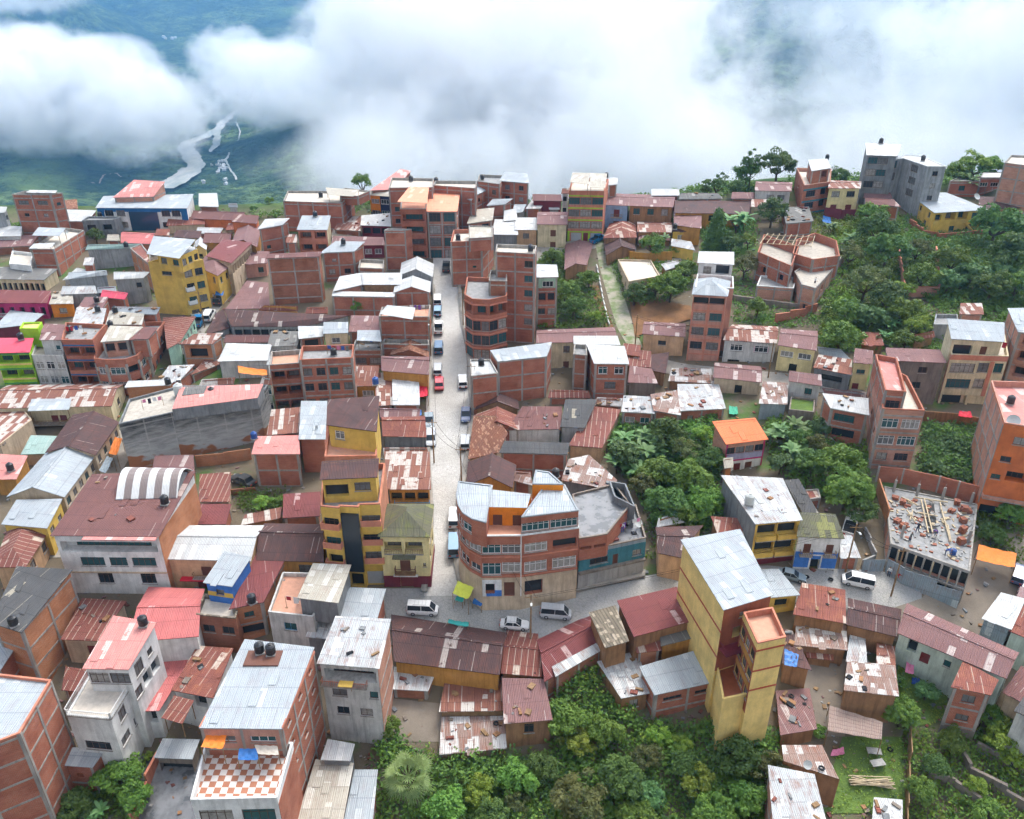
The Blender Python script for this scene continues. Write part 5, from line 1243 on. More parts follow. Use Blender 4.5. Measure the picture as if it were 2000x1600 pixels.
b('E14', AP, 'curved red brick corner building with white windows and grey roofs at the crossroads', [(893,1000),(899,1018),(915,1034),(940,1047),(1018,1046),(1131,1031),(1108,975),(900,975)], 1126, 'brick','decksalmon','flat',
  '0 1x1 2.0x1.4 @0 W','1 2x1 1.2x1.4 @0 W','2 1x1 2.2x1.4 @0 W','0 1x1 2.0x1.4 @1 W','1 2x1 1.2x1.4 @1 W','2 1x1 1.6x1.0 @1 W','3 2x1 3.0x1.4 @0 W','3 1x1 3.6x1.9 @1 W 0-.5 ^.5','3 1x1 2.6x1.6 @1 W .5-1','4 1x1 3.4x1.4 @0 W .05-.46','4 1x1 3.4x1.4 @0 o .54-.98','4 1x1 3.4x1.7 @1 W .05-.46 ^.7','4 1x1 3.4x1.7 @1 W .54-.98 ^.7','3 1x1 1.9x2.3 @2 d .55-.85','4 1x1 2.4x2.3 @2 o .05-.4 ^.05','3 1x1 1.2x1.6 @2 o .05-.35 ^.5', cat='apartments', par=.55, parmat='white', frame=False, sh=3.0)
for e_ in range(5):
	for v_ in (3.2, 6.25): band('E14', e_, v_, v_ + .14, 'terracotta', t=.12, name='ledge')
	band('E14', e_, 6.6, 14, 'beige', t=.03, name='ground_floor')
band('E14', 3, 6.9, 9.6, 'white', (.0,.5), .05, 'sign_wall'); band('E14', 3, 8.6, 9.6, 'blue', (.1,.5), .06, 'sign_wall')
band('E14', 4, .0, 9.6, 'frame_white', (-.01,.005), .12, 'drain_pipe')
a('E14', [(891,966),(894,985),(903,1001),(921,1013),(950,1021),(952,1003),(962,948),(895,940)], 2.5, 'brick','zinc','flat','0 1x1 2.0x1.3 W','1 2x1 1.1x1.3 W','2 1x1 1.8x1.3 W', par=.08, frame=False, sh=3.0, parmat='zinc')
a('E14', [(1018,1010),(1130,997),(1103,946),(1062,950)], 2.5, 'brick','zinc','flat','0 2x1 3.6x1.3 W', par=.08, frame=False, sh=3.0, parmat='zinc')
a('E14', [(952,990),(1030,992),(1038,964),(958,955)], 2.3, 'brightorange','zinc','flat','0 2x1 1.2x1.9 d', par=.05, frame=False, parmat='zinc')
a('E14', [(1040,945),(1100,946),(1073,922),(1046,918)], 3.4, 'brightorange','zinc','flat', par=.08, frame=False, parmat='zinc')
b('E15', AP, 'weathered building with wet grey terraces and mossy teal front by the curved building', [(1131,1078),(1262,1050),(1242,985),(1112,1000)], 1156, 'bluegrey','wet','flat','0 1x1 2.6x1.0 @0 .15-.45','0 1x1 1.0x1.9 @0 .5-.6 d','0 1x1 1.4x1.0 @0 .8-.95','0 1x1 2.0x1.8 @2 .2-.4 o','0 1x1 1.6x2.0 @2 .6-.72 d','0 1x1 1.4x2.0 @2 .84-.96 D', cat='apartments', par=.5, parmat='rubble', frame=False)
band('E15', 0, .6, 3.2, 'teal', t=.04); band('E15', 0, 3.2, 3.5, 'rubble', t=.5, name='mossy_ledge'); band('E15', 0, 3.5, 6.0, 'concrete', t=.05); band('E15', 0, 6.0, 9.4, 'rubble', t=.04, name='stone_base')
a('E15', [(1131,1052),(1186,1043),(1232,985),(1200,945),(1118,965)], 2.3, 'brick','wet','flat','0 2x1 1.6x.5 @0 o ^1.4', par=.3, parmat='rubble', frame=False)
a('E15', [(1200,970),(1240,990),(1222,945),(1190,940)], 3.0, 'greyd','asbd','flat', par=1.0, parmat='greyd')
b('E16', AP, 'narrow yellow and brick hotel with bowed balconies and several roof terraces', [(626,988),(662,992),(664,988),(700,990),(702,985),(742,984),(752,905),(632,905)], 1146, 'yellow','deckgrey','flat','0 1x2 2.0x1.6 @0 w ^.7','4 1x2 2.4x1.6 @0 w ^.7','0 1x1 1.9x1.6 @2 o','4 1x1 2.4x1.6 @2 w','4 1x1 2.6x2.2 @3 s','2 1x1 1.8x2.2 @3 o ^.05', cat='hotel', par=.9, parmat='terracotta', frame=False, sh=3.0)
for r_ in range(3): balcony('E16', 0, (.0,1), r_, 'terracotta', .8, .9, slab='yellow', sh=3.0); balcony('E16', 4, (.0,1), r_, 'terracotta', .7, .9, slab='yellow', sh=3.0)
band('E16', 2, 1.0, 10.2, 'glass', (.02,.98), .35, 'dark_glass_column'); band('E16', 5, .2, 12, 'salmon', (0,1), .05, 'brick_side')
a('E16', [(624,937),(737,932),(741,895),(628,901)], 2.9, 'yellow','rustd','shed','0 1x1 4.2x1.8 .02-.48 o ^.2','0 1x1 2.2x1.3 .58-.9 w', sh=2.9, rise=.8)
a('E16', [(634,892),(735,890),(738,842),(640,846)], 2.6, 'pinkwall','decksalmon','flat', par=.5, parmat='terracotta')
a('E16', [(637,830),(736,843),(741,773),(640,780)], 5.6, 'yellow','rustd','shed','0 1x1 1.4x1.3 .1-.35 W', rise=1.2)
b('E17','house', 'pale yellow colonial house with mossy hipped roof and wooden balcony on the corner', [(737,1048),(840,1049),(848,984),(757,984)], 1149, 'lemon','moss','hip','0 1x1 3.2x1.6 @0 .06-.44 l ^.4','0 1x1 3.2x1.6 @0 .50-.88 l ^.4','0 1x1 1.6x1.9 @1 .36-.6 d','0 1x1 2.4x2.1 @2 .34-.64 D','0 1x1 .6x.6 @1 .85-.93 w','1 2x2 1.2x1.4 w', rise=1.8, sh=2.9)
band('E17', 0, 6.6, 9.6, 'maroonw', t=.05); band('E17', 1, 6.6, 9.6, 'maroonw', t=.05)
for e_ in ((.06,.44),(.5,.88)): balcony('E17', 0, e_, 0, 'wood', .15, .75, rail=True)
balcony('E17', 0, (.26,.70), 1, 'doorbrown', .8, .9, slab='wood', rail=True); band('E17', 0, 3.0, 3.2, 'moss', (.24,.72), .9, 'balcony_roof'); band('E17', 0, 6.3, 6.5, 'white', (.22,.74), .35, 'door_canopy')
b('E18','house', 'house with bright rust striped roof and a dark blue wooden gallery on the street', [(757,956),(842,956),(839,882),(750,882)], 1005, 'ochre','rustw','shed','0 3x1 1.6x1.4 o', rise=1.6)
balcony('E18', 0, (.1,1), 0, 'frame_blue', .7, .9, rail=True)
b('E19','house', 'house with red rust gable over a stained grey end wall by the street', [(747,852),(833,854),(830,812),(745,814)], 882, 'greyd','rust','gx', rise=1.2)
b('E19b','house', 'rusty roof with one white sheet just above the blue wooden gallery', [(750,890),(838,890),(834,874),(748,874)], 905, 'grey','rustw','shed')
b('E20','house', 'rust roof with a grey gable behind the red rust gable', [(742,815),(820,816),(822,800),(742,798)], 838, 'grey','mauve','gx', rise=.8)
b('L1', AP, 'brick apartment block with blue ledges and two open loggia bays on the left', [(120,664),(181,664),(206,634),(128,630)], 762, 'brick','deckgrey','flat','0 2x3 2.6x1.7 l ^.7', cat='apartments', par=.8, parmat='brick', frame=False)
for r_ in range(3): band('L1', 0, .9 + 2.9 * r_, 1.1 + 2.9 * r_, 'deepblue', t=.12, name='blue_ledge')
b('L1b', AP, 'rounded corner apartment block with beige bands and a curved brick terrace on the left', [(183,700),(205,703),(245,702),(268,694),(285,676),(322,628),(255,630),(200,655)], 770, 'brick','deckgrey','flat','1 1x2 2.6x1.4 @0 W','2 1x2 2.4x1.4 @0 o','3 1x2 1.8x1.4 @0 W','4 5x3 1.3x1.4 @0 w','0 1x2 1.4x1.4 @0 W', cat='apartments', par=.8, parmat='brick', frame=False)
for e_ in range(4): band('L1b', e_, 1.6, 2.4, 'beige', t=.05); band('L1b', e_, 4.4, 5.3, 'beige', t=.05); band('L1b', e_, 7.2, 9.5, 'beige', t=.05)
for e_ in range(5):
	for u_ in (0,.93): band('L1b', e_, .9, 9.5, 'conc_frame', (u_,u_+.07), .14, 'concrete_column')
a('L1b', [(196,668),(250,664),(280,638),(215,636)], 2.4, 'brickp','tan','shed','0 2x1 1.6x1.6 o', rise=.4)
a('L1b', [(250,664),(290,662),(308,640),(280,638)], 2.3, 'brick','maroon','shed', rise=.4)
b('L2','house', 'narrow pale grey house with balustrade between green and brick apartments', [(62,694),(124,695),(122,666),(72,664)], 762, 'offwhite','deck','flat','0 3x2 1.5x1.5 @0 W', cat='apartments', par=.6)
a('L2', [(76,664),(121,664),(127,634),(86,632)], 2.6, 'offwhite','mauve','shed','0 1x1 1.4x1.0 .6-.9 W', rise=.9)
b('L3', AP, 'lime green apartment block with hot pink roof at the left edge', [(-14,690),(58,688),(66,660),(-10,660)], 770, 'lime','hotpink','shed','0 2x3 2.8x1.5 l ^.9', cat='apartments', rise=.9)
for r_ in range(3): band('L3', 0, .2 + 2.9 * r_, .45 + 2.9 * r_, 'green', t=.12, name='green_ledge'); band('L3', 0, 2.2 + 2.9 * r_, 2.5 + 2.9 * r_, 'paleyellow', t=.1, name='yellow_ledge')
a('L3', [(38,642),(74,642),(82,629),(45,630)], 2.4, 'lime','paleyellow','flat', par=.3)
b('L4','house', 'house with wide zinc hipped roof behind the lime green apartments', [(-14,642),(60,634),(86,613),(20,606)], 668, 'maroonw','zinc','shed', rise=.3)
b('L5','house', 'cluttered house under rusty zinc sheets behind the brick loggia block', [(140,634),(200,635),(208,602),(150,600)], 690, 'brick','zincrust','shed', rise=.5)
b('L5b','house', 'wide tan and zinc roof left of the yellow tower base', [(206,634),(277,634),(282,613),(214,607)], 690, 'brick','tan','shed')
b('L5c','house', 'pale zinc roof at the foot of the bright yellow tower', [(216,613),(306,614),(313,600),(220,599)], 668, 'brick','zinc','shed')
b('L5d','house', 'maroon roof with a water tank behind the cluttered zinc house', [(150,604),(200,604),(212,580),(166,580)], 640, 'brick','mauve','shed')
b('L5e','house', 'hot pink awning roof near the stained grey block', [(196,580),(244,585),(250,572),(200,566)], 610, 'brick','hotpink','shed')
b('L6','house', 'mint green house with triangular rust roof beside the market street', [(326,682),(352,668),(383,618),(318,620)], 735, 'mint','rustseam','shed','1 5x2 1.1x1.3 w', rise=.2)
b('L7','brick_house', 'brick house with a tattered rust roof and a green tarpaulin stall below', [(348,672),(416,672),(436,650),(380,652)], 720, 'bricko','rustw','shed','0 1x1 3.4x1.8 o ^.2')
b('L7b','shed', 'bright green tin stall beside the tattered rust roof', [(352,692),(386,692),(388,680),(356,680)], 712, 'green','tan','shed', cat='stall')
b('L7c','house', 'zinc and rust roof running down to the rounded corner apartments', [(305,748),(352,742),(380,712),(330,714)], 778, 'brick','zincrust','shed')
b('L8','house', 'very long cream house with striped rust and white gable roof on the left', [(-14,798),(218,793),(244,749),(16,752)], 838, 'cream','rustw','gx','0 2x1 1.2x1.3 @0 .45-.6 D','1 1x1 1.4x1.4 @0 .4-.6','0 1x1 1.2x1.9 @1 .43-.53 D', rise=1.2)
canopy('L8', [(54,803),(135,800),(140,776),(62,778)], .25, 'zinc', legs=2.6)
balcony('L8', 0, (.3,.62), 0, 'wood', 1.2, .8, rail=True)
b('L9','brick_house', 'blank orange brick box with a flat white roof in mid left', [(243,757),(333,752),(342,741),(250,744)], 792, 'bricko','white_tin','shed', rise=.3, frame=False)
b('L10','warehouse', 'huge blackened concrete wall building with faded pink roof in mid left', [(232,828),(335,806),(505,777),(523,752),(350,754),(252,780)], 925, 'stained','deck','flat', cat='warehouse', par=.4, parmat='greyd')
a('L10', [(336,799),(503,777),(514,750),(352,756)], .7, 'greyd','pink','shed', rise=.5, over=0)
a('L10', [(355,772),(398,768),(404,754),(362,756)], 1.1, 'greyd','asb','shed', rise=.3)
b('L11','house', 'brown arched roof house bending along the diagonal left street', [(88,884),(187,889),(233,824),(142,810)], 935, 'beige','rustd','gy','1 4x1 1.2x1.3 w', rise=1.4)
b('L11b','house', 'long house with pale zinc gable roof on the diagonal left street', [(12,971),(126,971),(187,889),(92,882)], 1030, 'beige','zinc','gy','1 5x1 1.2x1.3 w', rise=1.7)
b('L11c','house', 'yellow sided house under sloping zinc below the pale zinc gable', [(2,1024),(92,1032),(122,974),(32,976)], 1080, 'yellow','zinc','shed','1 2x1 1.2x1.3 w', rise=.9)
b('L11d','house', 'peach house with striped rust hip roof on the diagonal left street', [(-14,1108),(50,1108),(97,1034),(20,1018)], 1160, 'peach','rustseam','hip','1 2x1 1.4x1.4 @0 w','1 2x1 1.2x2 @1 o ^.05', rise=1.2)
b('L12','house', 'courtyard house with half rust half cream roof at the left edge', [(-20,858),(0,868),(62,820),(48,802),(-14,802)], 900, 'beige','rustw','flat', par=.1)
b('L12b','house', 'orange trimmed house with a faded pink roof and tank at the left edge', [(-14,936),(32,936),(54,890),(-10,886)], 970, 'ochre','pink','shed', rise=.4)
b('L12c','house', 'striped blue and yellow plastic roof over the left courtyard', [(40,888),(90,886),(118,852),(60,850)], 912, 'beige','greentin','shed', cat='stall')
b('L14','colonial_house', 'large white colonial house with maroon roof and shadowed upper gallery', [(98,1046),(311,1048),(382,920),(180,926)], 1162, 'white','maroon','shed','0 1x1 17x1.6 @0 l ^.3 .03-.97','0 1x1 3.6x1.4 @1 .18-.42 w','0 1x1 2.4x1.4 @1 .46-.64 w','0 1x1 3.6x1.4 @1 .68-.92 w','0 1x1 2.0x1.8 @2 .3-.46 w','0 1x1 2.0x1.8 @2 .72-.88 w','0 1x1 2.0x2.0 @3 .36-.5 D', cat='house', rise=1.6)
band('L14', 1, .1, 9.5, 'bricko', (0,1), .04, 'brick_side'); band('L14', 0, 5.9, 6.1, 'beige', t=.15, name='ledge'); band('L14', 0, .02, .14, 'pink', (.3,1), 1.0, 'pink_eave')
add('L14', [(226,975),(346,972),(378,920),(262,916)], 1.0, 'greyd','stripes','arch', rise=1.7)
b('L15','house', 'small house with dark rust roof ruled by pale seams near the garden car', [(388,980),(449,980),(451,922),(390,926)], 1010, 'beige','rustseam','shed', rise=.8)
b('L15b','house', 'plain maroon red roof between the colonial house and the garden', [(366,1024),(441,1024),(452,984),(384,984)], 1050, 'brick','darkred','shed', rise=.6)
b('L15c','house', 'mauve roof strip against the foot of the blackened wall', [(296,922),(380,924),(378,888),(302,890)], 950, 'brick','mauve','shed')
b('L16','brick_house', 'brick house with pink rust roof above the garden car yard', [(491,887),(586,887),(584,850),(500,852)], 952, 'brick','pink','shed', rise=.5)
b('L16b','brick_house', 'brick house with a tall clean zinc roof behind the yellow hotel', [(583,858),(636,858),(639,783),(588,783)], 925, 'brick','zinc','shed', rise=1.3, frame=False)
b('L16c','house', 'half white half rust roof beside the blackened wall end', [(521,850),(585,845),(587,795),(530,800)], 900, 'brick','rustw','shed', rise=.9)
b('L16d','house', 'narrow grey green facade between the blackened wall and the plant covered flats', [(508,750),(532,752),(530,738),(512,736)], 812, 'palemint','rustw','shed','0 1x3 1.6x1.3 W')
b('L17','house', 'maroon corrugated roof left of the yellow hotel', [(552,1012),(624,1008),(626,960),(553,965)], 1042, 'brickd','darkred','shed', rise=.8)
b('L17b','house', 'low rust streaked roof along the lower edge of the garden', [(470,1026),(548,1012),(551,990),(478,1005)], 1046, 'adobe','rustw','shed', rise=.3)
b('L18','house', 'ochre house with wide white roof carrying one square rust patch', [(317,1092),(490,1096),(516,1026),(346,1026)], 1150, 'peach','white_tin','gx','0 2x1 1.4x1.7 @0 .3-.95 d','0 1x1 1.8x2.1 @1 .3-.5 D', rise=1.0)
band('L18', 0, 3.0, 3.2, 'tarp_red', (.15,.65), .8, 'red_awning'); balcony('L18', 0, (.3,.55), 0, 'wood', .7, .7, rail=True)
b('L19','house', 'house with large rounded dark brown roof left of the yellow hotel', [(500,1094),(632,1098),(636,1024),(516,1022)], 1138, 'ochre','rustd','gx','0 2x1 2.2x1.4 w', rise=1.6)
b('L20','house', 'small blue and yellow house with zinc roof above a tiled terrace', [(396,1138),(453,1146),(491,1088),(438,1076)], 1222, 'blue','zinc','shed','0 1x1 1.1x.8 @0', rise=.7, sh=2.6)
band('L20', 0, 1.4, 2.1, 'yellow', (0,1), .04)
a('L20', [(383,1200),(460,1208),(470,1168),(398,1160)], -2.6, 'brickd','deckpale','flat','0 2x1 1.6x1.2 @0 w', par=.6, parmat='oldtile', frame=False)
b('L21','brick_house', 'orange brick house with long maroon roof and broken lower room', [(447,1190),(515,1176),(561,1085),(500,1082)], 1262, 'bricko','darkred','shed','0 1x1 1.2x.9 @0 .3-.7','0 1x1 3.0x1.6 @1 o', rise=.8)
b('L22','house', 'weathered white house with peach terrace and blue window left of the zinc roofs', [(524,1195),(612,1205),(640,1120),(552,1118)], 1268, 'offwhite','decksalmon','flat','0 1x1 1.8x1.2 @0 .3-.6 B', cat='house', par=.5)
a('L22', [(580,1168),(661,1178),(686,1103),(611,1100)], 2.4, 'greyd','tan','shed', rise=.4)
b('L23', AP, 'tall white fronted house with rust stained zinc roof and top floor gallery', [(618,1296),(741,1306),(764,1209),(655,1203)], 1448, 'offwhite','zincrust','shed','0 1x1 6.4x1.7 @0 .04-.97 l ^.5','0 1x1 1.9x1.1 @1 .14-.42','0 1x1 1.3x1.1 @1 .8-.97','0 1x1 1.8x1.2 @2 .18-.42','0 1x1 1.8x1.2 @2 .6-.84', cat='house', rise=.9)
band('L23', 1, .2, 12.5, 'brickp', (0,1), .04, 'brick_side')
for v_ in (3.2, 6.1, 9.0): band('L23', 1, v_, v_ + .25, 'conc_frame', (0,1), .09, 'concrete_beam')
balcony('L23', 0, (.0,.8), 0, 'terracotta', .7, .75, rail=True)
b('L23b','house', 'pale zinc roof just behind the rust stained zinc roof', [(655,1206),(736,1212),(754,1150),(683,1147)], 1272, 'brick','zinc','shed', rise=.8)
b('L23c','house', 'narrow white sheet roof dotted with red patches', [(597,1244),(640,1248),(661,1178),(618,1175)], 1292, 'greyd','zincrust','shed', rise=.8)
b('L24','brick_house', 'tall orange brick house with dark grey asbestos roof at the left edge', [(-20,1216),(42,1236),(142,1112),(32,1106)], 1335, 'bricko','asbd','shed', rise=.9)
b('L24b','brick_house', 'zinc roofed annex below the dark grey asbestos roof', [(-40,1330),(0,1310),(46,1240),(-30,1225)], 1420, 'brick','zinc','shed', rise=.3)
b('L24c', AP, 'big brick apartment with pale zinc roof filling the lower left corner', [(-60,1470),(38,1432),(100,1328),(-40,1312)], 1680, 'brick','zinc','flat', cat='apartments', par=.3, parmat='terracotta')
b('L25','house', 'ochre house with rust roof ruled by long pale seams near the red roofs', [(118,1249),(191,1252),(247,1174),(160,1168)], 1298, 'beige','rustseam','shed','0 1x1 1.2x1.9 .6-.9 D', rise=.7)
b('L26','house', 'large bright red roofed house in the lower left', [(250,1254),(388,1243),(400,1150),(290,1146)], 1330, 'white','red','gx', rise=1.0)
b('L26b','house', 'white villa with pink tin roof, arched windows and a railed terrace', [(160,1306),(251,1308),(306,1216),(221,1202)], 1462, 'white','pink','shed','0 2x1 2.2x1.6 @0 w ^.6','1 1x1 1.6x1.9 @0 .15-.45 w ^.4','1 1x1 1.0x1.0 @0 .6-.8','1 2x1 2.4x1.8 @1 .3-.9 o','1 1x1 1.6x1.4 @1 .0-.25', cat='villa', rise=.9)
add('L26b', [(130,1396),(216,1404),(264,1325),(174,1320)], -3.6, 'white','deckpale','flat', par=.12, parmat='white', sub='L26t', feats=['0 1x1 3.0x1.3 @1 w','1 1x1 1.4x1.7 @0 .2-.5 w','1 2x1 1.8x1.2 @1 w'])
for e_, u_ in ((0,(0,1)),(1,(0,1)),(3,(0,1))): balcony('L26t', e_, u_, 0, 'frame_white', .12, .85, rail=True, drop=-2.95)
b('L26c','house', 'long low white house with faded red roof beside the villa', [(253,1390),(311,1388),(394,1254),(330,1242)], 1448, 'white','red','shed','0 1x1 1.2x1.8 .5-.9 o', rise=.3)
b('L26d','house', 'rust roof with a large pale patch right of the faded red roof', [(334,1348),(416,1364),(456,1266),(385,1261)], 1415, 'white','rust','shed','0 1x1 1.5x1.9 .5-.85 o', rise=.4)
canopy('L26d', [(315,1402),(356,1414),(379,1368),(340,1358)], -.6, 'rustseam', legs=2.5)
b('L27', AP, 'large brick apartment with zinc roof over a terrace of red and white checks', [(388,1422),(551,1424),(614,1264),(478,1248)], 1630, 'brick','zinc','shed','0 2x1 2.6x.9 @0 W ^1.0','1 3x3 .9x.5 w ^1.6', cat='apartments', rise=.5, over=.1)
band('L27', 0, .15, 2.9, 'pinkwall', (0,1), .05, 'tiled_front')
for e_ in (1, 3): band('L27', e_, -.12, .25, 'terracotta', (0,1), .12, 'tile_coping')
add('L27', [(372,1562),(541,1558),(572,1450),(400,1456)], -3.2, 'white','checker','flat', par=.85, parmat='white', sub='L27t', feats=['0 2x1 3.2x1.8 @0 w ^.5'], frame=False)
b('L28','shed', 'long beige tin roof beside the checkered terrace building', [(572,1625),(666,1625),(691,1490),(616,1483)], 1690, 'rubble','tan','shed', cat='shed', rise=.4)
b('L28b','shed', 'zinc roof with two brown skylights by the palm tree', [(667,1625),(726,1625),(738,1503),(692,1503)], 1680, 'brick','zinc','shed', cat='shed', rise=.4)
b('L28c','shed', 'white tin roof at the foot of the tall white fronted house', [(626,1484),(684,1486),(693,1453),(640,1443)], 1540, 'greyd','white_tin','shed', cat='shed', rise=.3)
b('L29','shed', 'little brick shed with zinc roof among the lower left bushes', [(112,1494),(181,1499),(208,1460),(140,1460)], 1548, 'brick','zinc','shed','0 1x1 .9x.6 .35-.6 o', cat='shed', rise=.3)
b('L30','shed', 'zinc carport over the wet driveway', [(300,1480),(376,1483),(390,1444),(318,1442)], 1512, 'rubble','zinc','shed','0 1x1 4.4x1.8 o ^.05', cat='carport', rise=.2)
b('K22','shed','dark rusty roof against the white villa terrace',[(120,1348),(166,1352),(174,1308),(128,1302)],3,'brickd','rustseam',cat='shed')
band('L27t', 1, .9, 12, 'brick', (0,1), .04, 'brick_side')
b('S1','house', 'long house with dark rusty brown roof below the crossroads', [(769,1292),(976,1318),(991,1236),(764,1200)], 1330, 'ochre','rustd','gx', rise=1.3)
b('S2','house', 'house with rust roof gridded by pale joints in the lower row', [(978,1315),(1059,1322),(1051,1238),(990,1230)], 1350, 'adobe','rustseam','gx', rise=.9)
b('S3','house', 'angled brick house with maroon roof edged by peeling pale sheets', [(1063,1332),(1181,1262),(1152,1200),(1048,1250)], 1380, 'brickd','darkred','gx', rise=1.3)
b('S3b','house', 'strip of peeling white and rust sheets along the maroon roof', [(1085,1322),(1178,1268),(1172,1252),(1078,1302)], 1372, 'brickd','zincrust','shed', rise=.3)
b('S4','house', 'house with old grey barrel tile roof in the lower row', [(1182,1266),(1229,1252),(1202,1182),(1150,1196)], 4.5, 'adobe','oldtile','shed', rise=.6)
b('S5','house', 'house with big plain maroon roof carrying three white sheets', [(1238,1244),(1370,1208),(1321,1146),(1205,1173)], 1312, 'adobe','darkred','shed', rise=.5)
b('S5b','house', 'small brick room with rust roof at the corner of the plain maroon roof', [(1243,1276),(1292,1270),(1290,1240),(1242,1246)], 1318, 'bricko','rust','shed', rise=.3)
b('S5c','house', 'mossy ochre room under brown and white sheets beside the yellow stair tower', [(1291,1262),(1377,1240),(1372,1212),(1288,1236)], 1308, 'ochre','asb','shed', rise=.3)
b('S6','brick_house', 'brick house with clean zinc roof standing above the lower thicket', [(1278,1358),(1416,1328),(1376,1265),(1248,1302)], 1412, 'brick','zinc','shed','0 1x1 2.4x.6 @0 .12-.42 ^1.3','0 1x1 2.4x.6 @0 .6-.9 ^1.3', rise=.6)
b('S7','house', 'adobe house with grimy zinc roof left of the clean zinc roof', [(1213,1364),(1269,1354),(1246,1270),(1166,1292)], 1402, 'adobe','zincrust','shed','0 1x1 1.2x1.2 .3-.7', rise=.6)
b('S8', AP, 'tall yellow building with pale zinc roof and a square stair tower below', [(1413,1192),(1512,1162),(1446,1033),(1329,1054)], 1400, 'paleyellow','zinc','shed','0 1x1 1.2x.8 @0 .3-.6','0 1x2 3.0x1.6 @0 .1-.9 l', cat='apartments', rise=.6)
for v_ in (3.4, 7.2): band('S8', 3, v_, v_ + .22, 'redpaint', (0,1), .05, 'red_stripe')
band('S8', 0, .05, 9.5, 'redwall', (0,1), .04)
add('S8', [(1480,1256),(1535,1244),(1509,1186),(1452,1196)], -.9, 'paleyellow','decksalmon','flat', par=.8, parmat='terracotta', sub='S8t', feats=['3 3x3 1.2x1.4 w'])
for v_ in (1.0, 4.0, 6.9): band('S8t', 0, v_, v_ + .2, 'redpaint', (0,1), .05, 'red_stripe')
band('S8t', 3, .9, 10.5, 'redwall', (0,1), .03)
for v_ in (3.2,6.2): band('S8t', 3, v_, v_ + .8, 'ochre', (.1,.95), .09, 'olive_panel')
add('S8', [(1412,1366),(1474,1352),(1486,1270),(1398,1290)], -9.2, 'paleyellow','deckred','flat', par=.6, parmat='paleyellow', sub='S8l', feats=['0 1x1 1.2x.3 @0 .3-.7 o ^1.2'])
balcony('S8', 0, (.0,.66), 1, 'maroonw', 1.6, .9, slab='maroonw', rail=True)
b('S8b','house', 'pale zinc roofed room tucked against the yellow building', [(1500,1168),(1563,1162),(1521,1111),(1482,1112)], 1205, 'yellow','zinc','shed','0 1x1 2x1.5 o', rise=.4)
b('S9','shed', 'shed with white sheets and dark gaps beside the tall white house', [(765,1346),(836,1350),(852,1312),(770,1302)], 1366, 'brickd','zincrust','shed','0 1x1 1.6x1.8 .1-.4 o ^.1', cat='shed', rise=.4)
b('S9b','shed', 'long roof of alternating white and rust sheets below the dark brown roof', [(857,1390),(985,1388),(1000,1322),(872,1314)], 1410, 'wood','rustw','shed', cat='shed', rise=.6)
b('S9c','house', 'adobe house with two rust brown roofs over a plank balcony', [(984,1414),(1080,1406),(1062,1326),(980,1324)], 1466, 'adobe','mauve','shed','0 1x1 1.2x1.5 @0 .4-.65','0 1x1 1.0x2 @1 .4-.6 d', rise=.8)
b('S9d','shed', 'patchwork roof of crooked zinc and rust strips above the palm', [(858,1474),(990,1462),(986,1398),(862,1400)], 1492, 'wood','patch','shed', cat='shed', rise=.7)
b('T1','house', 'broad rust roof with one torn pale seam below the white van', [(1549,1200),(1653,1218),(1651,1152),(1566,1138)], 1240, 'adobe','rust','shed', rise=.5)
b('T2','house', 'dark rust roof with a bright white patch right of the torn seam roof', [(1653,1220),(1753,1244),(1761,1190),(1656,1168)], 1258, 'adobe','rustd','gx', rise=.6)
b('T3','house', 'long pale green house with mauve red roof in the lower right', [(1752,1236),(1966,1326),(1991,1275),(1771,1178)], 1292, 'palemint','mauve','gx','0 1x1 1.4x1.6 @0 .24-.34 D','0 1x1 1.4x1.8 @0 .1-.2 o','0 1x1 1.2x1 @0 .46-.54', rise=.9)
b('T4','shed', 'holed rust roof sagging over the back yard', [(1551,1260),(1656,1270),(1653,1222),(1556,1204)], 1290, 'adobe','patch','shed', cat='shed', rise=.3)
b('T4b','shed', 'small rust lean-to below the holed roof', [(1576,1284),(1628,1290),(1628,1268),(1570,1262)], 1302, 'adobe','rust','shed', cat='shed', rise=.2)
b('T5','shed', 'rust lean-to holding a blue tarpaulin beside the yellow stair tower', [(1528,1296),(1586,1309),(1548,1232),(1530,1228)], 1335, 'adobe','rustd','shed', cat='shed', rise=.4)
b('T6','house', 'adobe house with half open roof of white and rust sheets', [(1648,1348),(1756,1360),(1749,1300),(1655,1290)], 1402, 'adobe','patch','shed', rise=.4)
a('T6', [(1652,1292),(1694,1296),(1690,1243),(1660,1240)], .1, 'wood','zincrust','shed', rise=.3)
a('T6', [(1712,1312),(1750,1316),(1748,1262),(1712,1256)], .15, 'wood','rustw','shed', rise=.3)
b('T8','house', 'adobe house with junk laden brown roof beside the yellow stair tower', [(1524,1436),(1596,1424),(1581,1344),(1515,1349)], 1468, 'adobe','mauve','shed', rise=.5)
b('T9','shed', 'shed with scattered white and rust sheets above the lower yard', [(1530,1486),(1640,1522),(1606,1454),(1526,1454)], 1535, 'adobe','patch','flat', cat='shed', par=.05)
b('T10','brick_house', 'brick house with zinc roof streaked orange at the bottom edge', [(1512,1640),(1622,1636),(1591,1512),(1500,1494)], 1730, 'brickp','zincrust','shed', rise=.6)
b('T11','shed', 'white tin roof weighted with bricks at the bottom edge', [(1700,1640),(1763,1640),(1763,1562),(1707,1557)], 1670, 'rubble','white_tin','shed', cat='shed', rise=.3)
b('T12','brick_house', 'two storey brick cottage with rust roof on a stone footing', [(1857,1342),(1936,1358),(1951,1328),(1881,1290)], 1432, 'brick','rust','shed','0 1x1 2.6x1.2 @0 .3-.72 w','0 1x1 2.6x1.0 @1 .3-.72 w', rise=.3)
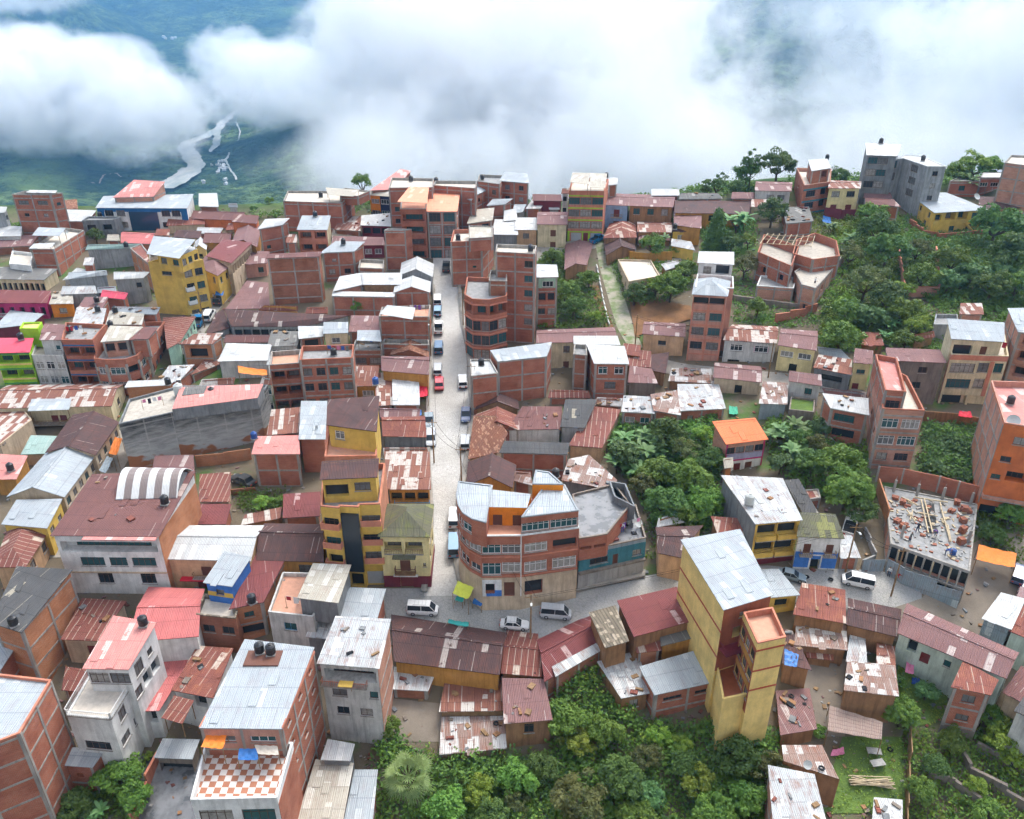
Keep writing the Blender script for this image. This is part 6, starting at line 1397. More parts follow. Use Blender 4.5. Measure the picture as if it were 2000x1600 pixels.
band('T12', 0, 6.2, 8.4, 'rubble', t=.06, name='stone_base')
b('T13','shed', 'corrugated grey shed with white roof beside the dirt lot', [(1917,1208),(1976,1230),(2004,1170),(1955,1157)], 1260, 'fencetin','white_tin','shed', cat='shed', rise=.3)
b('T13b','house', 'pale lime house with rust roof at the right edge', [(1970,1232),(2050,1265),(2050,1190),(1994,1182)], 1290, 'palemint','rust','shed', rise=.4)
b('T14','house', 'dark maroon roof cut by the right edge above the terraces', [(1960,1352),(2040,1398),(2050,1330),(1994,1300)], 1420, 'beige','maroon','shed', rise=.4)
b('T14b','house', 'grey roof wedge at the right edge over a pale wall', [(1980,1388),(2050,1420),(2050,1380),(2000,1360)], 1475, 'offwhite','asbd','shed', rise=.2)
b('X1','building_site', 'unfinished concrete building with cluttered deck and open shored ground floor', [(1740,1062),(1894,1116),(1909,985),(1728,950)], 1105, 'brickp','deckgrey','flat','0 9x1 2.3x2.2 @0 o ^.6','0 9x1 2.3x2.4 @1 o ^.3', cat='building site', par=.12, parmat='conc_frame', base=None)
X1 = B['X1']
band('X1', 0, .0, 5.6, 'concrete', (0,1), .04, 'concrete_front')
def crown_mesh(name, mat, seed, nclump=34, per=85, leaf=.085, flat=.8, clr=.27, shell=.62, up=.35, aspect=1.7):
	rg = np.random.default_rng(seed)
	d = rg.normal(size=(nclump, 3)); d /= np.linalg.norm(d, axis=1)[:, None]
	d[:, 2] = np.where(d[:, 2] < -.35, -d[:, 2] * .6, d[:, 2])
	r = shell + (1 - shell) * rg.random(nclump)
	lump = 1 + .22 * np.sin(d[:, 0] * 3.1 + seed) * np.cos(d[:, 1] * 2.7 + seed * 1.7)
	cc = d * (r * lump)[:, None] * np.array([.86, .86, flat * .86])
	tint = rg.random(nclump) ** 1.6
	size = clr * (.7 + .7 * rg.random(nclump))
	Vv = []; T = []
	for k in range(nclump):
		o = rg.normal(size=(per, 3)); o /= np.linalg.norm(o, axis=1)[:, None]
		o[:, 2] = np.where(o[:, 2] < -.2, -o[:, 2], o[:, 2])
		pos = cc[k] + o * (size[k] * (.55 + .45 * rg.random(per)))[:, None] * np.array([1, 1, .8])
		nrm = o + rg.normal(size=(per, 3)) * .55 + np.array([0, 0, up])
		nrm /= np.linalg.norm(nrm, axis=1)[:, None]
		t = np.cross(nrm, rg.normal(size=(per, 3))); t /= np.linalg.norm(t, axis=1)[:, None] + 1e-9
		bb = np.cross(nrm, t)
		L = leaf * (.6 + .8 * rg.random(per))[:, None]
		q = np.stack([pos - t * L * aspect * .5, pos - bb * L * .5 + nrm * L * .1, pos + t * L * aspect * .5, pos + bb * L * .5 + nrm * L * .1], axis=1)
		Vv.append(q.reshape(-1, 3)); T.append(np.full(per * 4, tint[k]))
	return quads(name, np.concatenate(Vv), M[mat], np.concatenate(T))
def quads(name, v, mat, tint=None):
	n = len(v) // 4
	me = bpy.data.meshes.new(name)
	me.vertices.add(len(v)); me.vertices.foreach_set('co', v.astype(np.float32).ravel())
	me.loops.add(len(v)); me.loops.foreach_set('vertex_index', np.arange(len(v), dtype=np.int32))
	me.polygons.add(n); me.polygons.foreach_set('loop_start', np.arange(n, dtype=np.int32) * 4)
	me.update(calc_edges=True); me.validate()
	if tint is not None:
		at = me.attributes.new('clump', 'FLOAT', 'POINT'); at.data.foreach_set('value', tint.astype(np.float32))
	me.materials.append(mat)
	return me
def trunk_mesh(name, seed, h=1.0, n=6):
	rg = random.Random(seed); m = MB()
	p = V((0, 0, -.25)); q = V((rg.uniform(-.08, .08), rg.uniform(-.08, .08), h * .55))
	m.bar(p, q, (.075, .05), n=7)
	for k in range(n):
		t = 2 * math.pi * k / n + rg.uniform(-.4, .4)
		e = V((math.cos(t) * .55, math.sin(t) * .55, h * rg.uniform(.85, 1.35)))
		mid = q.lerp(e, .5) + V((0, 0, -.06))
		m.bar(q, mid, (.04, .028), n=5); m.bar(mid, e, (.028, .008), n=5)
	return m.mesh(name, M['bark'])
KINDS = {}
def kind(key, crowns, hc=.95, trunks=2):
	tr = [trunk_mesh('trunk', hash(key) % 99 + k, 1.0) for k in range(trunks)]
	KINDS[key] = (crowns, tr, hc)
kind('broad', [crown_mesh('crown', 'leaf', s, 40, 85, .085) for s in (1, 2, 3)])
kind('dark', [crown_mesh('crown', 'leaf_dark', s, 38, 85, .08, .95) for s in (11, 12)])
kind('light', [crown_mesh('crown', 'leaf_light', s, 26, 70, .085, .8, .25, .5) for s in (21, 22)])
kind('olive', [crown_mesh('crown', 'leaf_olive', s, 42, 95, .06, .85, .22, .6) for s in (31, 32)])
kind('blue', [crown_mesh('crown', 'leaf_blue', s, 34, 55, .13, .8, .28, .6) for s in (41, 42)])
kind('thin', [crown_mesh('crown', 'leaf_dark', s, 22, 55, .09, .9, .20, .55) for s in (51, 52)], 1.25)
def conifer(seed):
	rg = np.random.default_rng(seed); Vv = []; T = []
	for k in range(70):
		z = -1.4 + 2.9 * (k / 70); r = (.78 * (1 - (k / 70) ** 2.0) + .10) * (.7 + .55 * rg.random())
		for j in range(7):
			a = rg.random() * 6.28; c = np.array([math.cos(a) * r * .75, math.sin(a) * r * .75, z]); n = 12
			o = rg.normal(size=(n, 3)) * .10 + c
			nr = rg.normal(size=(n, 3)) * .5 + np.array([math.cos(a), math.sin(a), .5]); nr /= np.linalg.norm(nr, axis=1)[:, None]
			t = np.cross(nr, rg.normal(size=(n, 3))); t /= np.linalg.norm(t, axis=1)[:, None]; b_ = np.cross(nr, t); L = .09
			Vv.append(np.stack([o - t * L, o - b_ * L * .5, o + t * L, o + b_ * L * .5], axis=1).reshape(-1, 3)); T.append(np.full(n * 4, rg.random() * .6))
	return quads('crown', np.concatenate(Vv), M['leaf_dark'], np.concatenate(T))
kind('conifer', [conifer(5)], 1.5)
def leaf_strip(out, T, base, ang, L, w, droop, rise, tint, n=5, fold=.12):
	d = np.array([math.cos(ang), math.sin(ang), 0]); s = np.array([-d[1], d[0], 0]); z = np.array([0, 0, 1.0])
	pts = []
	for k in range(n + 1):
		t = k / n
		pts.append((base + d * L * t * (1 - .15 * t) + z * L * (rise * t - droop * t * t), w * (math.sin(math.pi * min(1, t * .92 + .08)) ** .7)))
	for (p0, w0), (p1, w1) in zip(pts, pts[1:]):
		for sg in (-1, 1):
			q = [p0, p0 + s * sg * w0 + z * fold * w0, p1 + s * sg * w1 + z * fold * w1, p1]
			out.append(np.array(q if sg > 0 else q[::-1])); T.append(np.full(4, tint))
def banana(seed):
	rg = random.Random(seed); out = []; T = []
	for st in range(4):
		b0 = np.array([rg.uniform(-.5, .5), rg.uniform(-.5, .5), rg.uniform(-.2, .3)]) if st else np.zeros(3)
		n = rg.randint(8, 11)
		for k in range(n):
			leaf_strip(out, T, b0, 2 * math.pi * k / n + rg.uniform(-.3, .3), rg.uniform(.75, 1.15), rg.uniform(.13, .2), rg.uniform(.35, .75), rg.uniform(.4, 1.0), rg.random(), 5)
	return quads('crown', np.concatenate(out), M['leaf_banana'], np.concatenate(T))
kind('banana', [banana(3), banana(4)], .9)
def fanpalm(seed):
	rg = random.Random(seed); out = []; T = []
	for k in range(27):
		a = k * 2.39996 + rg.uniform(-.3, .3); el = .95 - 1.5 * (k / 27) + rg.uniform(-.15, .15); L = .42 + .22 * rg.random()
		d = np.array([math.cos(a) * math.cos(el), math.sin(a) * math.cos(el), math.sin(el)])
		c = d * L; tint = rg.random() * (1 if k < 17 else .2)
		s = np.array([-math.sin(a), math.cos(a), 0]); u = np.cross(d, s)
		out.append(np.array([s * -.012, s * .012, c + s * .012, c - s * .012])); T.append(np.full(4, .2))
		for j in range(13):
			f = -1.4 + 2.8 * j / 12
			e = d * math.cos(f) + s * math.sin(f) + u * .25 * abs(f)
			l = .52 * (1 - .15 * abs(f)) * rg.uniform(.9, 1.1); w = .026
			side = np.cross(e, u); side /= np.linalg.norm(side)
			m_ = c + e * l * .5; t_ = c + e * l - np.array([0, 0, .22 * l + .06 * rg.random()])
			out.append(np.array([c - side * .004, c + side * .004, m_ + side * w, m_ - side * w])); T.append(np.full(4, tint))
			out.append(np.array([m_ - side * w, m_ + side * w, t_ + side * .003, t_ - side * .003])); T.append(np.full(4, tint))
	return quads('crown', np.concatenate(out), M['leaf_palm'], np.concatenate(T))
kind('palm', [fanpalm(8)], 1.6)
NT_ = {}
GT = {'broad': 'leafy green trees', 'dark': 'dark leafy trees', 'light': 'yellow green trees', 'olive': 'olive green feathery trees', 'blue': 'broad leaved bluish bushes', 'thin': 'thin crowned trees', 'conifer': 'conifers', 'banana': 'banana plants', 'palm': 'palms'}
NM = {'broad': 'tree', 'dark': 'tree', 'light': 'tree', 'olive': 'tree', 'blue': 'bush', 'thin': 'tree', 'conifer': 'conifer', 'banana': 'banana_plant', 'palm': 'palm_tree'}
def tree(k, px, py, r, label, hc=None, sq=1.0, bush=False, cat=None):
	"""crown centre and radius in pixels"""
	crowns, tr, h = KINDS[k]
	p = at_ground(px, py, 2.0)
	for _ in range(3):
		R_ = r * mpp(p); hh = (hc if hc is not None else (h if not bush else .55)) * R_
		p = at_ground(px, py, hh)
	R_ = r * mpp(p)
	i = NT_.get(k, 0); NT_[k] = i + 1
	root = thing(NM[k] if not bush else 'bush', label, cat or ('bush' if bush or k == 'blue' else 'tree'), (p.x, p.y, p.z - hh), R.uniform(0, 6.28), GT[k])
	c = bpy.data.objects.new('crown', crowns[i % len(crowns)]); C.objects.link(c); c.parent = root; c.location = (0, 0, hh); c.scale = (R_, R_, R_ * sq)
	t = bpy.data.objects.new('trunk', tr[i % len(tr)]); C.objects.link(t); t.parent = root; t.scale = (R_, R_, max(.3, hh / 1.0) if hh > .3 else .3)
	return root
def inpoly(x, y, P):
	c = False
	for (x0, y0), (x1, y1) in zip(P, P[1:] + P[:1]):
		if (y0 > y) != (y1 > y) and x < (x1 - x0) * (y - y0) / (y1 - y0) + x0: c = not c
	return c
def thicket(name, P, dens, hmax, mat, leaf=.32, seed=1, mat2=None, label=None):
	rg = np.random.default_rng(seed)
	G3 = [at_ground(*p) for p in P]
	x0, x1 = min(g.x for g in G3), max(g.x for g in G3); y0, y1 = min(g.y for g in G3), max(g.y for g in G3)
	Q = [(g.x, g.y) for g in G3]
	n = int((x1 - x0) * (y1 - y0) * dens)
	Vv = []; T = []
	for x, y in zip(rg.uniform(x0, x1, n), rg.uniform(y0, y1, n)):
		if not inpoly(x, y, Q): continue
		g = ground(x, y)
		lump = .5 + .5 * math.sin(x * .55 + seed) * math.sin(y * .63 + seed * 2)
		hh = hmax * (.15 + .85 * lump * rg.random())
		m_ = 9
		o = rg.normal(size=(m_, 3)) * np.array([.42, .42, .24]) + np.array([x, y, g + hh])
		nr = rg.normal(size=(m_, 3)) * .6 + np.array([0, 0, .8]); nr /= np.linalg.norm(nr, axis=1)[:, None]
		t = np.cross(nr, rg.normal(size=(m_, 3))); t /= np.linalg.norm(t, axis=1)[:, None]; b_ = np.cross(nr, t)
		L = leaf * (.5 + .9 * rg.random(m_))[:, None]
		Vv.append(np.stack([o - t * L * .7, o - b_ * L * .4, o + t * L * .7, o + b_ * L * .4], axis=1).reshape(-1, 3)); T.append(np.full(m_ * 4, (rg.random() * .6 + .4 * (1 - lump)) ** 1.5))
	if not Vv: return
	me = quads(name, np.concatenate(Vv), M[mat], np.concatenate(T))
	o = bpy.data.objects.new(name, me); C.objects.link(o); o['kind'] = 'stuff'
	return o
V1 = [(735,1425),(860,1490),(1080,1480),(1085,1350),(1160,1300),(1210,1395),(1270,1415),(1410,1425),(1520,1430),(1520,1500),(1490,1640),(735,1640)]
thicket('undergrowth', V1, 4.0, 2.2, 'leaf', .34, 1); thicket('undergrowth', V1, 1.6, 2.4, 'leaf_dark', .34, 2); thicket('undergrowth', V1, .5, 2.6, 'leaf_light', .28, 3)
V2 = [(1178,850),(1215,815),(1400,815),(1400,930),(1420,1030),(1280,1040),(1245,960),(1195,905)]
thicket('undergrowth', V2, 4.0, 2.0, 'leaf', .36, 4); thicket('undergrowth', V2, 1.2, 2.2, 'leaf_blue', .4, 5)
V3 = [(1495,820),(1620,815),(1690,870),(1710,1010),(1560,960),(1505,900)]
thicket('undergrowth', V3, 3.5, 1.6, 'leaf', .36, 6)
V4 = [(1650,430),(1760,430),(1770,600),(1840,640),(1700,690),(1600,690),(1600,620),(1650,560)]
thicket('undergrowth', V4, 3.0, 1.8, 'leaf', .4, 7); thicket('undergrowth', V4, .8, 2, 'leaf_light', .35, 8)
V5 = [(1760,470),(1990,420),(2060,420),(2060,600),(1840,605),(1760,560)]
thicket('undergrowth', V5, 3.0, 1.8, 'leaf', .4, 9); thicket('undergrowth', V5, .8, 2, 'leaf_blue', .45, 10)
V6 = [(1055,505),(1105,490),(1150,540),(1195,640),(1050,645)]
thicket('undergrowth', V6, 3.0, 1.4, 'leaf', .36, 11)
V7 = [(1195,515),(1350,515),(1352,560),(1300,590),(1230,600)]
thicket('undergrowth', V7, 3.0, 1.6, 'leaf', .38, 12)
V8 = [(1805,830),(1912,835),(1905,945),(1795,925)]
thicket('undergrowth', V8, 5.0, 1.2, 'leaf_blue', .42, 13); thicket('undergrowth', V8, 3.0, 1.0, 'leaf', .36, 14)
V9 = [(1765,1425),(1840,1440),(1900,1420),(2060,1400),(2060,1640),(1775,1640)]
thicket('undergrowth', V9, 4.0, 1.3, 'leaf', .30, 15); thicket('undergrowth', V9, 1.2, 1.4, 'leaf_light', .26, 16)
V12 = [(95,1570),(185,1500),(262,1470),(300,1480),(250,1640),(90,1640)]
thicket('undergrowth', V12, 4.0, 1.4, 'leaf', .30, 17)
V15 = [(1905,960),(2040,990),(2040,1090),(1985,1110),(1905,1060)]
thicket('undergrowth', V15, 3.0, 1.0, 'leaf', .34, 18)
V16 = [(1425,470),(1480,560),(1560,600),(1600,620),(1590,640),(1430,640)]
thicket('undergrowth', V16, 1.6, .8, 'leaf', .34, 19)
V17 = [(455,960),(560,960),(560,1000),(470,1005)]
thicket('undergrowth', V17, 4.0, 1.2, 'leaf', .28, 20)
V18 = [(1500,430),(1680,415),(1660,470),(1640,480)]
thicket('undergrowth', V18, 2.0, 1.0, 'leaf_light', .36, 21)
V19 = [(1370,430),(1480,430),(1478,480),(1370,520)]
thicket('undergrowth', V19, 2.5, 1.2, 'leaf', .36, 22)
V20 = [(1640,1440),(1768,1440),(1768,1600),(1620,1600)]
thicket('long_grass', V20, 2.2, .25, 'leaf_light', .20, 23); thicket('long_grass', [(1755,1290),(1850,1340),(1850,1410),(1740,1410)], 3, .25, 'leaf_light', .2, 24)
V21 = [(-40,455),(400,440),(560,425),(1000,405),(1500,385),(2040,350),(2040,338),(1500,372),(1000,392),(560,412),(400,425),(-40,438)]
thicket('hillside_scrub', V21, .55, 1.6, 'leaf', .5, 25)
thicket('undergrowth', [(1600,585),(1700,600),(2060,590),(2060,615),(1840,650),(1840,700),(1610,690)], 2.5, 1.5, 'leaf', .36, 31)
thicket('undergrowth', [(1590,470),(1680,430),(1690,560),(1640,600),(1600,600)], 2.0, 1.3, 'leaf_light', .34, 32)
thicket('undergrowth', [(1740,420),(1960,455),(2060,440),(2060,480),(1740,490)], 2.2, 1.5, 'leaf', .36, 33)
thicket('undergrowth', [(1260,960),(1330,1000),(1420,1010),(1300,1100),(1265,1090)], 2.5, .9, 'leaf', .3, 34)
thicket('undergrowth', [(2045,350),(2330,350),(2330,1640),(2045,1640)], .9, 2.6, 'leaf', .45, 41)
thicket('undergrowth', [(-300,440),(-30,440),(-30,1640),(-300,1640)], .9, 2.6, 'leaf', .45, 42)
tree('palm', 797, 1517, 52, 'fan palm with drooping grey green fronds at the bottom of the frame', hc=1.15)
for k, x, y, r, l in [
 ('light',1128,1448,36,'bright yellow green tree below the angled maroon roof'),
 ('broad',1105,1405,44,'dense green tree at the upper edge of the lower thicket'),
 ('olive',1128,1562,62,'large olive feathery tree at the bottom edge of the thicket'),
 ('dark',1215,1520,48,'dark rounded tree in the middle of the lower thicket'),
 ('olive',1260,1480,34,'feathery tree left of the two yellow flowering shrubs'),
 ('light',1285,1440,30,'yellow green shrub under the clean zinc roofed brick house'),
 ('light',1330,1455,26,'golden flowering shrub below the brick house on stilts'),
 ('dark',1440,1480,46,'dusky round tree left of the scattered sheet shed'),
 ('olive',1500,1510,44,'wide grey green tree beside the zinc house at the bottom edge'),
 ('light',1360,1530,42,'bright green tree in the right half of the lower thicket'),
 ('broad',1395,1590,46,'green tree at the bottom edge right of centre'),
 ('blue',1270,1555,30,'bluish round bush in the lower thicket'),
 ('broad',1010,1520,40,'leafy tree under the patchwork strip roof'),
 ('light',935,1545,34,'yellowish shrub right of the fan palm'),
 ('broad',870,1580,44,'green tree right of the foot of the fan palm'),
 ('dark',960,1600,40,'dark tree at the bottom edge between the palm and olive tree'),
 ('olive',1010,1570,30,'small rounded olive tree near the bottom centre'),
 ('broad',760,1420,24,'leafy bush against the tall white fronted house'),
 ('dark',1340,1500,36,'dark tree behind the bright green tree in the thicket'),
 ('broad',1180,1430,36,'green tree beside the junk strewn yard'),
 ('broad',1460,1560,40,'tree with mixed greens beside the bottom edge banana leaves'),
 ('dark',1060,1500,34,'deep green tree below the adobe plank balcony house'),
 ('broad',1240,1600,40,'tree at the bottom edge under the bluish bush'),
 ('blue',1222,890,36,'broad leaved bush below the small brick house with lit windows'),
 ('dark',1300,850,40,'rounded dark tree under the long brick cottage'),
 ('light',1370,850,24,'yellow green tree right below the long brick cottage'),
 ('olive',1340,880,30,'olive tree in the upper ravine'),
 ('broad',1350,935,44,'big light catching tree left of the orange roofed house'),
 ('broad',1285,925,40,'green tree in the middle of the ravine'),
 ('dark',1300,985,46,'dark tree at the foot of the ravine'),
 ('broad',1375,985,40,'tree beside the grey cement side wall'),
 ('olive',1255,950,34,'yellowish tree behind the wet terrace building'),
 ('dark',1390,900,32,'dark tree touching the brick side of the orange roofed house'),
 ('broad',1330,1010,34,'low leafy tree above the small maroon roof'),
 ('broad',1640,905,46,'bright broad tree below the cracked white roof'),
 ('broad',1655,960,50,'largest rounded tree beside the building site wall'),
 ('dark',1585,905,36,'dark tree right of the orange roofed house'),
 ('blue',1525,905,26,'round bluish bush beside the orange roofed house'),
 ('olive',1600,870,28,'pale feathery tree under the brick loggia'),
 ('blue',1605,835,24,'pale green tree in front of the brick loggia house'),
 ('dark',1680,1000,34,'dark tree in the shade of the building site'),
 ('dark',1560,860,26,'dark tree above the bananas right of the orange roof'),
 ('dark',1715,450,40,'tall dark tree between the red gate and the yellow house'),
 ('dark',1735,490,44,'large dark tree on the upper wooded slope'),
 ('broad',1700,420,28,'leafy tree top below the maroon roofed grey house'),
 ('olive',1690,555,46,'dull green tree right of the unfinished house'),
 ('dark',1735,585,40,'dark tree beside the brick garden enclosure'),
 ('broad',1800,540,36,'leafy bush filling the brick garden enclosure'),
 ('light',1765,565,24,'yellow green bush at the enclosure wall'),
 ('dark',1950,440,50,'big shaggy dark tree right of the large yellow house'),
 ('dark',1975,500,50,'big dark tree at the right edge of the wooded slope'),
 ('broad',1860,510,36,'green tree right of the garden enclosure'),
 ('blue',1900,535,34,'bluish leafy tree in the right wood'),
 ('dark',1935,560,38,'dark tree low in the right wood'),
 ('blue',1850,550,30,'rounded pale tree beside the enclosure corner'),
 ('broad',1985,560,36,'tree at the right edge above the brick gable'),
 ('blue',1960,530,30,'pale leafed tree in the right wood'),
 ('broad',1640,660,44,'large leafy tree above the low dark striped roof house'),
 ('broad',1655,610,34,'green tree below the unfinished house corner'),
 ('blue',1700,620,34,'rounded bushy tree in the middle of the slope garden'),
 ('light',1790,640,30,'light green tree beside the cream four storey house'),
 ('broad',1760,610,34,'tree below the brick enclosure wall'),
 ('light',1650,590,22,'small light tree at the foot of the unfinished house'),
 ('broad',1770,665,26,'bush at the garden foot by the rusty roofed hut'),
 ('olive',1660,500,30,'olive tree at the corner of the unfinished house'),
 ('olive',1790,490,30,'loose tree on the bank above the enclosure'),
 ('conifer',1400,452,27,'dark conical conifer in front of the long ochre house'),
 ('broad',1275,480,28,'bushy tree behind the yellow garden wall'),
 ('dark',1508,415,32,'round dark tree by the asbestos roofed brick house'),
 ('light',1462,470,18,'clipped bright green bush left of the unfinished house'),
 ('dark',1430,475,24,'dark bush under the conifer'),
 ('dark',1240,575,26,'dark bush beside the grassy path bend'),
 ('broad',1310,560,36,'leafy bush above the red earth bank'),
 ('broad',1340,530,26,'bush beside the narrow pink tower'),
 ('light',1280,560,26,'light green bush on the red earth bank'),
 ('broad',1105,570,28,'tree behind the lime topped brick house'),
 ('broad',1080,502,20,'round tree behind the tall blank brick building'),
 ('broad',1150,545,22,'bush by the ochre cottage left of the path'),
 ('light',1160,620,18,'light shrub at the foot of the grassy path'),
 ('dark',1120,600,26,'dark tree below the ochre cottage'),
 ('olive',1455,520,30,'small tree beside the white terrace house'),
 ('broad',1520,490,16,'sapling in the unfinished house court'),
 ('light',1322,490,16,'yellow green bush by the pale rusty awning'),
 ('broad',1480,600,22,'shrub on the terraces under the unfinished house'),
 ('broad',697,598,18,'small round tree against the white courtyard house'),
 ('broad',705,356,20,'round green tree on the skyline left of the salmon roof'),
 ('dark',186,462,18,'dark tree between the grey houses on the far left'),
 ('broad',525,393,9,'small tree at the edge of the far meadow'),
 ('dark',495,408,8,'tiny dark tree by the far meadow'),
 ('light',510,985,24,'orange flecked shrub in the garden beside the parked car'),
 ('broad',545,985,20,'green shrub in the garden left of the yellow hotel'),
 ('light',535,718,10,'potted climber on the roof of the plant covered flats'),
 ('broad',565,712,9,'fern clump on the roof of the plant covered flats'),
 ('thin',1400,360,26,'sparse tree standing against the mist left of the far dark tree'),
 ('thin',1378,372,16,'small sparse tree on the misty skyline'),
 ('dark',1460,340,30,'dark tree on the misty skyline'),
 ('dark',1520,325,38,'large round tree on the misty skyline behind the white house'),
 ('thin',1470,312,22,'wispy crown rising above the dark skyline trees'),
 ('dark',1440,370,20,'low dark tree at the skyline below the wispy crown'),
 ('dark',1640,345,22,'tree behind the cream yellow house on the skyline'),
 ('light',1905,325,36,'bright domed tree above the cane thicket on the right skyline'),
 ('broad',1870,340,30,'cane thicket tree left of the bright domed tree'),
 ('broad',1940,330,30,'cane thicket tree beside the big bare brick building'),
 ('broad',1762,1395,36,'round dense tree by the lawn behind the half open roof'),
 ('blue',1810,1352,24,'bluish bush on the bright lawn'),
 ('broad',1860,1450,30,'rounded tree under the two storey brick cottage'),
 ('light',1960,1440,42,'yellow green tree on the terraces at the right edge'),
 ('broad',1935,1400,32,'tree right of the two storey brick cottage'),
 ('dark',1830,1500,30,'dark shrub at the terrace wall'),
 ('broad',1800,1545,30,'shrub beside the brown fence'),
 ('light',1905,1535,26,'light shrub between the stone terrace walls'),
 ('broad',1930,1590,34,'shrub at the bottom right corner'),
 ('light',1985,1490,30,'pale shrub at the right edge of the terraces'),
 ('broad',1750,1330,18,'small tree against the half open roof'),
 ('broad',1975,1005,30,'tree below the bright orange building'),
 ('dark',1940,1045,26,'bush above the orange tarpaulin'),
 ('broad',1600,1430,16,'weedy bush beside the rust panel awning'),
 ('broad',235,1520,46,'broad leafy tree beside the wet driveway'),
 ('broad',265,1560,34,'second leafy tree lower along the wet driveway'),
 ('dark',145,1575,38,'dark bush at the bottom beside the big brick apartment'),
 ('light',290,1478,12,'small yellowish shrub at the top of the driveway'),
 ('light',405,1515,12,'potted shrub on the left edge of the checkered terrace'),
 ]:
	if y > 700 or k == 'thin': tree(k, x, y, r, l, bush=(r < 22 and k != 'thin'))
	else: tree(k, x, y, r, l, bush=(r < 18 and k != 'thin'))
bn = 0
for x, y, r, l in [(1215,865,26,'banana clump by the dark ravine tank'),(1250,885,28,'banana clump in the middle of the ravine grove'),(1205,905,26,'banana clump against the ochre end wall'),(1240,920,26,'banana clump low in the ravine grove'),
  (1285,880,24,'banana clump under the rounded dark tree'),(1265,855,22,'banana clump nearest the small brick house'),(1315,925,22,'banana clump between the ravine trees'),(1525,850,26,'banana clump right of the bright orange roof'),(1560,835,24,'banana clump under the corrugated tin shed'),
  (1550,880,26,'banana clump below the orange roofed house terrace'),(1500,855,22,'banana clump touching the orange roofed house'),(1440,435,30,'tall banana clump beside the conifer'),(1292,470,18,'banana clump behind the bushy tree at the yellow wall'),(1625,445,16,'banana clump by the red gate yard'),
  (1660,470,18,'banana clump on the bank below the red gate'),(1735,635,20,'banana clump in the slope garden'),(1720,660,18,'banana clump above the rusty roofed hut'),(1870,345,26,'tall cane clump on the right skyline'),(1925,345,24,'tall cane clump beside the bare brick building'),(1895,360,24,'cane clump behind the low brick house with dish'),
  (1635,1600,0,''),(190,1590,24,'banana clump at the bottom left corner garden'),(1430,1590,20,'banana clump at the bottom edge right of centre')]:
	if r: tree('banana', x, y, r, l, cat='banana')
def on_roof(key, px, py):
	b_ = B[key]; P = b_.P
	if any(o.name.startswith('roof_deck') for o in b_.root.children) and not any(o.name.split('.')[0] == 'roof' for o in b_.root.children):
		z = [o for o in b_.root.children if o.name.startswith('roof_deck')][0].data.vertices[0].co.z + b_.root.location.z
		return at_z(px, py, z)
	A0, b0, c0 = P[0], P[1], P[2]
	n_ = (b0 - A0).cross(c0 - A0); d = V(ray(px, py)); o = V((0, 0, CAMZ))
	return o + d * ((A0 - o).dot(n_) / d.dot(n_))
def heading(px, py, qx, qy):
	a_, b_ = at_ground(px, py), at_ground(qx, qy); return math.atan2(b_.y - a_.y, b_.x - a_.x)
PROTO = {}
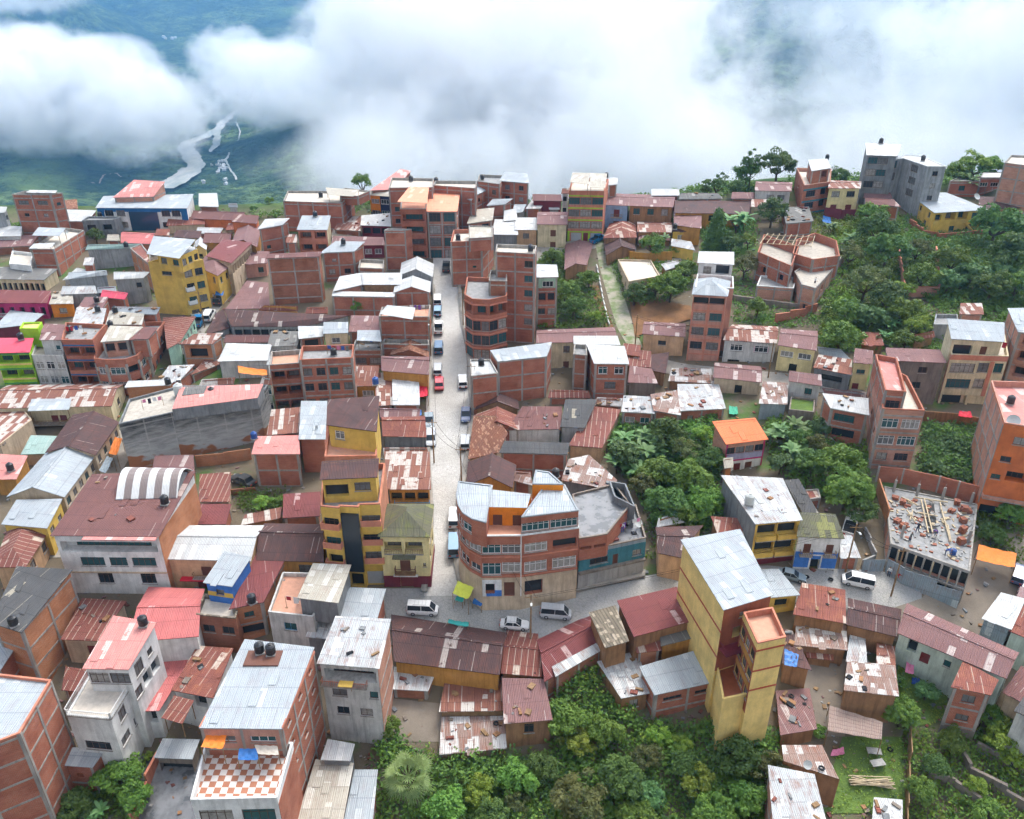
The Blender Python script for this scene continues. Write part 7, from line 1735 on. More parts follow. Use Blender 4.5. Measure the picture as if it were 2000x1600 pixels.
def vehicle(kind_):
	"""nose to +x, ground at 0"""
	L, W_, H_, sh_, fa, fb, ra, rb = {'car': (4.3, 1.74, 1.46, .88, 1.15, .35, -1.65, -1.95), 'sedan': (4.4, 1.74, 1.42, .86, 1.0, .2, -1.0, -1.55), 'suv': (4.5, 1.85, 1.75, 1.0, 1.25, .55, -2.0, -2.18),
		'van': (4.75, 1.76, 1.92, 1.02, 1.95, 1.15, -2.2, -2.33), 'pickup': (5.0, 1.80, 1.70, .98, 1.2, .6, -.45, -.6)}[kind_]
	root = thing('parked_car', 'x', 'car'); PROTO[kind_] = root
	m = MB(); w = W_ / 2
	st = [(-L/2, .42, sh_ - .12, w * .86), (-L/2 + .18, .26, sh_ - .02, w * .97), (-L*.28, .24, sh_, w), (0, .24, sh_, w), (L*.26, .24, sh_ - .02, w), (L/2 - .35, .26, sh_ - .10, w * .96), (L/2, .42, sh_ - .26, w * .82)]
	if kind_ == 'van': st[-2] = (L/2 - .25, .26, sh_ - .05, w * .97); st[-1] = (L/2, .40, sh_ - .2, w * .88)
	ring = lambda s: [V((s[0], -s[3] * .93, s[1])), V((s[0], -s[3], (s[1] + s[2]) / 2)), V((s[0], -s[3] * .93, s[2])), V((s[0], s[3] * .93, s[2])), V((s[0], s[3], (s[1] + s[2]) / 2)), V((s[0], s[3] * .93, s[1]))]
	rs = [ring(s) for s in st]
	for r0, r1 in zip(rs, rs[1:]):
		for k in range(6):
			j = (k + 1) % 6; m.face([r0[j], r0[k], r1[k], r1[j]])
	m.face(rs[0]); m.face(rs[-1][::-1])
	wt = w * .80; z0, z1 = sh_ - .01, H_
	if kind_ == 'pickup': m.bx(-L/2 + .05, ra - .15, -w*.93, -w*.87, sh_, sh_ + .22); m.bx(-L/2 + .05, ra - .15, w*.87, w*.93, sh_, sh_ + .22); m.bx(-L/2, -L/2 + .07, -w*.93, w*.93, sh_, sh_ + .2)
	m.face([(rb*.3 + ra*.7, -wt, z1), (fb, -wt, z1), (fb, wt, z1), (rb*.3 + ra*.7, wt, z1)]); xr = rb*.3 + ra*.7
	rp = MB(); rp.bx(xr - .03, fb + .05, -wt - .01, wt + .01, z1 - .03, z1 + .035)
	m.v += rp.v and [];
	for f in rp.f: m.face([rp.v[i] for i in f])
	wb = w * .90
	for s in (-1, 1):
		for a_, b_ in (((fa, s*wb, z0), (fb, s*wt, z1)), ((rb, s*wb, z0), (xr, s*wt, z1)), ((fb*.35 + xr*.25, s*wb*1.0, z0), (fb*.35 + xr*.25, s*wt, z1))): m.bar(a_, b_, .05)
	m.obj('body', M['car_white'], root)
	def pane(nm, q):
		g = MB(); g.face(q); g.obj(nm, M['glass'], root)
	pane('windscreen', [(fa, -wb, z0), (fa, wb, z0), (fb, wt, z1 - .02), (fb, -wt, z1 - .02)]); pane('rear_window', [(rb, wb, z0), (rb, -wb, z0), (xr, -wt, z1 - .02), (xr, wt, z1 - .02)])
	pane('side_window', [(rb, -wb, z0), (fa, -wb, z0), (fb, -wt, z1 - .02), (xr, -wt, z1 - .02)]); pane('side_window', [(fa, wb, z0), (rb, wb, z0), (xr, wt, z1 - .02), (fb, wt, z1 - .02)])
	for sx in (-1, 1):
		for sy in (-1, 1):
			t = MB()
			for k in range(14):
				a_, b_ = 2*math.pi*k/14, 2*math.pi*(k+1)/14; r = .33
				P = lambda an, rr, y: V((sx*L*.30 + rr*math.cos(an), y, .33 + rr*math.sin(an)))
				yo, yi = sy*w*1.0, sy*(w - .2)
				t.face([P(a_, r, yi), P(b_, r, yi), P(b_, r, yo), P(a_, r, yo)]); t.face([P(a_, r, yo), P(b_, r, yo), P(b_, .2, yo), P(a_, .2, yo)])
			wh = t.obj('wheel', M['rubber'], root)
			t = MB(); t.face([(sx*L*.30 + .2*math.cos(2*math.pi*k/12), sy*(w*1.0 - .02), .33 + .2*math.sin(2*math.pi*k/12)) for k in range(12)][::-sy]); t.obj('rim', M['steel'], wh)
		for sy in (-1, 1):
			t = MB(); x = sx*L/2; t.bx(x - .1, x + .012, sy*w*.58 - .16, sy*w*.58 + .16, sh_ - .36 if sx > 0 else sh_ - .3, sh_ - .22 if sx > 0 else sh_ - .08)
			t.obj('headlight' if sx > 0 else 'taillight', M['grey_fibre'] if sx > 0 else M['redpaint'], root)
	t = MB(); t.bx(L/2 - .12, L/2 + .03, -w*.84, w*.84, .3, .46); t.obj('bumper', M['rubber'], root); t = MB(); t.bx(-L/2 - .03, -L/2 + .12, -w*.86, w*.86, .3, .46); t.obj('bumper', M['rubber'], root)
	if kind_ == 'pickup':
		t = MB(); t.bx(-L/2 + .1, ra - .2, -w*.86, w*.86, sh_ + .004, sh_ + .03); t.obj('cargo_bed', M['dark'], root)
	return root
FIRST = set()
def car(k, px, py, qx, qy, paint, label, name='parked_car', cat='car', rack=False, up=.12):
	"""pixel of the middle of the car on the ground, and a pixel it points to"""
	p = at_ground(px, py); p.z += up
	h_ = heading(px, py, qx, qy)
	sl_ = math.atan2(ground(p.x + math.cos(h_), p.y + math.sin(h_)) - ground(p.x - math.cos(h_), p.y - math.sin(h_)), 2)
	if k not in PROTO: vehicle(k)
	if k in FIRST: r = dup(PROTO[k], p, h_, label, None, 1.0, {'body': M[paint]})
	else:
		FIRST.add(k); r = PROTO[k]; r.location = p; r['label'] = label
		bd = [c for c in r.children if c.name.startswith('body')][0]; bd.material_slots[0].link = 'OBJECT'; bd.material_slots[0].material = M[paint]
	r.name = name; r['category'] = cat; r['group'] = 'vehicles in the streets'
	r.rotation_euler = (0, -sl_, h_)
	if py > 1100: r.scale = (.85, .85, .85)
	if rack:
		m = MB()
		for x in (-1.2, -.6, 0, .5): m.bar((x, -.6, 0), (x, .6, 0), .025)
		for y in (-.6, .6): m.bar((-1.4, y, 0), (.7, y, 0), .025)
		H_ = {'van': 1.92, 'suv': 1.75}.get(k, 1.46); o = m.obj('roof_rack', M['steel'], r); o.location = (0, 0, H_ + .14)
	return r
car('suv',855,592,856,560,'car_white','white wagon last in the far end of the left kerb row')
car('car',855,612,856,580,'car_lightblue','pale blue car parked second from the top on the left kerb')
car('pickup',857,645,858,610,'car_white','white pickup parked on the left kerb behind a blue jeep')
car('suv',857,684,858,640,'car_blue','dark blue jeep on the left kerb of the main street')
car('car',855,727,856,690,'car_silver','silver hatchback just above the red car')
car('sedan',858,754,858,715,'car_red','bright red car on the left kerb')
car('sedan',838,827,840,870,'car_greyblue','grey blue car beside the blue parasol at the left kerb')
car('car',842,862,841,905,'car_silver','beige silver car lowest on the left kerb')
car('car',904,750,902,710,'car_white','white car alone on the right kerb halfway up the street')
car('sedan',910,816,908,860,'car_navy','navy car on the right kerb opposite the blue parasol')
car('car',909,870,911,830,'car_silver','pale silver car close against the old tile roof')
car('suv',888,1018,890,980,'car_white','white car half hidden by the curved corner building')
car('van',887,1072,888,1030,'car_lightblue','light blue minivan parked by the curved building', 'parked_van','van')
car('van',826,1198,870,1200,'car_white','white minibus with roof rack at the crossroads', 'parked_van','van', True)
car('sedan',1005,1226,1060,1230,'car_white','white taxi with roof rack above the gridded rust roof', rack=True)
car('van',1085,1205,1130,1209,'car_silver','silver minivan with roof rack in front of the curved building','parked_van','van', True)
car('van',1673,1143,1630,1135,'car_white','white minibus on the road by the cobalt blue house','parked_van','van', True)
car('sedan',1545,1131,1590,1142,'car_greyblue','grey saloon car beside the zinc roofed room')
car('suv',1988,1128,2000,1090,'car_navy','dark blue jeep parked in the dirt lot')
car('suv',1996,1168,2008,1130,'car_maroon','dark maroon car cut by the right edge in the dirt lot')
car('pickup',872,526,874,500,'car_dark','black pickup in the shade at the far end of the main street')
car('pickup',1168,472,1180,466,'car_truckblue','bright blue truck at the head of the grassy path','parked_truck','truck')
car('pickup',390,632,400,610,'car_truckblue','blue canopied truck in the market street','parked_truck','truck')
car('suv',410,622,422,600,'car_white','white jeep next to the blue market truck')
car('suv',430,590,441,570,'car_dark','dark car among the market stalls')
car('sedan',475,945,450,935,'car_dark','dark car under a plastic sheet in the walled garden')
car('pickup',1660,1030,1668,1000,'car_white','white truck with slatted roof parked behind the brick store','parked_truck','truck')
def tank_proto(col, r=.55, h=1.15):
	root = thing('water_tank', 'x', 'water tank'); m = MB()
	m.lathe([(0,0),(r*.96,0),(r,.06),(r*.97,.1),(r*.97,h*.3),(r,h*.33),(r,h*.37),(r*.96,h*.4),(r*.96,h*.62),(r,h*.65),(r,h*.69),(r*.95,h*.74),(r*.93,h*.86),(r*.55,h),(r*.3,h*1.02)], 16)
	m.obj('tank_body', M[col], root); m = MB(); m.lathe([(r*.34,h*1.0),(r*.34,h*1.1),(0,h*1.13)], 12); m.obj('lid', M[col], root)
	m = MB(); m.bx(-r*.9, r*.9, -r*.9, r*.9, -.22, -.005); m.obj('base', M['concrete'], root)
	return root
TP = {c: tank_proto(c) for c in ('black_plastic', 'blue_plastic', 'grey_fibre')}; TF = set()
def tank(key, px, py, where, col='black_plastic', s=1.0, up=.25):
	p = on_roof(key, px, py); p.z += up
	lab = ('black ' if col[0:2] == 'bl' and col[2] == 'a' else 'blue ' if col[0:2] == 'bl' else 'grey ') + 'water tank ' + where
	if col in TF: r = dup(TP[col], p, R.uniform(0, 3), lab, None, s)
	else: TF.add(col); r = TP[col]; r.location = p; r['label'] = lab; r.scale = (s, s, s)
	r['group'] = 'water tanks on the roofs'
for a_ in [('R23',1720,281,'on the tall grey concrete house at the right skyline'),('R23b',1802,315,'on the slanted white roof at the right skyline'),('R21',1615,312,'on the house with teal ledges'),('R7',1184,348,'at the back corner of the lime trimmed apartments'),
  ('C9',942,352,'inside a metal frame on the skyline'),('C5',803,355,'left on the high flat brick block'),('C7',852,358,'right behind the salmon roof'),('C1',627,386,'on the wide brick building of the skyline'),('C11',616,424,'behind the clean square zinc roof'),('F15',247,484,'on the pale green roof'),
  ('L1',137,650,'on the brick loggia block at left'),('L5',192,610,'behind the cluttered zinc roofs'),('L5b',217,640,'on the tan and zinc roof'),('L5c',226,612,'at the foot of the yellow tower'),('L3',42,664,'over the hot pink roof'),('L9',329,752,'on the flat white roof of the orange brick box'),
  ('L10',414,772,'on the huge blackened wall building'),('L14',323,985,'beside the striped barrel roof'),('L26b',281,1222,'at the back of the pink villa roof'),('L24',28,1222,'on the dark grey asbestos roof'),('L27',508,1275,'left of a pair on the big zinc roof'),('L27',530,1278,'right of a pair on the big zinc roof'),
  ('L21',493,1178,'on the maroon roof of the orange brick house'),('L12b',22,920,'on the faded pink roof at the left edge'),('E14',1085,932,'on the back roof of the curved building'),('R5',1036,492,'on the very tall blank brick building'),('M8',1911,655,'on the zinc roof of the cream house'),('M10',1972,790,'on the pink terrace of the orange building'),
  ('C24',695,664,'on the messy white tin terrace'),('R17',1318,448,'on the corner of the small yellow house'),('F22',330,497,'on the yellow tower terrace'),('C15',671,478,'on the sloping zinc roof with blue window'),('L5d',190,592,'behind the cluttered maroon roof'),('R1',895,470,'on the brick corner tower terrace'),
  ('C28',652,695,'on the laundry terrace of the brick apartments'),('F12',196,425,'on the unplastered dark grey house'),('E1',940,715,'on the low white part of the stepped brick house')]: tank(*a_)
tank('E16', 722, 882, 'large and pale beside the red tiled hotel terrace', 'grey_fibre', 1.5, 1.6); tank('N2', 1463, 985, 'standing on the peeling white and rust roof', 'grey_fibre', 1.2); tank('L10', 350, 770, 'wide and pale beside the faded pink roof', 'grey_fibre', 1.4)
tank('E16', 738, 800, 'at the back corner of the hotel penthouse', 'blue_plastic', .9, 4.5); tank('L16', 497, 858, 'on the pink rust roof above the garden car', 'blue_plastic', .9); tank('L26c', 385, 1258, 'at the top of the faded red roof', 'blue_plastic', .9); tank('X1', 1860, 1085, 'barrel sized on the building site deck', 'blue_plastic', .7)
def dish(p, where, s=1.0, rz=0.0):
	r = thing('satellite_dish', 'white satellite dish ' + where, 'satellite dish', p, rz, 'satellite dishes')
	m = MB(); m.lathe([(0, 0), (.25*s, .03*s), (.5*s, .12*s), (.62*s, .2*s)], 16); m.lathe([(.62*s, .21*s), (.5*s, .14*s), (.25*s, .05*s), (0, .02*s)], 16); o = m.obj('reflector', M['grey_fibre'], r); o.rotation_euler = (math.radians(50), 0, 0); o.location = (0, 0, .7*s)
	m = MB(); m.bar((0, 0, 0), (0, .05, .7*s), .03); m.obj('mast', M['steel'], r); m = MB(); m.bar((0, 0, .1), (0, 0, .55*s), .012); o = m.obj('feed_arm', M['steel'], r); o.rotation_euler = (math.radians(50), 0, 0); o.location = (0, 0, .7*s)
for a_ in [(on_roof('R25', 1905, 392), 'on the large yellow house', 1.3, .3), (on_roof('M10', 1975, 835), 'on the front of the bright orange building', 1.4, -.5), (on_roof('T9', 1575, 1500), 'among the scattered sheets of the lower shed', .8, 0), (on_roof('E15', 1245, 1030), 'on the wet grey terrace', 1.0, .6), (on_roof('R18', 1385, 565), 'on the grey pyramid roof', .8, .2), (on_roof('F2', 130, 460), 'on the far left brick house with canopies', 1.0, .5)]: dish(*a_)
def sheet(name, label, cat, pts, mat, h=2.3, key=None, posts=True, sag=.25, z=None, grp=None):
	P = [at_ground(x, y, h) for x, y in pts] if key is None else [on_roof(key, x, y) + V((0, 0, h)) for x, y in pts]
	if len(P) == 4 and key is None: zz = sum(p.z for p in P) / 4; P = [at_z(x, y, zz + (.3 if i > 1 else 0)) for i, (x, y) in enumerate(pts)]
	c = sum(P, V()) / len(P); base = ground(c.x, c.y) if key is None else c.z - h
	r = thing(name, label, cat, (c.x, c.y, base), 0, grp); off = V(r.location); m = MB(); N = 6
	for lay in (0, .03):
		for i in range(N):
			for j in range(N):
				q = []
				for (s, t) in ((i, j), (i+1, j), (i+1, j+1), (i, j+1)):
					s, t = s / N, t / N; p = P[0].lerp(P[1], s).lerp(P[3].lerp(P[2], s), t); p = p - V((0, 0, sag * 4 * (s*(1-s) + t*(1-t)) * .5 + .06*math.sin(s*17 + t*9) + lay)); q.append(p)
				m.face(q if lay == 0 else q[::-1])
	m.obj('sheet', M[mat], r, off, smooth=True)
	if posts:
		for p in P: q = MB(); q.bar((p.x, p.y, p.z), (p.x, p.y, base - .1), .05); q.obj('post', M['wood'], r, off)
	return r
sheet('tarpaulin','wide orange tarpaulin stretched over the edge of the dirt lot','tarpaulin',[(1907,1092),(1982,1108),(1986,1080),(1912,1063)],'tarp_orange',2.6)
sheet('tarpaulin','orange tarpaulin over drying clothes beside the large white roof','tarpaulin',[(466,728),(522,733),(521,722),(464,714)],'tarp_orange',3.8)
sheet('market_awning','orange awning on the diagonal left street','awning',[(212,885),(228,888),(238,856),(224,853)],'tarp_orange',2.5)
sheet('market_awning','grey plastic awning below the orange awning','awning',[(193,918),(206,924),(221,894),(208,890)],'bluegrey',2.5)
sheet('car_awning','red car awning beside the main street','awning',[(817,775),(836,772),(834,752),(818,753)],'tarp_red',2.4)
sheet('market_stall','yellow stall canopy at the foot of the curved corner building','market stall',[(884,1158),(914,1170),(926,1146),(894,1134)],'tarp_yellow',2.5)
sheet('market_table','blue stall table on the corner pavement','table',[(922,1178),(940,1184),(944,1174),(926,1168)],'tarp_blue',.9,sag=.05)
sheet('market_table','pale blue stall table under the yellow canopy','table',[(888,1172),(903,1176),(907,1168),(892,1164)],'tarp_teal',.9,sag=.05)
sheet('awning','teal awning strip behind the white minibus','awning',[(874,1216),(914,1224),(916,1215),(876,1209)],'tarp_teal',1.6)
sheet('tarpaulin','crumpled blue tarpaulin sliding off the rust lean-to','tarpaulin',[(1532,1300),(1556,1304),(1560,1280),(1532,1268)],'tarp_blue',.12,key='T5',posts=False,sag=.1)
sheet('terrace_awning','small orange awning on the checkered terrace','awning',[(400,1488),(442,1492),(450,1464),(412,1460)],'tarp_orange',2.2,key='L27t',sag=.15)
sheet('blanket','blue patterned blanket drying on the checkered terrace','blanket',[(468,1500),(508,1500),(506,1478),(470,1478)],'tarp_blue',1.2,key='L27t',sag=.1)
sheet('blanket','beige cloth hung along the back of the checkered terrace','blanket',[(508,1490),(548,1492),(545,1474),(500,1472)],'deckpale',1.3,key='L27t',sag=.1)
sheet('parasol_sheet','red umbrella cloth in the walled green lot','umbrella',[(1872,812),(1900,815),(1896,803),(1874,802)],'tarp_red',2.0)
sheet('tarpaulin','white and blue sheeting heaped in front of the red gate','tarpaulin',[(1606,432),(1624,436),(1622,424),(1608,420)],'tarp_blue',.9,posts=False)
sheet('cloth','magenta cloth hung in the yard of the long pale green house','laundry',[(1768,1312),(1785,1316),(1786,1285),(1772,1284)],'cloth_pink',1.4,posts=False)
sheet('cloth','teal plastic laid beside the magenta cloth','laundry',[(1790,1305),(1812,1308),(1810,1292),(1792,1290)],'tarp_teal',1.0,posts=False)
sheet('cloth','blue cloth lying on the lawn','laundry',[(1780,1335),(1797,1338),(1796,1325),(1782,1322)],'cloth_blue',.15,posts=False,sag=.02)
sheet('cloth','pink cloth spread on the grass of the lower yard','laundry',[(1622,1476),(1650,1472),(1648,1458),(1626,1464)],'cloth_pink',.5,posts=False)
sheet('tarpaulin','green plastic sheet in the yard under the ribbed mauve cottage','tarpaulin',[(1424,808),(1442,808),(1440,794),(1424,792)],'tarp_green',.4,posts=False)
sheet('tarpaulin','orange plastic on the slab of the unfinished house','tarpaulin',[(1573,552),(1592,556),(1588,532),(1576,530)],'tarp_orange',-.9,key='R19',posts=False)
for x_, y_, c_, l_ in [(446,548,'tarp_orange','orange stall awning at the top of the market street'),(462,532,'tarp_red','red stall awning farthest up the market street'),(428,572,'tarp_blue','blue stall awning at the yellow corner house'),(815,806,'tarp_blue','blue parasol cloth at the left kerb')]:
	sheet('market_stall', l_, 'market stall', [(x_-8,y_+4),(x_+8,y_+5),(x_+9,y_-5),(x_-6,y_-6)], c_, 2.4, sag=.1)
sheet('rust_panel_awning','awning of rust and white panels on thin poles in the lower yard','awning',[(1617,1427),(1722,1445),(1724,1410),(1620,1378)],'patch',2.5,sag=.02)
def wallrun(name, label, cat, pts, h, mat, t=.1, cap=None, z=None, cols=False, grp=None):
	P = [at_ground(*p) for p in pts] if z is None else [at_z(x, y, z) for x, y in pts]
	c = sum(P, V()) / len(P); r = thing(name, label, cat, (c.x, c.y, c.z), 0, grp); off = V(r.location); m = MB(); cp = MB(); k = MB(); uo = 0
	for a_, b_ in zip(P, P[1:]):
		n = max(1, int((b_ - a_).length / 2.5)); d = V((b_.x - a_.x, b_.y - a_.y, 0)).normalized(); nn = V((d.y, -d.x, 0))
		for i in range(n):
			p, q = a_.lerp(b_, i/n), a_.lerp(b_, (i+1)/n); zt = max(p.z, q.z) + h; L = (q - p).length; e = nn * t
			for s in (1, -1):
				f = [p + e*s - V((0,0,1)), q + e*s - V((0,0,1)), V((q.x, q.y, zt)) + e*s, V((p.x, p.y, zt)) + e*s]; uv = [(uo, f[0].z), (uo+L, f[1].z), (uo+L, zt), (uo, zt)]
				m.face(f if s > 0 else f[::-1], uv if s > 0 else uv[::-1])
			tp = [V((p.x, p.y, zt)) + e, V((q.x, q.y, zt)) + e, V((q.x, q.y, zt)) - e, V((p.x, p.y, zt)) - e]; m.face(tp)
			for x in (p, q): m.face([x + e - V((0,0,1)), V((x.x, x.y, zt)) + e, V((x.x, x.y, zt)) - e, x - e - V((0,0,1))])
			if cap: cp.box((p + q)/2*1.0 + V((0, 0, zt + .03 - (p.z + q.z)/2)), d * (L/2*.99), nn * (t + .05), V((0, 0, .035)))
			if cols: k.box(V((p.x, p.y, (p.z + zt)/2 - .3)), d * .13, nn * (t + .04), V((0, 0, (zt - p.z)/2 + .35)))
			uo += L
	m.obj('wall', M[mat], r, off)
	if cap: cp.obj('coping', M[cap], r, off)
	if cols: k.obj('concrete_column', M['conc_frame'], r, off)
	return r
wallrun('garden_wall','stepped brick wall around the green enclosure on the right slope','wall',[(1752,505),(1757,540),(1763,580),(1830,580),(1828,540),(1824,500)],2.2,'brickp',cap='terracotta')
wallrun('garden_wall','brick wall with coping below the large yellow house','wall',[(1775,440),(1800,462),(1830,470),(1920,462)],1.5,'brick',cap='terracotta')
wallrun('garden_wall','red wall with a metal gate under the cream yellow house','wall',[(1608,424),(1640,430),(1668,428)],2.4,'maroonw')
wallrun('garden_wall','yellow compound wall beside the grassy path','wall',[(1228,508),(1268,512),(1312,508)],2.0,'ochre')
wallrun('site_wall','brick parapet wall at the back of the building site','wall',[(1712,935),(1760,940),(1830,955),(1906,975)],2.2,'brick',z=X1.ztop,cols=True)
wallrun('site_wall','broken brick wall on the left edge of the building site deck','wall',[(1714,950),(1734,1010)],1.4,'bricko',z=X1.ztop)
wallrun('tin_fence','corrugated metal fence beside the small brick store','fence',[(1682,1116),(1700,1117),(1724,1116)],2.0,'fencetin',.03)
wallrun('tin_fence','grey corrugated hoarding at the foot of the building site','fence',[(1728,1118),(1760,1140),(1820,1168),(1868,1190)],2.3,'fencetin',.04)
wallrun('fence','long brown fence running down the lower right yard','fence',[(1774,1425),(1772,1500),(1766,1640)],1.3,'wood',.06)
for i_, pl in enumerate([[(1812,1520),(1860,1535),(1910,1580),(1960,1640)],[(1878,1480),(1890,1510),(1960,1555),(2020,1600)],[(1905,1462),(1950,1490),(2020,1530)]]):
	wallrun('terrace_wall', ['lower','middle','upper'][i_] + ' stone retaining wall on the right hand terraces', 'wall', pl, 1.1, 'rubble', .2)
wallrun('garden_wall','low rubble terrace wall under the unfinished house','wall',[(1430,588),(1500,598),(1560,606)],1.3,'rubble',.2); wallrun('garden_wall','slanting brick wall behind the cream house with a mauve roof','wall',[(1512,632),(1570,618),(1594,608)],1.6,'brick',cap='terracotta')
wallrun('garden_wall','brick wall closing the green lot by the orange building','wall',[(1800,822),(1860,826),(1912,838)],1.8,'adobe'); wallrun('garden_wall','brick wall at the foot of the blackened concrete wall','wall',[(385,912),(440,906),(492,897)],2.0,'bricko')
wallrun('garden_wall','brick wall in front of the garden car','wall',[(452,968),(500,962)],1.0,'brickd')
wallrun('garden_wall','whitewashed kerb wall along the grassy path','wall',[(1165,520),(1178,590),(1190,640)],.5,'white'); wallrun('garden_wall','brick side wall of the wet driveway','wall',[(262,1620),(290,1540),(312,1482)],1.2,'terracotta',cap='terracotta')
wallrun('garden_wall','low kerb wall of the walled grey lot behind the brick store','wall',[(1682,1108),(1708,1095),(1688,1040)],1.0,'concrete')
PT = []
def pole(px, py, h, where, lamp=False):
	p = at_ground(px, py); r = thing('utility_pole', 'wooden utility pole ' + where, 'pole', p, 0, 'utility poles'); m = MB(); m.bar((0,0,-.3), (0,0,h), (.13,.09), n=8); m.obj('post', M['wood'], r)
	m = MB(); m.bar((-.8,0,h-.5), (.8,0,h-.5), .05); m.obj('crossarm', M['wood'], r)
	if lamp: m = MB(); m.bar((0,0,h-1), (0,-1.2,h-.5), .03); m.bx(-.12,.12,-1.6,-1.1,h-.55,h-.42); m.obj('lamp', M['grey_fibre'], r)
	PT.append(p + V((0,0,h-.45)))
for a_ in [(1036,1262,8.5,'at the crossroads by the white taxi',True),(1651,1118,8,'beside the small brick store',True),(902,960,8,'at the right kerb above the curved building'),(848,905,8,'at the left kerb by the bright rust roof',True),(922,790,8,'at the right kerb by the navy car'),(842,700,8,'at the left kerb by the silver hatchback',True),(905,640,8,'at the foot of the rounded brick tower'),(1740,1165,8,'leaning before the building site'),(1240,680,7,'at the foot of the grassy path'),(400,640,8,'by the blue market truck'),(1500,738,7,'in front of the pink shuttered house')]: pole(*a_)
def wire(a_, b_, label, sag=.8):
	m = MB(); pts = [a_.lerp(b_, k/10) - V((0,0,4*sag*(k/10)*(1-k/10))) for k in range(11)]
	for p, q in zip(pts, pts[1:]): m.bar(p, q, .022, n=3)
	c = (a_ + b_)/2; o = m.obj('overhead_cable', M['rubber'], None, c); o.location = c; tag(o, label, 'cable', 'overhead cables')
for i_, j_, l_ in [(0,2,'cable from the crossroads pole up to the right kerb pole'),(2,4,'cable along the right kerb past the old tile roof'),(4,6,'cable along the right kerb past the stepped brick house'),(3,5,'cable along the left kerb past the white tin roof'),(2,3,'cable crossing the main street above the bright rust roof'),(1,7,'cable from the brick store pole to the building site'),(0,1,'long cable above the side street'),(8,10,'cable along the street of the pink tower')]:
	for dy_ in (-.6, .6): wire(PT[i_] + V((dy_,0,0)), PT[j_] + V((dy_,0,0)), l_ + (', left strand' if dy_ < 0 else ', right strand'))
a0, d0, n0, L0, zt0, _ = X1.walls[0]
for k_ in range(9):
	u = L0 * (k_ + .15) / 9; m = MB(); p = V((a0.x + d0.x*u + n0.x*.5, a0.y + d0.y*u + n0.y*.5, 0)); g_ = ground(p.x, p.y)
	m.bar((p.x + R.uniform(-.2,.2), p.y, g_ - .2), (p.x, p.y, zt0 - .1), .09); m.obj('shoring_post', M['paleplank' if k_ % 2 else 'conc_frame'], X1.root, V(X1.root.location))
m = MB(); p = V((a0.x + n0.x*.55, a0.y + n0.y*.55, zt0 - 2.6)); q = p + V((d0.x, d0.y, 0)) * L0; m.bar(p, q, .13); m.obj('concrete_beam', M['conc_frame'], X1.root, V(X1.root.location))
zd = X1.ztop + .02
def onsite(x, y): return at_z(x, y, zd - .1)
for k_, (x, y, n_) in enumerate([(1763,1032,3),(1752,1020,2),(1882,1000,4),(1880,1020,3),(1879,1040,4),(1876,1062,4),(1868,985,3),(1762,985,3),(1748,975,2),(1890,1000,2),(1858,1000,2)]):
	p = onsite(x, y); r = thing('brick_pile', ['brick pile on the left edge of the site deck','small brick pile left of the workers','tall brick stack at the back right of the site deck','brick stack second from the back on the right of the deck','brick stack third along the right of the deck','brick stack nearest the front on the right of the deck','brick pile beside the back parapet','brick heap at the back left of the deck','brick heap against the broken wall','brick pile at the far right edge of the deck','brick pile by the timber frames'][k_], 'bricks', p, R.uniform(0,3), 'brick piles on the building site'); m = MB()
	for i in range(n_):
		for j in range(2): m.bx(-.42 + R.uniform(-.1,.1), .4 + R.uniform(-.1,.12), -.42 + j*.42 + .02, -.04 + j*.42 + R.uniform(-.06,.04), i*.25 + .005, i*.25 + .235)
	m.obj('bricks', M['brickstack'], r)
m = MB();
for (x0,y0,x1,y1) in [(1798,980,1812,1045),(1804,978,1820,1044),(1838,1000,1855,1062),(1760,975,1790,990),(1785,975,1850,985),(1790,1005,1830,1012),(1770,1000,1786,1022),(1782,1000,1776,1020),(1850,1030,1856,1062),(1835,985,1838,1002)]:
	p, q = onsite(x0,y0) + V((0,0,.35)), onsite(x1,y1) + V((0,0,.35)); mm = MB(); mm.bar(p, q, .11); o = mm.obj('timber_beam', M['paleplank'], None, p); o.location = p; tag(o, 'pale timber beam lying on the building site deck', 'timber', 'timber beams on the building site')
m = MB(); P4 = [onsite(*p) + V((0,0,.03)) for p in [(1812,1042),(1832,1042),(1824,985),(1806,985)]]; m.face(P4); o = m.obj('painted_hole', M['dark'], X1.root, V(X1.root.location))  # flat dark sheet on the deck, painting the shade of a hole
for x, y in [(1745,960),(1790,968),(1840,975),(1895,985),(1890,1060),(1760,1050)]:
	p = onsite(x, y); m = MB(); m.box(p + V((0,0,1.0)), (.15,0,0), (0,.15,0), (0,0,1.0)); m.bar(p + V((.08,.08,2)), p + V((.08,.08,2.7)), .02); m.bar(p + V((-.08,-.08,2)), p + V((-.08,-.08,2.6)), .02); m.obj('column_stub', M['conc_frame'], X1.root, V(X1.root.location))
def litter(name, places, mats, smin, smax, seed):
	rg = random.Random(seed); m = MB()
	for p in places:
		s = rg.uniform(smin, smax); a_ = rg.uniform(0, 6.3); e = V((math.cos(a_), math.sin(a_), rg.uniform(-.15,.15))) * s; f = V((-math.sin(a_), math.cos(a_), 0)) * s * rg.uniform(.25, .9)
		m.box(p + V((0,0,s*.22)), e, f, V((0,0,s*rg.uniform(.12,.4))), rg.randrange(len(mats)))
	o = m.obj(name, [M[x] for x in mats]); o['kind'] = 'stuff'
pl = [onsite(R.uniform(1750,1890), 0) for _ in range(0)]
pl = []
while len(pl) < 260:
	x, y = R.uniform(1735,1905), R.uniform(975,1105)
	if inpoly(x, y, [(1745,1058),(1888,1105),(1902,990),(1735,965)]): pl.append(onsite(x, y))
litter('rubble', pl, ['paleplank','brickstack','conc_frame','deckgrey'], .08, .38, 3)
pl = []
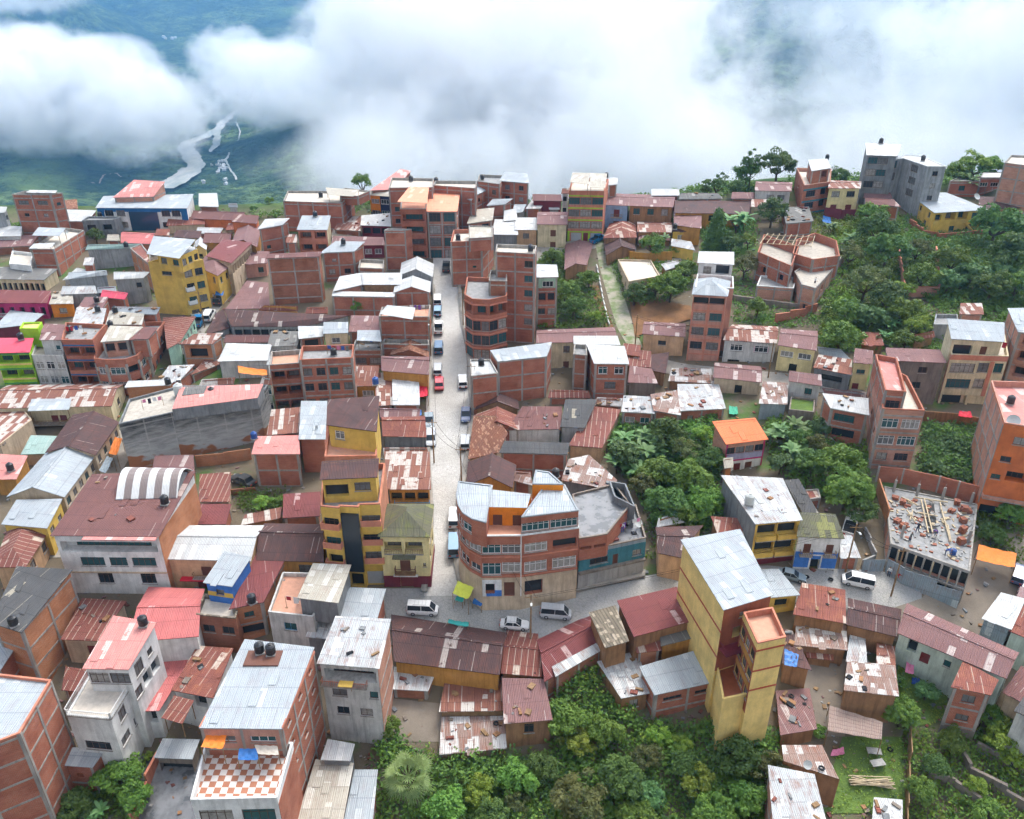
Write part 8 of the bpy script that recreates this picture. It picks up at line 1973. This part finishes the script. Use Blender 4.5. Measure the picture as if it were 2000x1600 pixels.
for k_ in ('S1','S2','S9','S9b','S9c','S9d','T1','T2','T4','T5','T6','T8','T9','M11a','M11b','M11c','M11d','M13','M15','E6','E9','E10b','E11','E13','L5','L5b','L5c','L8','L7c','L22','L23','L25','L26d','C12','C12b','C27','C29b','R20','F19','F24','L11','L14','L12','E15','N2','S7','T10','T11','C24','L1','M4','R10c'):
	b_ = B[k_]; xs = [p for p in b_.P]
	for i in range(14 if k_ in ('T8','T9','S9d','E13','M11d','R20') else 6):
		s, t = R.uniform(.06,.94), R.uniform(.06,.94); p = xs[0].lerp(xs[1], s).lerp(xs[-1].lerp(xs[2], s), t)
		if not any(o.name.split('.')[0] == 'roof' for o in b_.root.children): p.z -= .5
		pl.append(p)
litter('roof_junk', pl, ['wood','rubble','greyd','wood','adobe','rubber','rust'], .12, .5, 4)
pl = []
for _ in range(9000):
	x, y = R.uniform(-20,2020), R.uniform(400,1600)
	if any(inpoly(x, y, q) for q in (V1, V2, V3, V4, V5, V9)): continue
	if 825 < x < 925 or (1120 < y < 1265 and 745 < x < 1800): continue
	pl.append(at_ground(x, y) + V((0,0,.05)))
	if len(pl) > 3600: break
litter('yard_litter', pl, ['wood','rubble','concrete','wood','greyd','adobe','mauve','rubble','rust'], .07, .34, 5)
tp_ = MB(); tp_.lathe([(.2,.0),(.33,.03),(.36,.1),(.33,.17),(.2,.2),(.2,0)], 16); TM = tp_.mesh('tyre', M['rubber'])
for p, l_ in [(at_ground(1575,1129), 'black tyre lying on the road behind the grey saloon'), (at_ground(1622,1134), 'black tyre lying on the road in front of the white minibus'), (on_roof('T8',1545,1362), 'tyre lying on the junk laden brown roof'), (on_roof('T9',1604,1503), 'tyre on the scattered sheet shed'), (on_roof('S9d',969,1415), 'tyre on the patchwork strip roof'), (on_roof('L26t',200,1338), 'old tyre on the villa terrace'), (at_ground(1738,1466), 'tyre lying in the lower yard grass')]:
	o = bpy.data.objects.new('tyre', TM); C.objects.link(o); o.location = p + V((0,0,.12)); tag(o, l_, 'tyre', 'old tyres')
def laundry(key, px, py, qx, qy, label, h=1.7, dz=0):
	a_, b_ = on_roof(key, px, py) + V((0,0,dz)), on_roof(key, qx, qy) + V((0,0,dz)); r = thing('laundry_line', label, 'laundry', (a_ + b_)/2, 0, 'laundry lines'); off = V(r.location)
	for p in (a_, b_): m = MB(); m.bar(p, p + V((0,0,h)), .035); m.obj('post', M['wood'], r, off)
	m = MB(); m.bar(a_ + V((0,0,h)), b_ + V((0,0,h)), .015); m.obj('line', M['steel'], r, off)
	n = max(3, int((b_ - a_).length / .7)); e = (b_ - a_).normalized(); nn = V((-e.y, e.x, 0))
	for i in range(n):
		c = a_.lerp(b_, (i + .5)/n) + V((0,0,h - .02)); w = R.uniform(.2,.32); l2 = R.uniform(.5,1.0); m = MB()
		m.box(c - V((0,0,l2/2)), e * w, nn * .012, V((0,0,l2/2))); m.obj('garment', M[R.choice(['cloth_white','cloth_red','cloth_blue','cloth_dark','cloth_pink','cloth_white','shirt_grey','cloth_purple'])], r, off)
for a_ in [('E16',655,880,690,882,'laundry line on the red tiled hotel terrace',1.4,2.6),('C28',640,692,684,694,'laundry line on the brick apartment terrace'),('R7',1116,362,1142,364,'laundry line under the tin rooftop of the lime trimmed flats'),('L1',130,655,165,652,'laundry line on the brick loggia block'),('L1b',212,680,262,678,'laundry line on the curved brick terrace'),
   ('L10',280,800,320,792,'laundry line on the cluttered end of the blackened building'),('M8',1935,685,1962,688,'laundry line on the cream house terrace'),('E15',1205,1045,1250,1030,'laundry line on the wet terrace'),('C24',712,675,740,676,'laundry line under the messy white tin'),('L22',560,1185,600,1190,'laundry line on the peach terrace'),('F22',352,508,385,503,'laundry line on the yellow tower terrace'),('C22',800,612,832,612,'laundry line on the brick terrace by the street')]: laundry(*a_)
b_ = B['R19']; zr = b_.ztop + .3; off = V(b_.root.location)
for k_ in range(9):
	s = k_ / 8; m = MB(); m.bar(at_z(1484 + 100*s, 476 + 6*s, zr), at_z(1500 + 92*s, 456 + 4*s, zr), .09); m.obj('roof_beam', M['paleplank'], b_.root, off)
for s in (.1,.5,.9): m = MB(); m.bar(at_z(1484 + 16*s, 477 - 20*s, zr + .15), at_z(1584 + 8*s, 483 - 22*s, zr + .15), .07); m.obj('roof_beam', M['paleplank'], b_.root, off)
p = on_roof('L27', 520, 1285); r = thing('tank_platform','dark platform carrying the pair of tanks on the big zinc roof','platform', p); m = MB(); m.bx(-2.2,1.6,-1.2,1.0,-.1,.12); m.obj('slab', M['doorbrown'], r)
def table(p, label, mat='frame_white'):
	r = thing('table', label, 'table', p, R.uniform(-.3,.3)); m = MB(); m.bx(-.8,.8,-.45,.45,.7,.76); m.obj('tabletop', M[mat], r)
	for sx in (-1,1):
		for sy in (-1,1): m = MB(); m.bar((sx*.7,sy*.36,0),(sx*.7,sy*.36,.7),.03); m.obj('leg', M['wood'], r)
def chair(p, label, mat, rz):
	r = thing('chair', label, 'chair', p, rz, 'terrace chairs'); m = MB(); m.bx(-.24,.24,-.24,.24,.42,.47); m.obj('seat', M[mat], r); m = MB(); m.bx(-.24,.24,.2,.25,.48,.92); m.obj('backrest', M[mat], r)
	for sx in (-1,1):
		for sy in (-1,1): m = MB(); m.bar((sx*.2,sy*.2,0),(sx*.2,sy*.2,.42),.025); m.obj('leg', M[mat], r)
pt = on_roof('E14', 985, 1016); table(pt, 'white table on the curved building terrace', 'frame_white'); chair(pt + V((-1.2,0,0)), 'blue chair left of the terrace table', 'blue_plastic', 1.3); chair(pt + V((1.2,-.1,0)), 'blue chair right of the terrace table', 'blue_plastic', -1.4)
table(on_roof('L23',672,1312) + V((0,0,-2.6)), 'table with a yellow cloth in the top floor gallery', 'yellow'); table(at_ground(1712,1498), 'grey wooden table standing in the lower yard', 'concrete'); table(at_ground(1705,1475), 'pale bench table at the top of the lower yard', 'concrete')
r = thing('wood_pile','pile of long planks stacked in the lower yard','wood pile', at_ground(1700,1535), -.1); m = MB()
for i in range(26): m.bar((-2.2 + R.uniform(-.4,.4), R.uniform(-.6,.6), .15 + R.uniform(0,.8)), (2.2 + R.uniform(-.4,.4), R.uniform(-.6,.6), .2 + R.uniform(0,.8)), .06)
m.obj('planks', M['paleplank'], r)
m = MB(); p, q = on_roof('R19',1570,520), at_z(1580,505,B['R19'].ztop); r = thing('ladder','wooden ladder leaning inside the unfinished house','ladder', p); off = V(p)
for s in (-.25,.25): m.bar(p + V((s,0,-1.6)), q + V((s,0,.3)), .05)
for k_ in range(9): c = (p - V((0,0,1.6))).lerp(q + V((0,0,.3)), k_/8); m.bar(c - V((.25,0,0)), c + V((.25,0,0)), .035)
m.obj('rails_and_rungs', M['wood'], r, off)
b_ = B['R25']; a_, d, nrm, L, zt, _ = b_.walls[0]; m = MB(); off = V(b_.root.location); D = V((d.x,d.y,0)); N_ = V((nrm.x,nrm.y,0)); o0 = V((a_.x,a_.y,0))
for k_ in range(10): m.box(o0 + D*(L*.62 + k_*.32) + N_*.9 + V((0,0,zt - 2.9 - k_*.27)), D*.17, N_*.5, V((0,0,.14)))
m.obj('outside_stair', M['yellow'], b_.root, off)
def skinned(J, E, rad, sub=1):
	me = bpy.data.meshes.new('person'); me.from_pydata(J, E, []); o = bpy.data.objects.new('tmp', me); C.objects.link(o); md = o.modifiers.new('s', 'SKIN'); sv = me.skin_vertices[0].data
	for i, r_ in enumerate(rad): sv[i].radius = (r_, r_)
	sv[0].use_root = True; s2 = o.modifiers.new('u', 'SUBSURF'); s2.levels = sub; s2.render_levels = sub
	dg = bpy.context.evaluated_depsgraph_get(); out = bpy.data.meshes.new_from_object(o.evaluated_get(dg)); bpy.data.objects.remove(o); return out
def person(p, rz, label, shirt, legs, pose=0):
	bend = pose == 1
	hp_, ch, nk, hd = (0,0,.92), ((.0,-.10,1.28) if not bend else (0,-.38,1.14)), ((0,-.10,1.46) if not bend else (0,-.55,1.2)), ((0,-.12,1.62) if not bend else (0,-.72,1.2))
	J = [hp_, (0,-.04,1.1) if not bend else (0,-.2,1.04), ch, nk, hd, (hd[0], hd[1]-.01, hd[2]+.1)]; E = [(0,1),(1,2),(2,3),(3,4),(4,5)]; rad = [.135,.125,.14,.055,.10,.07]
	for s in (-1,1):
		i = len(J); sh = (s*.19, ch[1], ch[2]+.10); st = s*(.16 if pose != 2 else .26)
		J += [sh, (s*.26, sh[1]-.05, sh[2]-.28), (s*.24, sh[1]-.24, sh[2]-.46), (s*.24, sh[1]-.31, sh[2]-.53)]; E += [(2,i),(i,i+1),(i+1,i+2),(i+2,i+3)]; rad += [.065,.05,.04,.035]
		for fg in range(3): J.append((s*.24 + (fg-1)*.03, sh[1]-.36, sh[2]-.60 + abs(fg-1)*.015)); E.append((i+3, len(J)-1)); rad.append(.011)
		j = len(J); J += [(s*.10,0,.84), (s*.11, st*.5*s if pose == 2 else -.03, .48), (s*.11, s*.25 if pose == 2 else .0, .09), (s*.12, (s*.25 if pose == 2 else 0)-.14, .04)]; E += [(0,j),(j,j+1),(j+1,j+2),(j+2,j+3)]; rad += [.10,.07,.05,.045]
	me = skinned(J, E, rad); me.materials.clear()
	for x in (legs, shirt, 'skin', 'hair', 'rubber'): me.materials.append(M[x])
	for f in me.polygons:
		c = f.center; dd = (V(c) - V(J[3])).length
		if c.z > hd[2] + .07 or (c.y > hd[1] + .03 and c.z > hd[2] - .05 and not bend): f.material_index = 3
		elif (V(c) - V(hd)).length < .17: f.material_index = 2
		elif c.z < .1: f.material_index = 4
		elif c.z < .93 and abs(c.x) < .21: f.material_index = 0
		elif abs(c.x) > .2 and c.y < ch[1] - .17: f.material_index = 2
		else: f.material_index = 1
		f.use_smooth = True
	o = bpy.data.objects.new('person', me); C.objects.link(o); o.location = p; o.rotation_euler = (0,0,rz); tag(o, label, 'person'); return o
person(onsite(1776,1058), .3, 'person in a grey shirt standing on the building site deck', 'shirt_grey', 'jeans')
person(onsite(1791,1040), 2.4, 'person in dark clothes striding between the timber beams', 'cloth_dark', 'jeans', 2)
person(onsite(1827,1048), -.8, 'person in purple bending over the building site deck', 'cloth_purple', 'jeans', 1)
person(onsite(1845,1085), 1.0, 'person in blue working near the front of the site deck', 'cloth_blue', 'jeans', 1)
person(on_roof('R19',1593,545) + V((0,0,-1.3)), .2, 'person standing on the slab of the unfinished house', 'cloth_white', 'cloth_dark')
person(at_ground(1748,1133), .6, 'person in red sitting bent by the tin fence', 'cloth_red', 'cloth_dark', 1)
person(at_ground(1735,1126), -.5, 'person in white beside the person in red', 'cloth_white', 'jeans')
for i_, (x, y) in enumerate([(431,600),(418,588),(447,566),(455,556)]): person(at_ground(x, y) + V((0,0,.1)), i_*1.3, ['person in dark clothes walking down the market street','person in white by the ochre corner house','person in red at the orange stall','person in blue at the top of the market street'][i_], ['cloth_dark','cloth_white','cloth_red','cloth_blue'][i_], 'jeans', 2)
person(on_roof('E15',1215,1040) + V((0,0,.02)), 0, 'person in white on the wet terrace', 'cloth_white', 'cloth_blue'); person(at_ground(915,1160) + V((0,0,.2)), .4, 'person beside the yellow stall canopy', 'cloth_blue', 'cloth_dark')
def cloud_mat(name, dens, scale, thr=.0, amp=1.5, det=5):
	n = NT(name); n.n.remove(n.b)
	oc = n.objc(); ln = n.node('ShaderNodeVectorMath', operation='LENGTH'); n.link(oc, ln.inputs[0])
	f = n.math('SUBTRACT', 1.0, ln.outputs['Value'])
	g = n.geo(); nz = n.noise(g, scale, det, .58)
	n2 = n.noise(g, scale * 4.0, 6, .62)
	v = n.math('ADD', n.math('ADD', n.math('MULTIPLY', f, 1.15), n.math('MULTIPLY', n.math('SUBTRACT', nz, .5), amp)), n.math('MULTIPLY', n.math('SUBTRACT', n2, .5), 2.0))
	d = n.math('MULTIPLY', n.math('MULTIPLY', n.ramp(v, .12 + thr, .40 + thr), n.ramp(f, .02, .22)), dens)
	vs = n.node('ShaderNodeVolumePrincipled'); vs.inputs['Color'].default_value = (.94, .952, .965, 1); vs.inputs['Anisotropy'].default_value = .0
	n.link(d, vs.inputs['Density']); n.link(vs.outputs[0], n.n['Material Output'].inputs['Volume'])
	M[name] = n.m
cloud_mat('cloud_thick', .0112, .0080, 0, 3.4, 7); cloud_mat('cloud_thin', .0036, .0065, .10, 3.6, 7)
import bmesh
cbm = bmesh.new(); bmesh.ops.create_icosphere(cbm, subdivisions=3, radius=1.0)
CM = {}
for k_ in ('cloud_thick', 'cloud_thin'):
	CM[k_] = bpy.data.meshes.new('cloud'); cbm.to_mesh(CM[k_]); CM[k_].materials.append(M[k_])
def cloud(px, py, dist, rx, ry, rz, mat='cloud_thick', rot=0):
	"""pixel of the middle, distance along the ground, half sizes in metres"""
	d = ray(px, py); t = dist / d[1]
	o = bpy.data.objects.new('cloud', CM[mat]); C.objects.link(o); o.location = (d[0]*t, dist, CAMZ + d[2]*t); o.scale = (rx, ry, rz); o.rotation_euler = (0, rot, R.uniform(-.3,.3)); o['kind'] = 'stuff'
for a_ in [(80,190,1500,290,200,100),(-60,170,1500,240,220,120),(285,225,1480,150,180,92),(215,120,1550,90,120,50),(90,110,1550,110,140,60),
   (450,120,1700,85,110,80),(520,170,1650,150,170,90),(610,150,1600,110,150,85),(430,200,1650,100,120,50,'cloud_thin'),
   (830,120,1000,170,190,150),(1000,130,950,230,200,170),(1180,180,900,185,240,180),(1040,300,740,230,160,85),(720,40,1300,110,150,75),(780,230,900,110,160,100),(1110,20,1200,230,240,120),(690,90,1350,70,120,70,'cloud_thin'),
   (1360,300,800,200,160,75,'cloud_thin'),(1720,260,1000,240,180,80,'cloud_thin'),(1640,130,1300,130,200,110,'cloud_thin'),(1960,150,1150,190,220,190),(1700,20,1500,260,200,60,'cloud_thin'),
   (1250,335,600,240,110,50,'cloud_thin'),(900,335,640,200,110,45,'cloud_thin'),(1560,320,760,260,140,55,'cloud_thin'),(1880,300,820,240,150,60,'cloud_thin'),(20,-10,2300,240,200,60,'cloud_thin')]: cloud(*a_)
